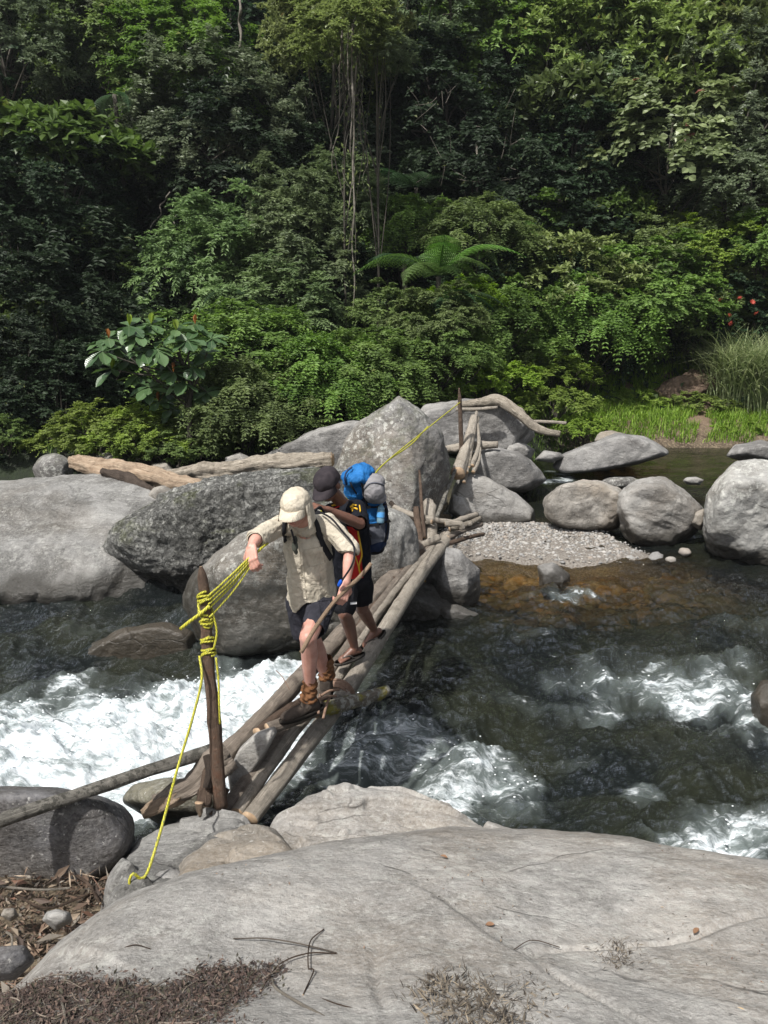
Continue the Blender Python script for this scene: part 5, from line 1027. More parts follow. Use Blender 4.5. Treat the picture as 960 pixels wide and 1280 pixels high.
# ---- tree ferns
def frond_mesh(name, mat, n=19, L=1.0, seed=0, droop=0.55):
    rs = np.random.RandomState(seed); t = np.linspace(0.08, 1, n); X_ = t*L; Zc = 0.32*L*np.sin(t*1.5)-droop*L*t**2.6
    P = np.stack([X_, 0*t, Zc], 1); T_ = norm(np.gradient(P, axis=0)); Bp, A, Nn, LL, WW, tn = [], [], [], [], [], []
    w = 0.30*L*np.sin(np.clip(t*0.92+0.10, 0, 1)*math.pi)**0.75*(1-0.25*t)
    for i in range(n):
        for s in (-1, 1):
            ax = norm(T_[i]*0.45+np.array([0, s, 0])-np.array([0, 0, 0.22])); m_ = 9
            for q in range(m_):
                u = (q+0.5)/m_; b = P[i]+ax*w[i]*u-np.array([0, 0, 0.10*w[i]*u*u])
                for s2 in (-1, 1):
                    Bp.append(b); A.append(T_[i]*s2*1.0+ax*0.55); Nn.append([0, 0, 1]); LL.append(0.036*L*(1.2-u)); WW.append(0.024*L); tn.append(rs.uniform(0.2, 0.8))
    V1, F1, tt = leaves_to_mesh(np.array(Bp), np.array(A), np.array(Nn, float), np.array(LL), np.array(WW), np.array(tn), curl=0.05)
    V2, F2 = tube(P, np.linspace(0.012, 0.003, n)*L, 5, caps=False)
    V, F = joinm([(V1, F1), (V2, F2)]); return mesh_np(name, V, F, mat, smooth=False, attrs={'tone': np.concatenate([tt, np.full(len(V2), 0.5)])})
fern_green = leaf_mat('fern_green', (0.055, 0.10, 0.030), (0.17, 0.27, 0.075), trans=0.35)
fern_dark = leaf_mat('fern_dark', (0.022, 0.045, 0.022), (0.075, 0.125, 0.055))
fern_dry = leaf_mat('fern_dry', (0.07, 0.035, 0.018), (0.16, 0.08, 0.045))
fg, fd, fy = frond_mesh('frond', fern_green), frond_mesh('frond', fern_dark, seed=2), frond_mesh('frond', fern_dry, seed=3, droop=0.9)
def tree_fern(px, py, d, L, me, n, label, seed, dry=0, tilt=(-0.1, 0.5), az=None, name='tree_fern', cat='fern'):
    rs = np.random.RandomState(seed); c = W(px, py, d); gz = float(bed_height(np.array([c[0]]), np.array([c[1]]))[0])
    root = empty(name, (c[0], c[1], min(gz, c[2]-0.2))); tag(root, label, cat); h = c[2]-root.location[2]
    V, F = tube(catmull([[0, 0, -0.1], [0.05, 0, h*0.5], [0, 0, h]], 14), 0.05+0.012*rs.rand(14), 9, rough=0.3, rscale=12); link('trunk', mesh_np('trunk', V, F, tree_bark), root)
    for k in range(n):
        o = link('frond', me, root); a = k*6.283/n+rs.uniform(-0.6, 0.6) if az is None else rs.uniform(*az)
        o.location = (0, 0, h); o.rotation_euler = (rs.uniform(-0.3, 0.3), -rs.uniform(*tilt), a); s = L*rs.uniform(0.6, 1.15); o.scale = (s, s, s)
    for k in range(dry):
        o = link('dry_frond', fy, root); o.location = (0, 0, h); o.rotation_euler = (0, 0.9, rs.uniform(3.3, 6.0)); o.scale = (L*0.8,)*3; o['label'] = 'brown hanging dead frond'
tree_fern(548, 346, 17.2, 1.7, fg, 12, 'tree fern with bright arching fronds in the centre of the thicket', 5, tilt=(0.1, 0.65))
tree_fern(552, 385, 17.0, 1.2, fd, 9, 'smaller shaded fern below the bright tree fern', 8, tilt=(0.1, 0.6))
tree_fern(520, 235, 22.5, 1.8, fd, 9, 'dark tree fern above and behind the bright one', 9, tilt=(-0.2, 0.3))
tree_fern(292, 372, 17.6, 0.95, fd, 6, 'fern with brown dead fronds beside the layered tree', 11, dry=3, tilt=(-0.3, 0.2))
tree_fern(672, 262, 23.0, 1.3, fg, 9, 'pale tree fern above the vine-covered bush', 12, tilt=(0.0, 0.5))
tree_fern(860, 35, 25.0, 1.7, fg, 10, 'large tree fern high in the upper right corner', 13, tilt=(-0.1, 0.4))
tree_fern(143, 118, 22.5, 1.5, fd, 5, 'fern with one long hanging frond in the upper left', 14, tilt=(-0.8, -0.2))
tree_fern(600, 322, 20.0, 1.1, fg, 8, 'half hidden fern beside the vine-covered bush', 15, tilt=(0, 0.4))

for k, (a, b, d, L_, lab) in enumerate([(700, 235, 23.5, 1.3, 'dark fern under the glossy-leaved tree'), (395, 225, 23.0, 1.2, 'dim fern left of the vine base'), (505, 330, 19.5, 1.0, 'low dim fern left of the bright tree fern'), (60, 300, 21.5, 1.3, 'dark fern at the left below the bluish tree'), (780, 30, 25.5, 1.5, 'fern among the tallest trees at the top right'), (640, 290, 21.0, 1.1, 'fern rising over the vine-covered bush'), (330, 255, 22.5, 1.2, 'fern behind the layered trees')]):
    tree_fern(a, b, d, L_, fd if k % 2 == 0 else fg, 10, lab, 70+k, tilt=(-0.2, 0.35))
# ---- the large-leaved tree on the left bank
bl_m = NT('large_leaf'); ob = bl_m.obj(); sx_ = bl_m.n('SeparateXYZ', {0: ob}); rn = bl_m.n('ObjectInfo').outputs['Random']
c = bl_m.mix(bl_m.mapr(rn, 0, 1), (0.038, 0.078, 0.030), (0.105, 0.175, 0.072))
rib = bl_m.mapr(bl_m.math('ABSOLUTE', sx_.outputs[1]), 0.0, 0.006, 1, 0)
c = bl_m.mix(bl_m.math('MULTIPLY', rib, 0.6), c, (0.17, 0.21, 0.12))
p = bl_m.prin(color=c, rough=0.30, spec=0.5, normal=bl_m.bump(bl_m.n('TexWave', {'Vector': bl_m.n('VectorMath', {0: ob, 1: (1, 1, 1)}, operation='ADD').outputs[0], 'Scale': 12.0, 'Distortion': 1.0}).outputs[0], 0.08, 0.01))
big_leaf_mat = bl_m.done(bl_m.n('MixShader', {0: 0.15, 1: p.outputs[0], 2: bl_m.n('BsdfTranslucent', {'Color': (0.10, 0.2, 0.05)}).outputs[0]}))
def simple_leaf(name, mat, L=0.29, Wd=0.155, nx=7, ny=5, obov=0.62, curl=0.25):
    V = []
    for i in range(nx):
        t = i/(nx-1); w = Wd*0.5*(math.sin(math.pi*t**(math.log(0.5)/math.log(obov)))**0.7 if 0 < t < 1 else 0.02)
        for j in range(ny):
            s = -1+2*j/(ny-1); V.append([t*L, s*w, 0.28*abs(s)*w-curl*L*t*t*0.6+0.006*math.sin(t*20)*abs(s)])
    F = grid_faces(nx, ny); return mesh_np(name, np.array(V), F, mat)
leafA = simple_leaf('leaf', big_leaf_mat); leafB = simple_leaf('leaf', big_leaf_mat, L=0.24, Wd=0.15, curl=0.45); leafC = simple_leaf('leaf', big_leaf_mat, L=0.31, Wd=0.15, curl=0.1)
yg = NT('young_leaf_green'); yg = yg.done(yg.n('MixShader', {0: 0.4, 1: yg.prin(color=(0.19, 0.27, 0.03), rough=0.4).outputs[0], 2: yg.n('BsdfTranslucent', {'Color': (0.3, 0.4, 0.04)}).outputs[0]}))
yo = NT('young_leaf_orange'); yo = yo.done(yo.n('MixShader', {0: 0.3, 1: yo.prin(color=(0.32, 0.12, 0.03), rough=0.4).outputs[0], 2: yo.n('BsdfTranslucent', {'Color': (0.4, 0.15, 0.03)}).outputs[0]}))
youngs = [simple_leaf('young_leaf', yg, L=0.2, Wd=0.10, curl=-0.1), simple_leaf('young_leaf', yo, L=0.17, Wd=0.07, curl=-0.1)]
tb = W(236, 528, 13.3); root = empty('large_leaved_tree', tb); tag(root, 'small tree with large glossy rosettes of leaves and orange young buds on the left bank', 'tree')
rs = np.random.RandomState(3)
tips = [(136, 420, 1), (162, 404, 0), (189, 402, 0), (140, 458, 0), (152, 426, None), (204, 445, 0), (173, 466, None), (217, 462, 1), (244, 402, 1), (221, 410, 0), (235, 422, None), (264, 420, None), (198, 498, 1), (215, 508, None), (229, 474, None), (258, 486, None), (196, 432, None), (250, 438, None), (180, 436, None), (160, 445, None), (212, 485, None), (172, 415, None), (128, 436, None), (240, 455, None), (187, 480, None)]
parts = []; main = catmull([[0, 0, -0.4], [0.03, 0, 0.3], list(W(238, 480, 13.3)-tb), list(W(222, 440, 13.3)-tb)], 14)
parts.append(tube(main, np.linspace(0.055, 0.03, 14), 9, caps=False, rough=0.1))
for (a, b, yv) in tips:
    e = W(a, b+4, 13.3+rs.uniform(-0.45, 0.35))-tb; s_ = main[rs.randint(5, 13)]
    parts.append(tube(catmull([s_, s_*0.5+e*0.5+np.array([0, 0, -0.06]), e], 8), np.linspace(0.02, 0.008, 8), 6, caps=False))
    n_ = rs.randint(9, 13); ph = rs.uniform(0, 6.28)
    for q in range(n_):
        o = link('leaf', [leafA, leafB, leafC][rs.randint(3)], root); o.location = Vector(e+rs.normal(size=3)*0.012)
        az_ = ph+q*6.283/n_+rs.uniform(-0.3, 0.3); front = -math.sin(az_)
        o.rotation_euler = (rs.uniform(-0.3, 0.3), -rs.uniform(-0.45, 0.25)+0.42*front, az_); s_k = rs.uniform(0.95, 1.35); o.scale = (s_k,)*3
    if yv is not None:
        for q in range(2):
            o = link('young_leaf', youngs[yv], root); o.location = Vector(e+np.array([0, 0, 0.01])); o.rotation_euler = (rs.uniform(-0.3, 0.3), -rs.uniform(1.15, 1.5), rs.uniform(0, 6.28)); o['label'] = 'upright young %s leaf' % ('orange' if yv else 'yellow-green')
V, F = joinm(parts); link('trunk', mesh_np('trunk', V, F, tree_bark), root)

# ---- hanging vines and bare stems
def strand(px0, py0, px1, py1, d, r, seed, wob=6, dd=0.0, n=40):
    rs_ = np.random.RandomState(seed); k = 9; t = np.linspace(0, 1, k)
    P = [W(px0+(px1-px0)*u+rs_.normal()*wob*(0.2+u*0.6), py0+(py1-py0)*u, d+dd*u+rs_.normal()*0.08) for u in t]
    return tube(catmull(P, n), np.linspace(r*1.2, r*0.7, n)*(1+0.25*np.sin(np.linspace(0, 30, n)+seed)), 6, rough=0.15)
rs = np.random.RandomState(31); parts = [strand(440, 30, 441, 398, 18.6, 0.022, 1, 3, n=70), strand(436, 30, 444, 330, 18.6, 0.014, 2, 4, n=60), strand(446, 60, 438, 260, 18.7, 0.017, 3, 5), strand(430, 20, 418, 215, 18.9, 0.014, 4, 5)]
vn = empty('hanging_vine', W(440, 398, 18.6)); tag(vn, 'long pale hanging vine dangling down to the shrubs in the centre', 'vine')
for q in parts: put('strand', q[0], q[1], pale_bark, parent=vn)
rv = np.random.RandomState(8); Pv = []
for k in range(260):
    u = rv.uniform(0, 1)**1.6; Pv.append(W(440+rv.normal()*(16*(1-u)+3), 30+u*330, 18.6+rv.normal()*0.12))
Pv = np.array(Pv); V, F, tn = leaves_to_mesh(Pv, rv.normal(size=Pv.shape)*0.6+[0, 0, -0.6], rv.normal(size=Pv.shape)*0.4+[0, -0.5, 0.8], rv.uniform(0.06, 0.13, len(Pv)), rv.uniform(0.03, 0.06, len(Pv)), rv.uniform(0.2, 0.8, len(Pv)))
put('vine_leaves', V, F, LM['olive'], parent=vn, attrs={'tone': tn}, smooth=False)
parts = [strand(rs.uniform(405, 480), rs.uniform(10, 60), rs.uniform(412, 482), rs.uniform(120, 250), 18.8+rs.uniform(-.3, .6), rs.uniform(0.003, 0.009), 40+k, 11) for k in range(7)]
V, F = joinm(parts); o = put('aerial_roots', V, F, pale_bark); tag(o, 'curtain of thin pale aerial roots around the hanging vine', 'roots', kind='stuff')
bare = [((300, 0), (301, 108), 24, 0.035, 'thin pale straight trunk in the dark gap near the top', pale_bark), ((150, 0), (178, 60), 25, 0.03, 'slanting bare stem in the upper left forest', pale_bark),
        ((686, 50), (684, 128), 25.0, 0.03, 'short pale stem in the dark gap right of centre', pale_bark), ((596, 180), (600, 290), 22.5, 0.025, 'thin upright stem through the twiggy thicket', pale_bark),
        ((846, 0), (850, 65), 24.0, 0.03, 'dark upright stem below the upper right tree fern', tree_bark), ((38, 390), (55, 480), 16.8, 0.025, 'grey leaning stem at the left in the shade', tree_bark),
        ((212, 240), (188, 285), 21.5, 0.02, 'pale broken branch slanting under the domed tree', pale_bark), ((230, 245), (215, 285), 21.5, 0.018, 'second pale broken branch beside the first under the domed tree', pale_bark)]
for k, (a, b, d, r, lab, mt) in enumerate(bare):
    V, F = strand(a[0], a[1], b[0], b[1], d, r, 60+k, 2.5); tag(put('stem', V, F, mt), lab, 'stem')
# dead twigs in the central thicket
rs = np.random.RandomState(5); parts = []
for k in range(34):
    a = W(rs.uniform(520, 660), rs.uniform(110, 250), 22.3+rs.uniform(-.5, .8)); b = a+rs.normal(size=3)*np.array([0.5, 0.3, 0.6]); parts.append(tube(catmull([a, (a+b)/2+rs.normal(size=3)*0.15, b], 7), np.linspace(0.008, 0.003, 7), 4, caps=False))
V, F = joinm(parts); tag(put('dead_twigs', V, F, pale_bark), 'tangle of bare grey twigs in the central thicket', 'twigs', kind='stuff')

# ---- grass
grass_m = leaf_mat('grass_blade', (0.09, 0.15, 0.022), (0.30, 0.40, 0.08), trans=0.35)
reed_m = leaf_mat('reed_blade', (0.10, 0.13, 0.055), (0.42, 0.44, 0.26), trans=0.3)
def blades(P, H, lean, rs, w=0.012, seg=4):
    n = len(P); a = rs.uniform(0, 6.28, n); D = np.stack([np.cos(a), np.sin(a), 0*a], 1); Sd = np.stack([-D[:, 1], D[:, 0], 0*a], 1); t = np.linspace(0, 1, seg+1)
    V = []
    for u in t:
        c = P+D*(lean*H*u**2)[:, None]+np.array([0, 0, 1.0])*(H*(u-0.42*lean*u**3))[:, None]; ww = w*(1-u)**0.6*0.5+0.0006
        V += [c-Sd*ww, c+Sd*ww]
    V = np.stack(V, 1); k = np.arange(n)[:, None]*(2*seg+2)
    F = np.concatenate([k+np.array([[2*i, 2*i+1, 2*i+3, 2*i+2]]) for i in range(seg)]); return V.reshape(-1, 3), F, np.repeat(rs.uniform(0, 1, n), 2*seg+2)
rs = np.random.RandomState(9)
def on_ground(x, y): return np.stack([x, y, bed_height(x, y)], 1)
for k, (px, py, d, r, n_, lab) in enumerate([(928, 478, 19.6, 0.8, 1300, 'tall clump of arching pale reeds at the right'), (965, 465, 19.3, 0.9, 1300, 'second tall reed clump cut by the right frame edge'), (900, 478, 20.6, 0.5, 420, 'smaller reed clump behind the brown fallen log')]):
    c = W(px, py, d); g0 = on_ground(np.array([c[0]]), np.array([c[1]]))[0]; P = np.stack([g0[0]+rs.normal(size=n_)*r*0.4, g0[1]+rs.normal(size=n_)*r*0.35], 1)
    V, F, tn = blades(on_ground(P[:, 0], P[:, 1]), rs.uniform(1.0, 2.3, n_)*(1.0 if r > 0.6 else 0.75), rs.uniform(0.35, 1.15, n_), rs, 0.03, 7)
    o = put('reed_clump', V, F, reed_m, attrs={'tone': tn}, smooth=False); tag(o, lab, 'reeds')
rs = np.random.RandomState(10); x = rs.uniform(2.0, 12, 42000); y = rs.uniform(17.6, 23.0, 42000); d_ = fbm(np.stack([x, y, x*0], 1)*0.7, 3); kp = (d_ > -0.12) & ~((x > 7.0) & (x < 7.8) & (y < 20.0) & (y > 19.0))
V, F, tn = blades(on_ground(x[kp], y[kp]), rs.uniform(0.08, 0.34, kp.sum()), rs.uniform(0.2, 0.9, kp.sum()), rs, 0.02, 2)
tag(put('bank_grass', V, F, grass_m, attrs={'tone': tn}, smooth=False), 'short bright grass on the far right bank above the pool', 'grass', kind='stuff')
x = rs.uniform(-9, 4.5, 16000); y = 14.0+rs.uniform(0, 4.5, 16000)
V, F, tn = blades(on_ground(x, y), rs.uniform(0.08, 0.3, len(x)), rs.uniform(0.2, 0.9, len(x)), rs, 0.02, 2)
tag(put('undergrowth', V, F, LM['mid'], attrs={'tone': tn}, smooth=False), 'low dim undergrowth along the foot of the far bank', 'undergrowth', kind='stuff')
# forest-floor leaf cover over the slope
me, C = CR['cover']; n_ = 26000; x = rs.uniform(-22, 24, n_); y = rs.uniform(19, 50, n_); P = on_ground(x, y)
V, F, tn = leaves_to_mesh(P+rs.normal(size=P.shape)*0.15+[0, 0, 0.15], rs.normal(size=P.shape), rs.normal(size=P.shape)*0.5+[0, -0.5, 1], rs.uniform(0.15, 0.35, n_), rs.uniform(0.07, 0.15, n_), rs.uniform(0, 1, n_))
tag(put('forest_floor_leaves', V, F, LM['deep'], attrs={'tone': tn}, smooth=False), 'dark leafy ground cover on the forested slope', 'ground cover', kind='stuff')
# red flowers
fm = NT('red_flower'); fm = fm.done(fm.prin(color=(0.42, 0.06, 0.035), rough=0.5)); rs = np.random.RandomState(2)
V1, F1, t1 = leaves_to_mesh(np.zeros((9, 3)), norm(np.stack([np.cos(np.arange(9)*0.7), np.sin(np.arange(9)*0.7), np.full(9, 0.6)], 1)), np.tile([0, 0, 1.0], (9, 1)), np.full(9, 0.12), np.full(9, 0.06), np.zeros(9))
fmesh = mesh_np('flower', V1, F1, fm, smooth=False)
for k, (a, b) in enumerate([(940, 378), (911, 395), (946, 392), (902, 375), (925, 373), (914, 405), (889, 374), (548, 452)]):
    o = link('flower', fmesh); o.location = W(a, b, 19.9 if k < 7 else 16.2); o.rotation_euler = (1.0, rs.uniform(-.4, .4), rs.uniform(0, 6)); s = rs.uniform(0.5, 0.95); o.scale = (s, s, s)
    tag(o, ['largest, topmost', 'brightest middle', 'right-hand lower', 'small upper left', 'small upper middle', 'lowest', 'far left'][k]+' red flower of the cluster above the reeds' if k < 7 else 'single red flower low in the shrubs left of centre', 'flower', 'red flowers in the right-hand shrub' if k < 7 else None)
# ================================================================== the two hikers
from mathutils.bvhtree import BVHTree
def cap_el(p0, r0, p1, r1): return ('cap', np.asarray(p0, float), r0, np.asarray(p1, float), r1)
def ell(c, rad, A=None): return ('ell', np.asarray(c, float), np.asarray(rad, float), A)
def hull2(p0, r0, p1, r1):
    U, _ = icos(2); bm = bmesh.new()
    for v in np.vstack([U*r0+p0, U*r1+p1]): bm.verts.new(v)
    r = bmesh.ops.convex_hull(bm, input=bm.verts[:]); dead = [g for g in r['geom_interior'] if isinstance(g, bmesh.types.BMVert)]
    bmesh.ops.delete(bm, geom=dead, context='VERTS'); bm.verts.index_update()
    V = np.array([v.co[:] for v in bm.verts]); F = np.array([[v.index for v in f.verts] for f in bm.faces]); bm.free(); return V, F
def fuse(els, voxel=0.006, smooth=4, sm_f=0.5):
    parts = []
    for e in els:
        if e[0] == 'cap': parts.append(hull2(e[1], e[2], e[3], e[4]))
        else:
            U, F = icos(3); V = U*e[2]; V = V@(np.asarray(e[3]) if e[3] is not None else np.eye(3))+e[1]; parts.append((V, F))
    V, F = joinm(parts); me = mesh_np('tmp', V, F); o = link('tmp', me)
    m = o.modifiers.new('r', 'REMESH'); m.mode = 'VOXEL'; m.voxel_size = voxel; m.use_smooth_shade = True
    if smooth: s = o.modifiers.new('s', 'SMOOTH'); s.factor = sm_f; s.iterations = smooth
    dg = bpy.context.evaluated_depsgraph_get(); ev = o.evaluated_get(dg); me2 = ev.to_mesh()
    n = len(me2.vertices); V = np.zeros(n*3, np.float32); me2.vertices.foreach_get('co', V); V = V.reshape(-1, 3).astype(float)
    me2.calc_loop_triangles(); F = np.zeros(len(me2.loop_triangles)*3, np.int32); me2.loop_triangles.foreach_get('vertices', F); F = F.reshape(-1, 3)
    N = np.zeros(n*3, np.float32); me2.vertices.foreach_get('normal', N); N = N.reshape(-1, 3).astype(float)
    ev.to_mesh_clear(); bpy.data.objects.remove(o); bpy.data.meshes.remove(me); return V, F, N
def cut(V, F, keepmask):
    Fk = F[keepmask[F].all(1)]; used = np.unique(Fk); rm = np.full(len(V), -1); rm[used] = np.arange(len(used)); return V[used], rm[Fk], used
def bvh(V, F): return BVHTree.FromPolygons([Vector(v) for v in V], [tuple(int(i) for i in f) for f in F])
def hit(bv, px, py, off=0.004):
    r = Vector(ray(px, py)).normalized(); h = bv.ray_cast(Vector((0, 0, CAM_Z)), r)
    if h[0] is None: return None
    n = h[1]; n = n if n.dot(r) < 0 else -n
    return np.array(h[0])+np.array(n)*off, np.array(n)
def patch_on(name, bv, corners, mat, parent, nx=10, ny=10, off=0.004, label=None, thick=0.003):
    """cloth patch following the surface below it; corners in order tl, tr, br, bl (photo pixels)"""
    a, b, c, d = [np.array(q, float) for q in corners]; P = []; last = None
    for i in range(ny):
        v = i/(ny-1)
        for j in range(nx):
            u = j/(nx-1); q = (a*(1-u)+b*u)*(1-v)+(d*(1-u)+c*u)*v; h = hit(bv, q[0], q[1], off)
            if h is None:
                if last is None: P.append(None); continue
                h = (last[0], last[1])
            last = h; P.append(h[0])
    P = [p if p is not None else last[0] for p in P]; V = np.array(P); V2 = V+(V-np.array([0, 0, CAM_Z]))/np.linalg.norm(V-np.array([0, 0, CAM_Z]), axis=1)[:, None]*(thick+off)
    F = grid_faces(ny, nx); n = nx*ny; rim = [j for j in range(nx)]+[i*nx+nx-1 for i in range(1, ny)]+[(ny-1)*nx+j for j in range(nx-2, -1, -1)]+[i*nx for i in range(ny-2, 0, -1)]
    side = np.array([[rim[k], rim[(k+1) % len(rim)], rim[(k+1) % len(rim)]+n, rim[k]+n] for k in range(len(rim))])
    o = put(name, np.vstack([V, V2]), np.vstack([F, side]), mat, parent=parent)
    if label: o['label'] = label
    return o
def strap(name, P, w, mat, parent, up, t=0.006, n=30, label=None):
    """flat band along points P (world); `up`: outward normal hints, one per point"""
    P = np.array(P, float); up = np.array(up, float); Q = catmull(np.hstack([P, up]), n); P = Q[:, :3]; Un = norm(Q[:, 3:]); T_ = norm(np.gradient(P, axis=0)); Sd = norm(np.cross(T_, Un)); Un = np.cross(Sd, T_)
    w = np.broadcast_to(w, (n,))[:, None]
    V = np.stack([P+Sd*w/2, P+Sd*w*0.42+Un*t, P-Sd*w*0.42+Un*t, P-Sd*w/2, P-Un*t*0.5], 1).reshape(-1, 3); i = np.arange(n-1)[:, None]*5; j = np.arange(5)[None]; j2 = (j+1) % 5
    F = np.stack([i+j, i+5+j, i+5+j2, i+j2], -1).reshape(-1, 4); o = put(name, V, F, mat, parent=parent)
    if label: o['label'] = label
    return o
def strap_px(name, bv, path, w, mat, parent, off=0.005, n=26, label=None, t=0.005):
    pts = catmull(np.array(path, float), n); P, U_ = [], []
    for q in pts:
        h = hit(bv, q[0], q[1], off)
        if h is not None: P.append(h[0]); U_.append(h[1])
    P = np.array(P); k = np.ones(5)/5
    if len(P) > 8:
        Ps = np.stack([np.convolve(np.pad(P[:, i], 2, 'edge'), k, 'valid') for i in range(3)], 1); Us = np.stack([np.convolve(np.pad(np.array(U_)[:, i], 2, 'edge'), k, 'valid') for i in range(3)], 1)
    else: Ps, Us = P, np.array(U_)
    return strap(name, Ps, w, mat, parent, Us, t=t, n=n, label=label)
def cloth_mat(name, a, b, rough=0.85, weave=700, wr=0.5, scale=1.0):
    m = NT(name); ob = m.obj(); v = m.n('Mapping', {0: ob, 2: (0.4, 0.2, 0.5), 3: (1, 1.6, 0.8)}).outputs[0]
    n1 = m.noise(v, 9*scale, 5, 0.6, 0.6); n2 = m.noise(ob, 45, 4)
    c = m.mix(m.mapr(n1, 0.35, 0.65), a, b); c = m.mix(m.mapr(n2, 0.3, 0.7, 0, 0.25), c, tuple(q*0.75 for q in a))
    nr = m.bump(n1, wr, 0.035); nr = m.bump(m.noise(v, 30*scale, 3), wr*0.5, 0.006, nr)
    return m.done(m.prin(color=c, rough=rough, normal=nr, spec=0.08))
def skin_mat(name, a, b, rough=0.5):
    m = NT(name); ob = m.obj(); c = m.mix(m.mapr(m.noise(ob, 12, 5), 0.35, 0.65), a, b)
    return m.done(m.prin(color=c, rough=rough, sss=0.12, sssc=0.02, ssr=(1.0, 0.35, 0.2), normal=m.bump(m.noise(ob, 120, 3), 0.25, 0.002)))
def hand_els(wrist, palm, Nb, curl=0.9, size=1.0, flip=1, thumb=0.6, spread=0.10):
    """wrist, palm centre, Nb = direction of the back of the hand; flip = side of the thumb"""
    wrist = np.asarray(wrist, float); palm = np.asarray(palm, float); D = norm(palm-wrist); Nb = norm(Nb-D*(Nb@D)); S_ = np.cross(D, Nb)*flip; E = []; s = size
    k0 = palm+D*0.040*s
    for a in (-0.028, -0.009, 0.010, 0.028): E.append(cap_el(wrist+S_*a*0.7*s, 0.015*s, k0+S_*a*s, 0.0125*s))
    for a, L in zip((0.029, 0.010, -0.010, -0.028), (0.043, 0.048, 0.045, 0.035)):     # index .. little
        p = k0+S_*a*s; dr = D+S_*a*spread*10*0.3; ang = 0
        for q, (l, r) in enumerate(((L, 0.0090), (L*0.62, 0.0082), (L*0.50, 0.0074))):
            ang += curl*(0.75, 0.95, 0.6)[q]; v = norm(dr*math.cos(ang)-Nb*math.sin(ang)); p2 = p+v*l*s; E.append(cap_el(p, r*s, p2, r*s*0.93)); p = p2
    b = wrist+D*0.022*s+S_*0.026*s; p1 = b+norm(S_*0.75+D*0.65-Nb*0.35)*0.038*s; p2 = p1+norm(S_*(0.3-thumb*0.4)+D*0.8-Nb*(0.4+thumb*0.4))*0.030*s; p3 = p2+norm(-S_*thumb*0.5+D*0.6-Nb*(0.5+thumb*0.5))*0.024*s
    E += [cap_el(b, 0.014*s, p1, 0.0115*s), cap_el(p1, 0.011*s, p2, 0.0095*s), cap_el(p2, 0.0095*s, p3, 0.008*s)]
    return E
def head_els(c, Fw, Up, s=1.0):
    Rt = np.cross(Fw, Up); A = np.array([Rt, Fw, Up]); L = lambda r, f, u: c+Rt*r*s+Fw*f*s+Up*u*s; e = lambda p, rad: ell(p, np.array(rad)*s, A)
    return [e(L(0, -0.012, 0.02), (0.077, 0.094, 0.090)), e(L(0, 0.02, -0.035), (0.060, 0.068, 0.062)), e(L(0, 0.050, -0.080), (0.032, 0.032, 0.026)), cap_el(L(0, 0.092, 0.005), 0.009*s, L(0, 0.112, -0.026), 0.014*s),
            cap_el(L(-0.020, 0.098, -0.030), 0.008*s, L(0.020, 0.098, -0.030), 0.008*s), cap_el(L(-0.036, 0.080, 0.022), 0.011*s, L(0.036, 0.080, 0.022), 0.011*s), cap_el(L(-0.018, 0.082, -0.056), 0.009*s, L(0.018, 0.082, -0.056), 0.009*s),
            cap_el(L(-0.018, 0.080, -0.066), 0.009*s, L(0.018, 0.080, -0.066), 0.009*s), e(L(-0.045, 0.060, -0.022), (0.018, 0.02, 0.018)), e(L(0.045, 0.060, -0.022), (0.018, 0.02, 0.018)),
            e(L(-0.079, -0.012, -0.010), (0.012, 0.020, 0.030)), e(L(0.079, -0.012, -0.010), (0.012, 0.020, 0.030))]
def face_bits(c, Fw, Up, root_body, hair, lipm, s=1.0):
    Rt = np.cross(Fw, Up); L = lambda r, f, u: c+Rt*r*s+Fw*f*s+Up*u*s; U, F = icos(2)
    for sg in (-1, 1):
        o = put('eye', U*0.0115*s+L(0.030*sg, 0.076, 0.000), F, eye_mat, parent=root_body)
        P = [L(0.048*sg, 0.080, 0.018), L(0.032*sg, 0.094, 0.026), L(0.014*sg, 0.098, 0.022)]; V, F2 = tube(catmull(P, 8), 0.0045*s, 6); put('eyebrow', V, F2, hair, parent=root_body)
    V, F2 = tube(catmull([L(-0.024, 0.084, -0.060), L(0, 0.094, -0.061), L(0.024, 0.084, -0.060)], 9), np.array([.002, .004, .005, .0055, .0055, .0055, .005, .004, .002])*s, 6, flat=0.7); put('lips', V, F2, lipm, parent=root_body)
m = NT('eye'); eye_mat = m.done(m.prin(color=(0.05, 0.035, 0.03), rough=0.15))
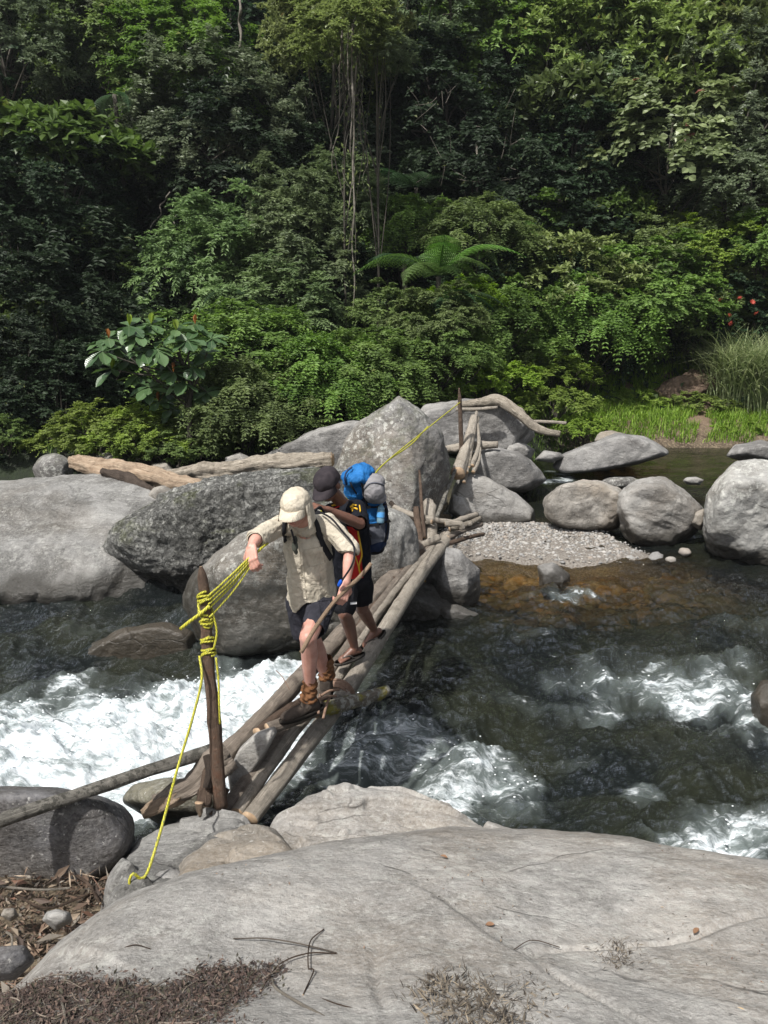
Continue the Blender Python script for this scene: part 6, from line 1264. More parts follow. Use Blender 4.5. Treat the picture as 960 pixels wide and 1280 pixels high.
def cap_parts(c, Fw, Up, mat, root, brim_mat=None, s=1.0, name='cap', label=None, flap=None, bl=0.085):
    Rt = np.cross(Fw, Up); cc = c+Up*0.028*s-Fw*0.008*s; nu, nv = 48, 20; V = []
    for i in range(nv):
        v = i/(nv-1)*math.pi*0.5; hh = math.sin(v)*0.088*s
        for j in range(nu):
            a = j*2*math.pi/nu; k = 1+0.012*abs(math.cos(3*a))**8*-1
            V.append(cc+(Rt*math.cos(a)*0.089+Fw*math.sin(a)*0.106)*s*math.cos(v)**0.75*k+Up*hh)
    V = np.array(V); V = V+(0.008*fbm(V*16, 4)+0.004*ridged(V*22, 2))[:, None]*norm(V-cc); i = np.arange(nv-1)[:, None]*nu; j = np.arange(nu)[None]; F = np.stack([i+j, i+(j+1) % nu, i+nu+(j+1) % nu, i+nu+j], -1).reshape(-1, 4)
    # inner lip so the rim has thickness
    lip = np.array([V[k]*1.0-(V[k]-cc)*0.04-Up*0.004 for k in range(nu)]); V = np.vstack([V, lip]); F = np.vstack([F, np.array([[q, nv*nu+q, nv*nu+(q+1) % nu, (q+1) % nu] for q in range(nu)])])
    o = put(name, V, F, mat, parent=root)
    if label: o['label'] = label
    B_ = []; n1, n2 = 25, 8
    for lay in (0, 1):
        for q in range(n2):
            t = q/(n2-1)
            for k in range(n1):
                a = math.radians(18+144*k/(n1-1)); sn = math.sin(a)
                ext = t*bl*s*(max(0.0, math.sin(math.radians(180*k/(n1-1))))**0.55)
                B_.append(cc+(Rt*math.cos(a)*(0.088*s+ext*0.10)+Fw*(math.sin(a)*0.102*s+ext))+Up*s*(0.004-0.020*t*t-0.035*t*(abs(math.cos(a))**2)-lay*0.004))
    B_ = np.array(B_); F1 = grid_faces(n2, n1); n = n1*n2; rim = list(range((n2-1)*n1, n2*n1)); side = np.array([[rim[k], rim[k+1], rim[k+1]+n, rim[k]+n] for k in range(n1-1)])
    put('brim', B_, np.vstack([F1, F1+n, side]), brim_mat or mat, parent=o)
    V, F = icos(2); put('button', V*0.006*s+cc+Up*0.088*s, F, mat, parent=o)
    if flap:
        n1, n2 = 40, 14; Fv = []
        for lay in (0, 1):
            for q in range(n2):
                t = q/(n2-1)
                for k in range(n1):
                    a = math.radians(flap[0]+(flap[1]-flap[0])*k/(n1-1)); rr = 1+0.02+0.30*t**0.8+0.035*math.sin(k*0.85)*t
                    Fv.append(cc+(Rt*math.cos(a)*0.089+Fw*math.sin(a)*0.106)*s*rr-np.array([0, 0, 1.0])*t*flap[2]-Up*0.0-lay*0.003*Up+Up*0.01*(1-t))
        Fv = np.array(Fv); F1 = grid_faces(n2, n1); n = n1*n2; rim = list(range((n2-1)*n1, n2*n1)); side = np.array([[rim[k], rim[k+1], rim[k+1]+n, rim[k]+n] for k in range(n1-1)])
        put('neck_flap', Fv, np.vstack([F1, F1+n, side]), mat, parent=o)
    return o
def basis(Fw, Up=(0, 0, 1)):
    Fw = norm(np.array(Fw, float)); Up = np.array(Up, float); Up = norm(Up-Fw*(Up@Fw)); return Fw, Up

# ---------------------------------------------------------------- hiker in front
m1 = {'skin': skin_mat('skin_fair', (0.44, 0.215, 0.165), (0.56, 0.315, 0.25)), 'shirt': cloth_mat('shirt_khaki', (0.44, 0.40, 0.32), (0.56, 0.505, 0.41), wr=0.8), 'cap': cloth_mat('cap_cream', (0.50, 0.44, 0.345), (0.62, 0.56, 0.455), wr=0.9),
      'shorts': cloth_mat('shorts_charcoal', (0.026, 0.026, 0.033), (0.045, 0.045, 0.056), wr=0.8), 'boot': cloth_mat('boot_brown', (0.050, 0.040, 0.034), (0.10, 0.082, 0.068), wr=0.6), 'sock': cloth_mat('gaiter_rust', (0.13, 0.060, 0.028), (0.20, 0.10, 0.05), wr=0.9),
      'black': cloth_mat('webbing_black', (0.015, 0.015, 0.017), (0.03, 0.03, 0.034), wr=0.3), 'hair': cloth_mat('hair_grey', (0.2, 0.17, 0.14), (0.3, 0.26, 0.22)), 'lip': skin_mat('lips_fair', (0.38, 0.16, 0.13), (0.42, 0.19, 0.15)), 'sole': cloth_mat('rubber_sole', (0.02, 0.018, 0.016), (0.04, 0.035, 0.03), wr=0.2)}
P1 = empty('person', W(385, 895, 4.75)); tag(P1, 'leading hiker in cream cap, khaki shirt and dark shorts holding the rope and a stick', 'person')
hd = W(370, 634, 4.72); Fw, Up = basis((-0.30, -0.80, -0.34)); nk = W(380, 656, 4.84); ch = W(384, 682, 4.90); be = W(388, 712, 4.93); pv = W(391, 742, 4.97)
sR = W(352, 656, 4.82); sL = W(409, 655, 4.90); eR = W(322, 671, 4.60); wR = W(314, 684, 4.47); hR = W(314.5, 693, 4.425); eL = W(438, 686, 4.78); wL = W(433, 728, 4.67); hL = W(430, 740, 4.64)
pR = W(378, 748, 4.97); pL = W(405, 744, 4.99); kL = W(385, 797, 4.64); aL = W(387, 862, 4.76); kR = W(391, 796, 4.96); aR = W(408, 848, 5.13)
rope_dir = norm(HAND-W(258, 750, 4.14))
E = [cap_el(nk, 0.055, hd-Up*0.04, 0.052), cap_el(ch, 0.095, be, 0.09), cap_el(be, 0.09, pv, 0.10), cap_el(sR, 0.055, sL, 0.055), cap_el(nk, 0.05, ch, 0.07),
     cap_el(sR, 0.052, eR, 0.040), cap_el(eR, 0.041, (eR*0.55+wR*0.45), 0.040), cap_el((eR*0.55+wR*0.45), 0.040, wR, 0.027), cap_el(sL, 0.052, eL, 0.040), cap_el(eL, 0.041, eL*0.6+wL*0.4, 0.041), cap_el(eL*0.6+wL*0.4, 0.041, wL, 0.026),
     cap_el(pR, 0.085, kR, 0.058), cap_el(pL, 0.085, kL, 0.060), cap_el(kL, 0.056, kL*0.66+aL*0.34+[0.005, 0.012, 0], 0.058), cap_el(kL*0.66+aL*0.34+[0.005, 0.012, 0], 0.058, aL, 0.036), ell(kL+[0, -0.018, 0.0], (0.045, 0.045, 0.055)), cap_el(kR, 0.055, kR*0.62+aR*0.38+[0, 0.02, 0], 0.058), cap_el(kR*0.62+aR*0.38+[0, 0.02, 0], 0.058, aR, 0.037)]
E += head_els(hd, Fw, Up, 1.05); E += hand_els(wR, hR, np.array([-0.5, -0.45, 0.8]), curl=1.0, flip=1, size=1.1); E += hand_els(wL, hL, np.array([0.5, -0.75, 0.1]), curl=1.15, flip=-1, size=1.1)
V, F, N = fuse(E, 0.0048, 4); body1 = put('body', V, F, m1['skin'], parent=P1); face_bits(hd, Fw, Up, body1, m1['hair'], m1['lip'], 1.05)
# shirt
E = [cap_el(nk-[0, 0, 0.015], 0.070, (sR+sL)/2, 0.088), cap_el(sR+[0.02, 0, -0.005], 0.068, sL-[0.02, 0, 0.005], 0.070), cap_el(ch+[-0.055, 0, 0.02], 0.105, ch+[0.055, 0.01, 0.02], 0.105), cap_el(ch+[-0.045, 0, 0], 0.115, be+[-0.045, -0.01, 0], 0.108), cap_el(ch+[0.05, 0.01, 0], 0.112, be+[0.045, 0, 0], 0.108),
     cap_el(be+[-0.048, -0.01, 0], 0.108, pv+[-0.068, -0.01, -0.05], 0.108), cap_el(be+[0.048, 0, 0], 0.108, pv+[0.058, 0, -0.03], 0.110), cap_el(be+[0, -0.015, 0], 0.115, pv+[0, -0.02, -0.07], 0.115),
     cap_el(sR, 0.068, eR, 0.060), cap_el(sR*0.5+eR*0.5, 0.063, eR+(wR-eR)*0.12, 0.061), cap_el(sL, 0.072, eL, 0.062), cap_el(sL*0.5+eL*0.5, 0.068, eL+(wL-eL)*0.03, 0.064)]
V, F, N = fuse(E, 0.0055, 6)
def wrinkle(V, N, amp, seed=0, dirv=(0.5, 0.2, 0.8), freq=9.0, armpit=None):
    d = norm(np.array(dirv, float)); a = V@d; q = V*np.array([3.0, 3.0, 3.0])+seed; w = fbm(q, 3)[:, None]*1.2
    r1 = ridged(np.column_stack([a*freq, V[:, 0]*2.2, V[:, 1]*2.2])+w+seed, 3, 0.5); r2 = fbm(V*22+seed, 3); r3 = ridged(V*7.0+seed+w, 3)
    return V+N*(amp*(0.8*r1+0.35*r2+0.7*r3-0.5))[:, None]
V = wrinkle(V, N, 0.0125, 3.0, (0.45, 0.1, 0.85), 9)
hz_ = pv[2]-0.055+0.045*np.cos((V[:, 0]-pv[0])*26+0.4)-0.12*np.clip(-(V[:, 0]-pv[0]), -0.1, 0.2)
dR = (V-(eR+(wR-eR)*0.12))@norm(wR-eR+0.0); dLs = (V-(eL+(wL-eL)*0.03))@norm(wL-eL)
nearR = np.linalg.norm(V-eR, axis=1) < 0.14; nearL = np.linalg.norm(V-eL, axis=1) < 0.14
keepm = (V[:, 2] > hz_) & ~(nearR & (dR > 0.022)) & ~(nearL & (dLs > 0.025))
V, F, used = cut(V, F, keepm); shirt = put('shirt', V, F, m1['shirt'], parent=P1); sh_bv = bvh(V, F)
s_ = shirt.modifiers.new('thickness', 'SOLIDIFY'); s_.thickness = 0.005; s_.offset = -1
def cuff(c, ax, R, mat, par, w=0.030, label=None, nm='cuff'):
    ax = norm(ax); t1 = norm(np.cross(ax, [0.3, 0.2, 1.0])); t2 = np.cross(ax, t1); P = []
    V = []; nu = 36; prof = [(-w/2, 0.94), (-w/2*0.9, 1.03), (0, 1.06), (w/2*0.9, 1.03), (w/2, 0.92)]
    for u, rr in prof:
        for k in range(nu):
            a = k*2*math.pi/nu; r = R*rr*(1+0.04*math.sin(3*a+u*90)); V.append(c+ax*(u+0.004*math.sin(2*a+1))+(t1*math.cos(a)+t2*math.sin(a))*r)
    i = np.arange(len(prof)-1)[:, None]*nu; j = np.arange(nu)[None]; Fq = np.stack([i+j, i+(j+1) % nu, i+nu+(j+1) % nu, i+nu+j], -1).reshape(-1, 4)
    return put(nm, np.array(V), Fq, mat, parent=par)
cuff(eR+(wR-eR)*0.18, wR-eR, 0.052, m1['shirt'], shirt); cuff(eL+(wL-eL)*0.08, wL-eL, 0.054, m1['shirt'], shirt)
patch_on('chest_pocket', sh_bv, [(380, 690), (402, 685), (406, 703), (386, 709)], m1['shirt'], shirt, off=0.005); patch_on('pocket_flap', sh_bv, [(379, 688), (402, 683), (403, 690), (381, 694)], m1['shirt'], shirt, off=0.009)
patch_on('placket', sh_bv, [(374, 676), (377, 676), (383, 748), (379, 748)], m1['shirt'], shirt, nx=4, ny=30, off=0.004)
U, Fi = icos(2)
for py in (690, 705, 720, 735):
    h = hit(sh_bv, 375.5+(py-676)*0.075, py, 0.006)
    if h is not None: put('button', U*np.array([.0055, .0055, .0055])+h[0], Fi, m1['cap'], parent=shirt)
patch_on('collar', sh_bv, [(362, 657), (373, 664), (366, 676), (359, 664)], m1['shirt'], shirt, off=0.008, nx=6, ny=6); patch_on('collar', sh_bv, [(376, 664), (392, 654), (395, 664), (383, 674)], m1['shirt'], shirt, off=0.008, nx=6, ny=6)
# pack straps over the shirt
strap_px('pack_strap', sh_bv, [(388, 645), (394, 652), (398, 665), (403, 680), (411, 694), (417, 704)], 0.042, m1['black'], P1, off=0.004); strap_px('pack_strap', sh_bv, [(357, 648), (355, 656), (355, 668), (358, 678)], 0.036, m1['black'], P1, off=0.004)
# neck cord with dark pouch
V, F = tube(catmull([W(364, 662, 4.70), W(367, 672, 4.68), W(369, 680, 4.69)], 10), 0.006, 6); nc = put('neck_cord', V, F, m1['black'], parent=P1)
pm = cloth_mat('pouch_olive', (0.045, 0.05, 0.04), (0.09, 0.095, 0.08), wr=0.5); V, F, N = fuse([ell(W(368.5, 683, 4.71), (0.022, 0.014, 0.040)), ell(W(369, 675, 4.71), (0.016, 0.012, 0.03)), ell(W(370, 690, 4.72), (0.014, 0.01, 0.02))], 0.004, 2); put('pouch', V, F, pm, parent=nc)
# shorts
hl = W(392, 778, 4.76); hr_ = W(380, 790, 4.96)
E = [cap_el(pv+[-0.055, 0, 0.02], 0.105, pv+[0.055, 0, 0.02], 0.105), cap_el(pR, 0.100, kR*0.80+pR*0.20, 0.088), cap_el(pR+[-0.03, 0, 0], 0.09, hr_+[-0.015, 0, 0.0], 0.075), cap_el(pL, 0.108, hl+[0.006, -0.005, -0.02], 0.090)]
V, F, N = fuse(E, 0.0065, 5); V = wrinkle(V, N, 0.007, 8, (0.2, 0.3, 0.9), 7)
axL = norm(kL-pL); axR = norm(kR-pR); nL = ((V-hl)@axL > 0.045) & (np.linalg.norm(V-hl, axis=1) < 0.25) & (V[:, 2] < pv[2]-0.1) & (V[:, 1] < 4.93); nR = ((V-W(381, 800, 4.96))@axR > 0.02) & (V[:, 2] < pv[2]-0.1)
V, F, used = cut(V, F, ~(nL | nR)); sho = put('shorts', V, F, m1['shorts'], parent=P1); s_ = sho.modifiers.new('thickness', 'SOLIDIFY'); s_.thickness = 0.005; s_.offset = -1
sh2 = bvh(V, F); patch_on('cargo_pocket', sh2, [(398, 752), (412, 750), (413, 768), (401, 771)], m1['shorts'], sho, off=0.006)
# boots and gaiters
def boot(ankle, toe_dir, root, mats, s=1.0, pitch=0.0, nm='boot', gaiter=True, Rg=0.056):
    D = norm(np.array([toe_dir[0], toe_dir[1], pitch])); Rt = norm(np.cross(D, [0, 0, 1.0])); Up_ = np.cross(Rt, D); A = np.array([Rt, D, Up_]); L = lambda r, f, u: ankle+Rt*r*s+D*f*s+Up_*u*s
    E = [ell(L(0, 0.0, -0.045), np.array([0.042, 0.062, 0.05])*s, A), ell(L(0, 0.085, -0.062), np.array([0.046, 0.075, 0.035])*s, A), ell(L(0, 0.145, -0.068), np.array([0.045, 0.052, 0.028])*s, A), ell(L(0, -0.03, -0.062), np.array([0.036, 0.036, 0.034])*s, A), cap_el(L(0, 0.0, 0.015), 0.046*s, L(0, 0.015, -0.04), 0.046*s)]
    V, F, N = fuse(E, 0.0055, 3); V = wrinkle(V, N, 0.003, 5, (0, 1, 0.2), 14); bo = put(nm, V, F, mats['boot'], parent=root)
    # sole: outline extruded
    n = 30; a = np.linspace(0, 2*math.pi, n, endpoint=False); rx = 0.046*(1+0.12*np.sin(a)); V = []
    for lay, (u, k) in enumerate(((-0.074, 1.0), (-0.080, 1.06), (-0.100, 1.04))):
        for q in range(n): V.append(L(math.cos(a[q])*rx[q]*k, 0.058+math.sin(a[q])*0.142*k, u))
    V += [L(0, 0.058, -0.100)]; i = np.arange(2)[:, None]*n; j = np.arange(n)[None]; Q = np.stack([i+j, i+(j+1) % n, i+n+(j+1) % n, i+n+j], -1).reshape(-1, 4); jj = np.arange(n); T_ = np.stack([np.full(n, 3*n), 2*n+jj, 2*n+(jj+1) % n], 1)
    put('sole', np.array(V), [Q, T_], mats['sole'], parent=bo)
    for q in range(4):
        P = [L(-0.022, 0.045+0.020*q, -0.014-0.011*q), L(0, 0.047+0.020*q, -0.004-0.012*q), L(0.022, 0.045+0.020*q, -0.014-0.011*q)]; V, F = tube(catmull(P, 8), 0.0028, 6); put('lace', V, F, mats['sole'], parent=bo)
    return bo
def gaiter(c0, c1, r0, r1, mat, root, seed=0, label=None):
    n, nu = 34, 40; V = []; ax = norm(c1-c0); t1 = norm(np.cross(ax, [0, 1, 0.1])); t2 = np.cross(ax, t1); rs_ = np.random.RandomState(seed)
    for i in range(n):
        t = i/(n-1)
        for k in range(nu):
            a = k*2*math.pi/nu; r = (r0*(1-t)+r1*t)*(1+0.075*math.sin(t*19+2.6*math.sin(a+seed)+1.2*math.sin(2*a+1))+0.06*math.sin(t*33+3*math.cos(a*2+seed))+0.03*math.sin(5*a+t*9))
            if i in (0, n-1): r *= 0.86
            V.append(c0*(1-t)+c1*t+(t1*math.cos(a)+t2*math.sin(a))*r)
    i = np.arange(n-1)[:, None]*nu; j = np.arange(nu)[None]; F = np.stack([i+j, i+nu+j, i+nu+(j+1) % nu, i+(j+1) % nu], -1).reshape(-1, 4); o = put('gaiter', np.array(V), F, mat, parent=root)
    if label: o['label'] = label
b1 = W(386.5, 873, 4.75); boot(b1, (-0.88, -0.47), P1, m1, s=1.12, pitch=-0.10); gaiter(W(388, 848, 4.755), W(385, 876, 4.75), 0.047, 0.060, m1['sock'], P1, 1)
b2 = W(408, 852, 5.12); boot(b2, (-0.15, -0.98), P1, m1, s=1.08, pitch=-0.25); gaiter(W(407, 822, 5.10), W(408.5, 847, 5.13), 0.050, 0.060, m1['sock'], P1, 2, 'dark red-brown shaded gaiter')
cp = cap_parts(hd, Fw, Up, m1['cap'], P1, s=1.02, bl=0.075, flap=(160, 372, 0.13), label='cream sun cap with neck flap')
# hydration tube
V, F = tube(catmull([W(400, 640, 4.86), W(414, 648, 4.78), W(428, 664, 4.74), W(441, 680, 4.70), W(443, 694, 4.66), W(439, 708, 4.62), W(430, 722, 4.60), W(425, 730, 4.60)], 50), 0.0065, 8); tu = put('drinking_tube', V, F, m1['black'], parent=P1)
bm_ = cloth_mat('valve_blue', (0.01, 0.07, 0.4), (0.02, 0.10, 0.5), rough=0.4, wr=0.1); V, F = tube(catmull([W(427, 725, 4.60), W(423, 733, 4.60)], 8), np.array([.008, .012, .013, .013, .013, .012, .011, .008]), 10); put('mouthpiece', V, F, bm_, parent=tu)
# small pack on his back (a thing of its own)
pk = empty('daypack', W(395, 700, 5.10)); tag(pk, 'small black daypack on the back of the leading hiker', 'backpack')
E = [ell(ch+[0.04, 0.20, 0.02], (0.125, 0.10, 0.17)), ell(ch+[0.04, 0.21, -0.12], (0.13, 0.10, 0.13)), ell(ch+[0.03, 0.17, 0.13], (0.09, 0.07, 0.06))]
V, F, N = fuse(E, 0.008, 4); V = wrinkle(V, N, 0.006, 4); put('bag', V, F, m1['black'], parent=pk)
V, F = tube(catmull([W(392, 640, 4.95), W(400, 634, 5.02), W(406, 642, 5.08)], 12), 0.010, 8, flat=0.5); put('carry_loop', V, F, m1['black'], parent=pk)
# walking stick
st = log('walking_stick', [W(376, 816, 4.46), W(392, 788, 4.52), W(410, 762, 4.57), W(428, 741, 4.62), W(446, 725, 4.70), W(458, 712, 4.76), W(464, 704, 4.78)], [0.0125, 0.014, 0.014, 0.014, 0.0135, 0.0125, 0.012], wood_mat('stick_tan', (0.30, 0.20, 0.13), (0.45, 0.33, 0.23)), "wooden walking stick held in the leading hiker's left hand", 'walking stick', seg=10, knots=5, seed=99, rough=0.12)

# ---------------------------------------------------------------- hiker behind
m2 = {'skin': skin_mat('skin_dark', (0.13, 0.062, 0.042), (0.19, 0.095, 0.066), 0.42), 'jersey': cloth_mat('jersey_black', (0.009, 0.010, 0.014), (0.018, 0.019, 0.025), wr=0.7), 'red': cloth_mat('jersey_red', (0.42, 0.02, 0.02), (0.52, 0.035, 0.03), wr=0.6), 'yellow': cloth_mat('jersey_yellow', (0.62, 0.36, 0.03), (0.72, 0.45, 0.05), wr=0.3),
      'cap': cloth_mat('cap_black', (0.030, 0.026, 0.030), (0.050, 0.042, 0.046), wr=0.3), 'shorts': cloth_mat('shorts_black', (0.010, 0.010, 0.012), (0.020, 0.020, 0.023), wr=0.6), 'hair': cloth_mat('hair_black', (0.01, 0.009, 0.008), (0.02, 0.017, 0.015)), 'lip': skin_mat('lips_dark', (0.12, 0.05, 0.04), (0.15, 0.07, 0.05)),
      'blue': cloth_mat('pack_blue', (0.014, 0.10, 0.29), (0.028, 0.165, 0.43), rough=0.6, wr=0.9), 'navy': cloth_mat('pack_navy', (0.02, 0.03, 0.07), (0.035, 0.05, 0.10), wr=0.6), 'grey': cloth_mat('pack_grey', (0.20, 0.195, 0.20), (0.30, 0.29, 0.30), rough=0.6, wr=0.8), 'slate': cloth_mat('pack_slate', (0.085, 0.09, 0.11), (0.13, 0.135, 0.155), wr=0.6),
      'sandal': cloth_mat('sandal_grey', (0.05, 0.045, 0.04), (0.10, 0.09, 0.08), wr=0.3)}
P2_ = empty('person', W(445, 828, 5.7)); tag(P2_, 'second hiker in black cap and black, red and yellow jersey carrying the big backpack', 'person')
hd = W(410, 606, 5.40); Fw, Up = basis((-0.42, -0.72, -0.55)); nk = W(428, 630, 5.56); ch = W(437, 656, 5.68); be = W(440, 695, 5.74); pv = W(441, 726, 5.78)
sL = W(446, 636, 5.64); sR = W(414, 640, 5.52); eL = W(450, 655, 5.38); wL = W(409, 637, 5.22); hL = W(400, 634, 5.165); eR = W(414, 662, 5.38); wR = W(404, 652, 5.22); hR = W(398, 648, 5.15)
pR = W(431, 733, 5.74); pL = W(451, 733, 5.82); kR = W(431, 768, 5.56); aR = W(443, 808, 5.68); kL = W(452, 760, 5.84); aL = W(467, 786, 6.10)
E = [cap_el(nk, 0.052, hd-Up*0.04, 0.050), cap_el(ch, 0.09, be, 0.085), cap_el(be, 0.085, pv, 0.10), cap_el(sR, 0.055, sL, 0.055), cap_el(sL, 0.052, eL, 0.040), cap_el(eL, 0.041, eL*0.6+wL*0.4, 0.042), cap_el(eL*0.6+wL*0.4, 0.042, wL, 0.027), cap_el(sR, 0.05, eR, 0.038), cap_el(eR, 0.038, wR, 0.026),
     cap_el(pR, 0.085, kR, 0.056), cap_el(kR, 0.054, kR*0.66+aR*0.34+[0.006, 0.012, 0], 0.055), cap_el(kR*0.66+aR*0.34+[0.006, 0.012, 0], 0.055, aR, 0.034), cap_el(pL, 0.085, kL, 0.056), cap_el(kL, 0.054, kL*0.62+aL*0.38, 0.053), cap_el(kL*0.62+aL*0.38, 0.053, aL, 0.034)]
E += head_els(hd, Fw, Up, 1.02); E += hand_els(wL, hL, np.array([0.0, -0.35, 0.9]), curl=0.55, flip=1, size=1.05); E += hand_els(wR, hR, np.array([-0.2, -0.3, 0.9]), curl=0.6, flip=-1)
def foot_els(ank, D, pitch=0.0):
    D = norm(np.array([D[0], D[1], pitch])); Rt = norm(np.cross(D, [0, 0, 1.0])); U_ = np.cross(Rt, D); L = lambda r, f, u: ank+Rt*r+D*f+U_*u
    e = [cap_el(L(0, -0.035, -0.055), 0.030, L(0, 0.03, -0.045), 0.034), cap_el(L(0, 0.0, -0.02), 0.033, L(0.0, 0.10, -0.062), 0.026), cap_el(L(-0.02, 0.08, -0.066), 0.020, L(0.022, 0.09, -0.066), 0.020), cap_el(L(0.01, 0.03, -0.055), 0.03, L(0.015, 0.12, -0.068), 0.02)]
    for k, (r, f, rad) in enumerate(((-0.030, 0.160, 0.013), (-0.012, 0.160, 0.0095), (0.004, 0.155, 0.009), (0.018, 0.148, 0.0085), (0.030, 0.138, 0.008))): e.append(cap_el(L(r*0.85, 0.10, -0.068), rad*1.1, L(r, f, -0.074), rad))
    return e, L
fe1, L1 = foot_els(aR+[0, 0, 0.005], (-0.80, -0.60), -0.10); fe2, L2 = foot_els(aL, (-0.75, -0.55), -0.45); E += fe1+fe2
V, F, N = fuse(E, 0.0055, 4); body2 = put('body', V, F, m2['skin'], parent=P2_); face_bits(hd, Fw, Up, body2, m2['hair'], m2['lip'], 1.02)
for L_ in (L1, L2):
    n = 28; a = np.linspace(0, 2*math.pi, n, endpoint=False); V = []
    for u, k in ((-0.083, 1.0), (-0.085, 1.05), (-0.108, 1.03)):
        for q in range(n): V.append(L_(math.cos(a[q])*0.047*k*(1+0.12*math.sin(a[q])), 0.055+math.sin(a[q])*0.142*k, u+0.006*math.sin(a[q])))
    V += [L_(0, 0.055, -0.083), L_(0, 0.055, -0.108)]; i = np.arange(2)[:, None]*n; j = np.arange(n)[None]; jj = np.arange(n)
    Q = np.stack([i+j, i+(j+1) % n, i+n+(j+1) % n, i+n+j], -1).reshape(-1, 4); T_ = np.vstack([np.stack([np.full(n, 3*n), jj, (jj+1) % n], 1), np.stack([np.full(n, 3*n+1), 2*n+jj, 2*n+(jj+1) % n], 1)])
    sd_ = put('sandal', np.array(V), [Q, T_], m2['sandal'], parent=P2_)
    for s in (-1, 1):
        V, F = tube(catmull([L_(s*0.042, 0.04, -0.082), L_(s*0.034, 0.08, -0.045), L_(-0.012, 0.125, -0.058)], 12), 0.006, 7); put('strap', V, F, m2['sandal'], parent=sd_)
# jersey
E = [cap_el(nk-[0, 0, 0.02], 0.065, (sR+sL)/2, 0.085), cap_el(sR, 0.066, sL-[0.01, 0, 0], 0.070), cap_el(ch+[-0.05, 0, 0], 0.105, ch+[0.045, 0.02, 0], 0.105), cap_el(ch+[-0.045, 0, 0], 0.105, pv+[-0.05, 0, 0.0], 0.108), cap_el(ch+[0.045, 0.02, 0], 0.105, pv+[0.045, 0.02, 0.0], 0.110), cap_el(sL, 0.072, sL*0.12+eL*0.88, 0.066), cap_el(sR, 0.068, sR*0.2+eR*0.8, 0.06)]
V, F, N = fuse(E, 0.0065, 4); V = wrinkle(V, N, 0.007, 21, (0.5, 0.2, 0.8), 8)
axu = norm(eL-sL); cutL = ((V-(sL*0.15+eL*0.85))@axu > 0.03) & (np.linalg.norm(V-eL, axis=1) < 0.13) & (V[:, 1] < 5.5)
V, F, used = cut(V, F, (V[:, 2] > pv[2]-0.05) & ~cutL); jer = put('jersey', V, F, m2['jersey'], parent=P2_); s_ = jer.modifiers.new('thickness', 'SOLIDIFY'); s_.thickness = 0.005; s_.offset = -1
jb = bvh(V, F)
patch_on('side_panel', jb, [(429, 657), (448, 660), (454, 722), (434, 724)], m2['red'], jer, nx=10, ny=40, off=0.004, label='red side panel')
strap_px('piping', jb, [(446, 662), (450, 680), (452, 695), (448, 706), (451, 720)], 0.014, m2['yellow'], jer, off=0.010, label='yellow piping'); strap_px('piping', jb, [(434, 660), (440, 680), (446, 700), (450, 716)], 0.008, m2['yellow'], jer, off=0.009, label='yellow piping')
strap_px('sleeve_piping', jb, [(437, 655), (446, 648), (450, 642), (449, 632)], 0.010, m2['yellow'], jer, off=0.006, label='yellow sleeve trim')
strap_px('neck_trim', jb, [(414, 633), (423, 630), (430, 622), (433, 612)], 0.014, m2['yellow'], jer, off=0.006, label='yellow and red collar trim'); strap_px('neck_trim', jb, [(417, 636), (426, 632), (434, 624), (437, 614)], 0.010, m2['red'], jer, off=0.006, label='red collar trim')
# emblem on the sleeve: small bird-like badge
for pp, w in (([(437, 634), (441, 632), (446, 633)], 0.016), ([(440, 637), (444, 636), (447, 638)], 0.014), ([(441, 631), (442, 636), (441, 640)], 0.010)):
    strap_px('sleeve_emblem', jb, pp, w, m2['yellow'], jer, off=0.006, n=8, label='yellow emblem on the sleeve')
strap_px('pack_strap', jb, [(436, 618), (431, 628), (427, 640), (428, 655), (433, 668)], 0.05, m2['slate'], P2_, off=0.006)
# shorts
E = [cap_el(pv+[-0.05, 0, 0.0], 0.108, pv+[0.05, 0.01, 0.0], 0.108), cap_el(pR, 0.110, kR*0.75+pR*0.25, 0.092), cap_el(pL, 0.108, kL*0.75+pL*0.25, 0.090)]
V, F, N = fuse(E, 0.0065, 5); V = wrinkle(V, N, 0.007, 31, (0.2, 0.3, 0.9), 7); V, F, used = cut(V, F, V[:, 2] > W(440, 763, 5.65)[2]+0.06*np.sin((V[:, 0]+0.1)*14)*0.3)
sho = put('shorts', V, F, m2['shorts'], parent=P2_); s_ = sho.modifiers.new('thickness', 'SOLIDIFY'); s_.thickness = 0.005; s_.offset = -1; sb = bvh(V, F)
wm_ = cloth_mat('print_white', (0.6, 0.6, 0.6), (0.7, 0.7, 0.7)); patch_on('printed_mark', sb, [(437.5, 753), (445.5, 752), (445.5, 755), (437.5, 756)], wm_, sho, nx=6, ny=3, off=0.003, label='small white print on the shorts')
cap_parts(hd, Fw, Up, m2['cap'], P2_, s=1.04, label='plain black baseball cap', bl=0.075)

# big backpack
BP = empty('backpack', W(465, 690, 5.98)); tag(BP, 'large blue and grey hiking backpack worn by the second hiker', 'backpack')
E = [ell(W(464, 640, 5.98), (0.135, 0.13, 0.17)), ell(W(468, 658, 6.0), (0.125, 0.14, 0.20)), ell(W(467, 674, 5.98), (0.105, 0.12, 0.13)), cap_el(W(455, 625, 5.93), 0.09, W(462, 680, 5.96), 0.075)]
V, F, N = fuse(E, 0.008, 5); V = wrinkle(V, N, 0.010, 41, (0.2, 0.1, 1), 6); bagb = put('main_bag', V, F, m2['navy'], parent=BP); bb_ = bvh(V, F)
patch_on('side_panel', bb_, [(456, 628), (474, 628), (477, 652), (460, 654)], m2['blue'], BP, nx=14, ny=14, off=0.008, label='blue upper panel')
patch_on('side_panel', bb_, [(459, 655), (480, 651), (480, 676), (463, 681)], m2['slate'], BP, nx=14, ny=14, off=0.012, label='slate grey stretch pocket')
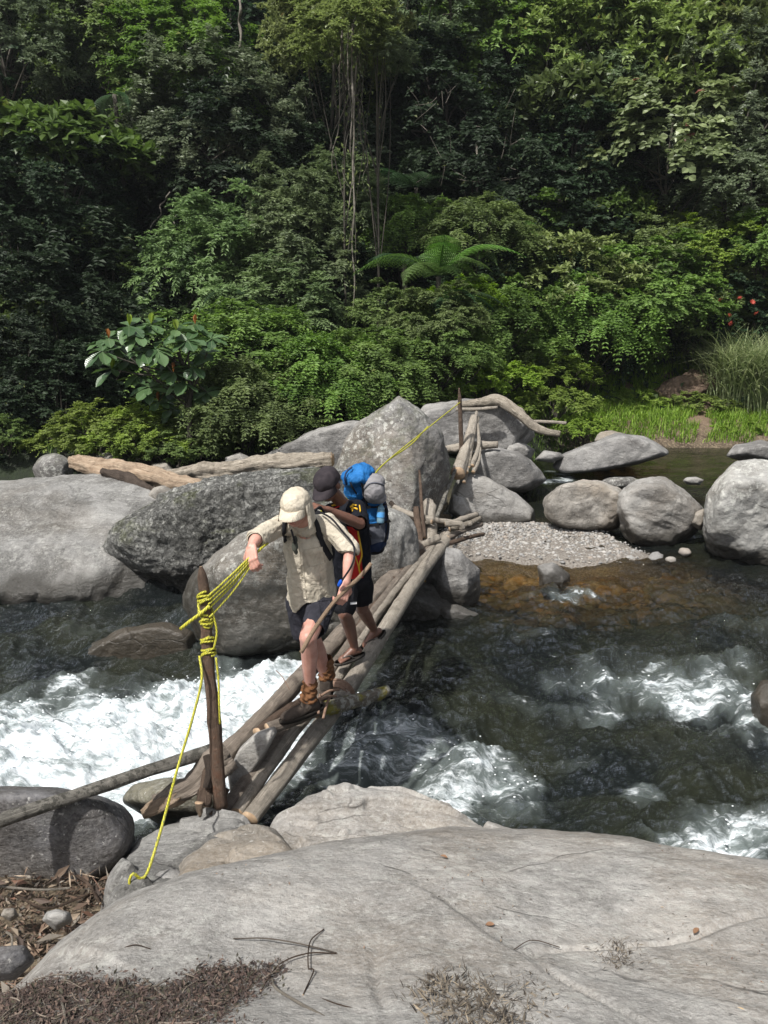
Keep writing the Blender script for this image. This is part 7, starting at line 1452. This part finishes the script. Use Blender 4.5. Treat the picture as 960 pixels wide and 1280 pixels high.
E = [ell(W(446, 597, 5.82), (0.115, 0.12, 0.055)), ell(W(452, 590, 5.86), (0.10, 0.11, 0.06)), ell(W(439, 601, 5.80), (0.06, 0.09, 0.05)), ell(W(444, 612, 5.84), (0.085, 0.09, 0.08))]
V, F, N = fuse(E, 0.006, 3); V = wrinkle(V, N, 0.020, 51, (0.7, 0.1, 0.5), 7); lid_ = put('lid', V, F, m2['blue'], parent=BP)
E = [ell(W(467, 612, 5.78), (0.088, 0.09, 0.105)), ell(W(469, 603, 5.80), (0.075, 0.075, 0.07)), ell(W(472, 622, 5.80), (0.07, 0.07, 0.05))]
V, F, N = fuse(E, 0.006, 4); V = wrinkle(V, N, 0.009, 61, (0.3, 0.1, 0.9), 9); sk = put('stuff_sack', V, F, m2['grey'], parent=BP); kb = bvh(V, F)
strap_px('seam', kb, [(455, 612), (462, 605), (472, 604), (481, 608)], 0.010, m2['slate'], sk, off=0.004)
for pp in ([(457, 632), (468, 634), (482, 630)], [(461, 655), (470, 656), (484, 651)], [(459, 640), (461, 660), (464, 682)]): strap_px('compression_strap', bb_, pp, 0.014, m1['black'], BP, off=0.012)
strap_px('compression_strap', bb_, [(481, 634), (484, 655), (480, 678)], 0.018, m1['black'], BP, off=0.010)
E = [ell(W(468, 684, 5.98), (0.085, 0.10, 0.055))]; V, F, N = fuse(E, 0.008, 3); put('base', wrinkle(V, N, 0.006, 3), F, m1['black'], parent=BP)
strap('pack_strap', [W(459, 684, 5.80), W(463, 694, 5.76), W(459, 703, 5.72)], 0.014, m1['black'], BP, [(0, -1, 0)]*3, label='loose hanging strap end')
lb = bvh(V0_, F0_) if False else None
bk = NT('buckle'); bkm = bk.done(bk.prin(color=(0.015, 0.015, 0.016), rough=0.35))
def box_at(name, c, sx, sy, sz, mat, par, rot=0.0):
    X_ = np.array([[a, b, d] for a in (-1, 1) for b in (-1, 1) for d in (-1, 1)], float)*[sx/2, sy/2, sz/2]; cr, sr = math.cos(rot), math.sin(rot); X_ = X_@np.array([[cr, 0, sr], [0, 1, 0], [-sr, 0, cr]])+c
    return put(name, X_, np.array([[0, 1, 3, 2], [4, 6, 7, 5], [0, 4, 5, 1], [2, 3, 7, 6], [0, 2, 6, 4], [1, 5, 7, 3]]), mat, parent=par, smooth=False)
for (a, b) in ((460, 633), (472, 634), (470, 655), (463, 668), (483, 652), (452, 612)):
    h = hit(bb_, a, b, 0.022)
    if h is not None: box_at('buckle', h[0], 0.030, 0.010, 0.022, bkm, BP, 0.3)
strap('compression_strap', [W(452, 604, 5.70), W(455, 618, 5.74), W(459, 632, 5.80)], 0.016, m1['black'], BP, [(0, -1, 0.2)]*3)
strap('compression_strap', [W(436, 596, 5.72), W(440, 608, 5.71), W(446, 618, 5.76)], 0.014, m1['black'], BP, [(0, -1, 0.2)]*3)
V, F = tube(catmull([W(433, 606, 5.72), W(431, 597, 5.70), W(434, 589, 5.74), W(440, 584, 5.78)], 16), 0.007, 7); put('hood_edge', V, F, m2['navy'], parent=BP)
strap_px('zip', bb_, [(458, 628), (466, 627), (475, 629)], 0.008, m1['black'], BP, off=0.016)
# water bottle in the side pocket
m = NT('bottle_plastic'); bot_mat = m.done(m.prin(color=(0.35, 0.62, 0.80), rough=0.12, trans=0.55, ior=1.35)); m = NT('bottle_cap'); bcap = m.done(m.prin(color=(0.04, 0.25, 0.62), rough=0.4)); m = NT('bottle_label'); blab = m.done(m.prin(color=(0.10, 0.35, 0.72), rough=0.4))
bt = empty('water_bottle', W(475.5, 654, 5.78)); tag(bt, 'small clear blue plastic water bottle in the side pocket of the backpack', 'bottle')
a0, a1 = W(475.5, 654, 5.78), W(476.5, 628, 5.80); ax = a1-a0
prof = [(0, .005), (.01, .026), (.06, .030), (.2, .029), (.25, .027), (.3, .030), (.55, .030), (.62, .027), (.70, .029), (.80, .022), (.88, .012), (.93, .011)]
V, F = tube(np.array([a0+ax*t for t, r in prof]), np.array([r for t, r in prof]), 20); put('bottle_body', V, F, bot_mat, parent=bt)
V, F = tube(np.array([a0+ax*t for t in (0.92, 0.93, 1.0, 1.01)]), np.array([.010, .0145, .0145, .010]), 16); put('bottle_cap', V, F, bcap, parent=bt)
V, F = tube(np.array([a0+ax*t for t in (0.30, 0.55)]), 0.0312, 20, caps=False); put('bottle_label', V, F, blab, parent=bt)

# ================================================================== added thin volume standing in for lens veil, lifts the forest blacks
V = np.array([[a, b, c] for a in (-60, 60) for b in (-12, 75) for c in (-3.0, 52.0)], float)
hm = bpy.data.materials.new('veil'); hm.use_nodes = True; hm.node_tree.nodes.clear(); ho = hm.node_tree.nodes.new('ShaderNodeOutputMaterial'); hv = hm.node_tree.nodes.new('ShaderNodeVolumePrincipled')
hv.inputs['Color'].default_value = (0.86, 0.92, 0.98, 1); hv.inputs['Density'].default_value = 0.0005; hv.inputs['Anisotropy'].default_value = 0.2
hm.node_tree.links.new(hv.outputs[0], ho.inputs['Volume'])
o = put('veil', V, np.array([[0, 1, 3, 2], [4, 6, 7, 5], [0, 4, 5, 1], [2, 3, 7, 6], [0, 2, 6, 4], [1, 5, 7, 3]]), hm, smooth=False); tag(o, 'thin pale veil added to lift the forest blacks', 'veil', kind='stuff')
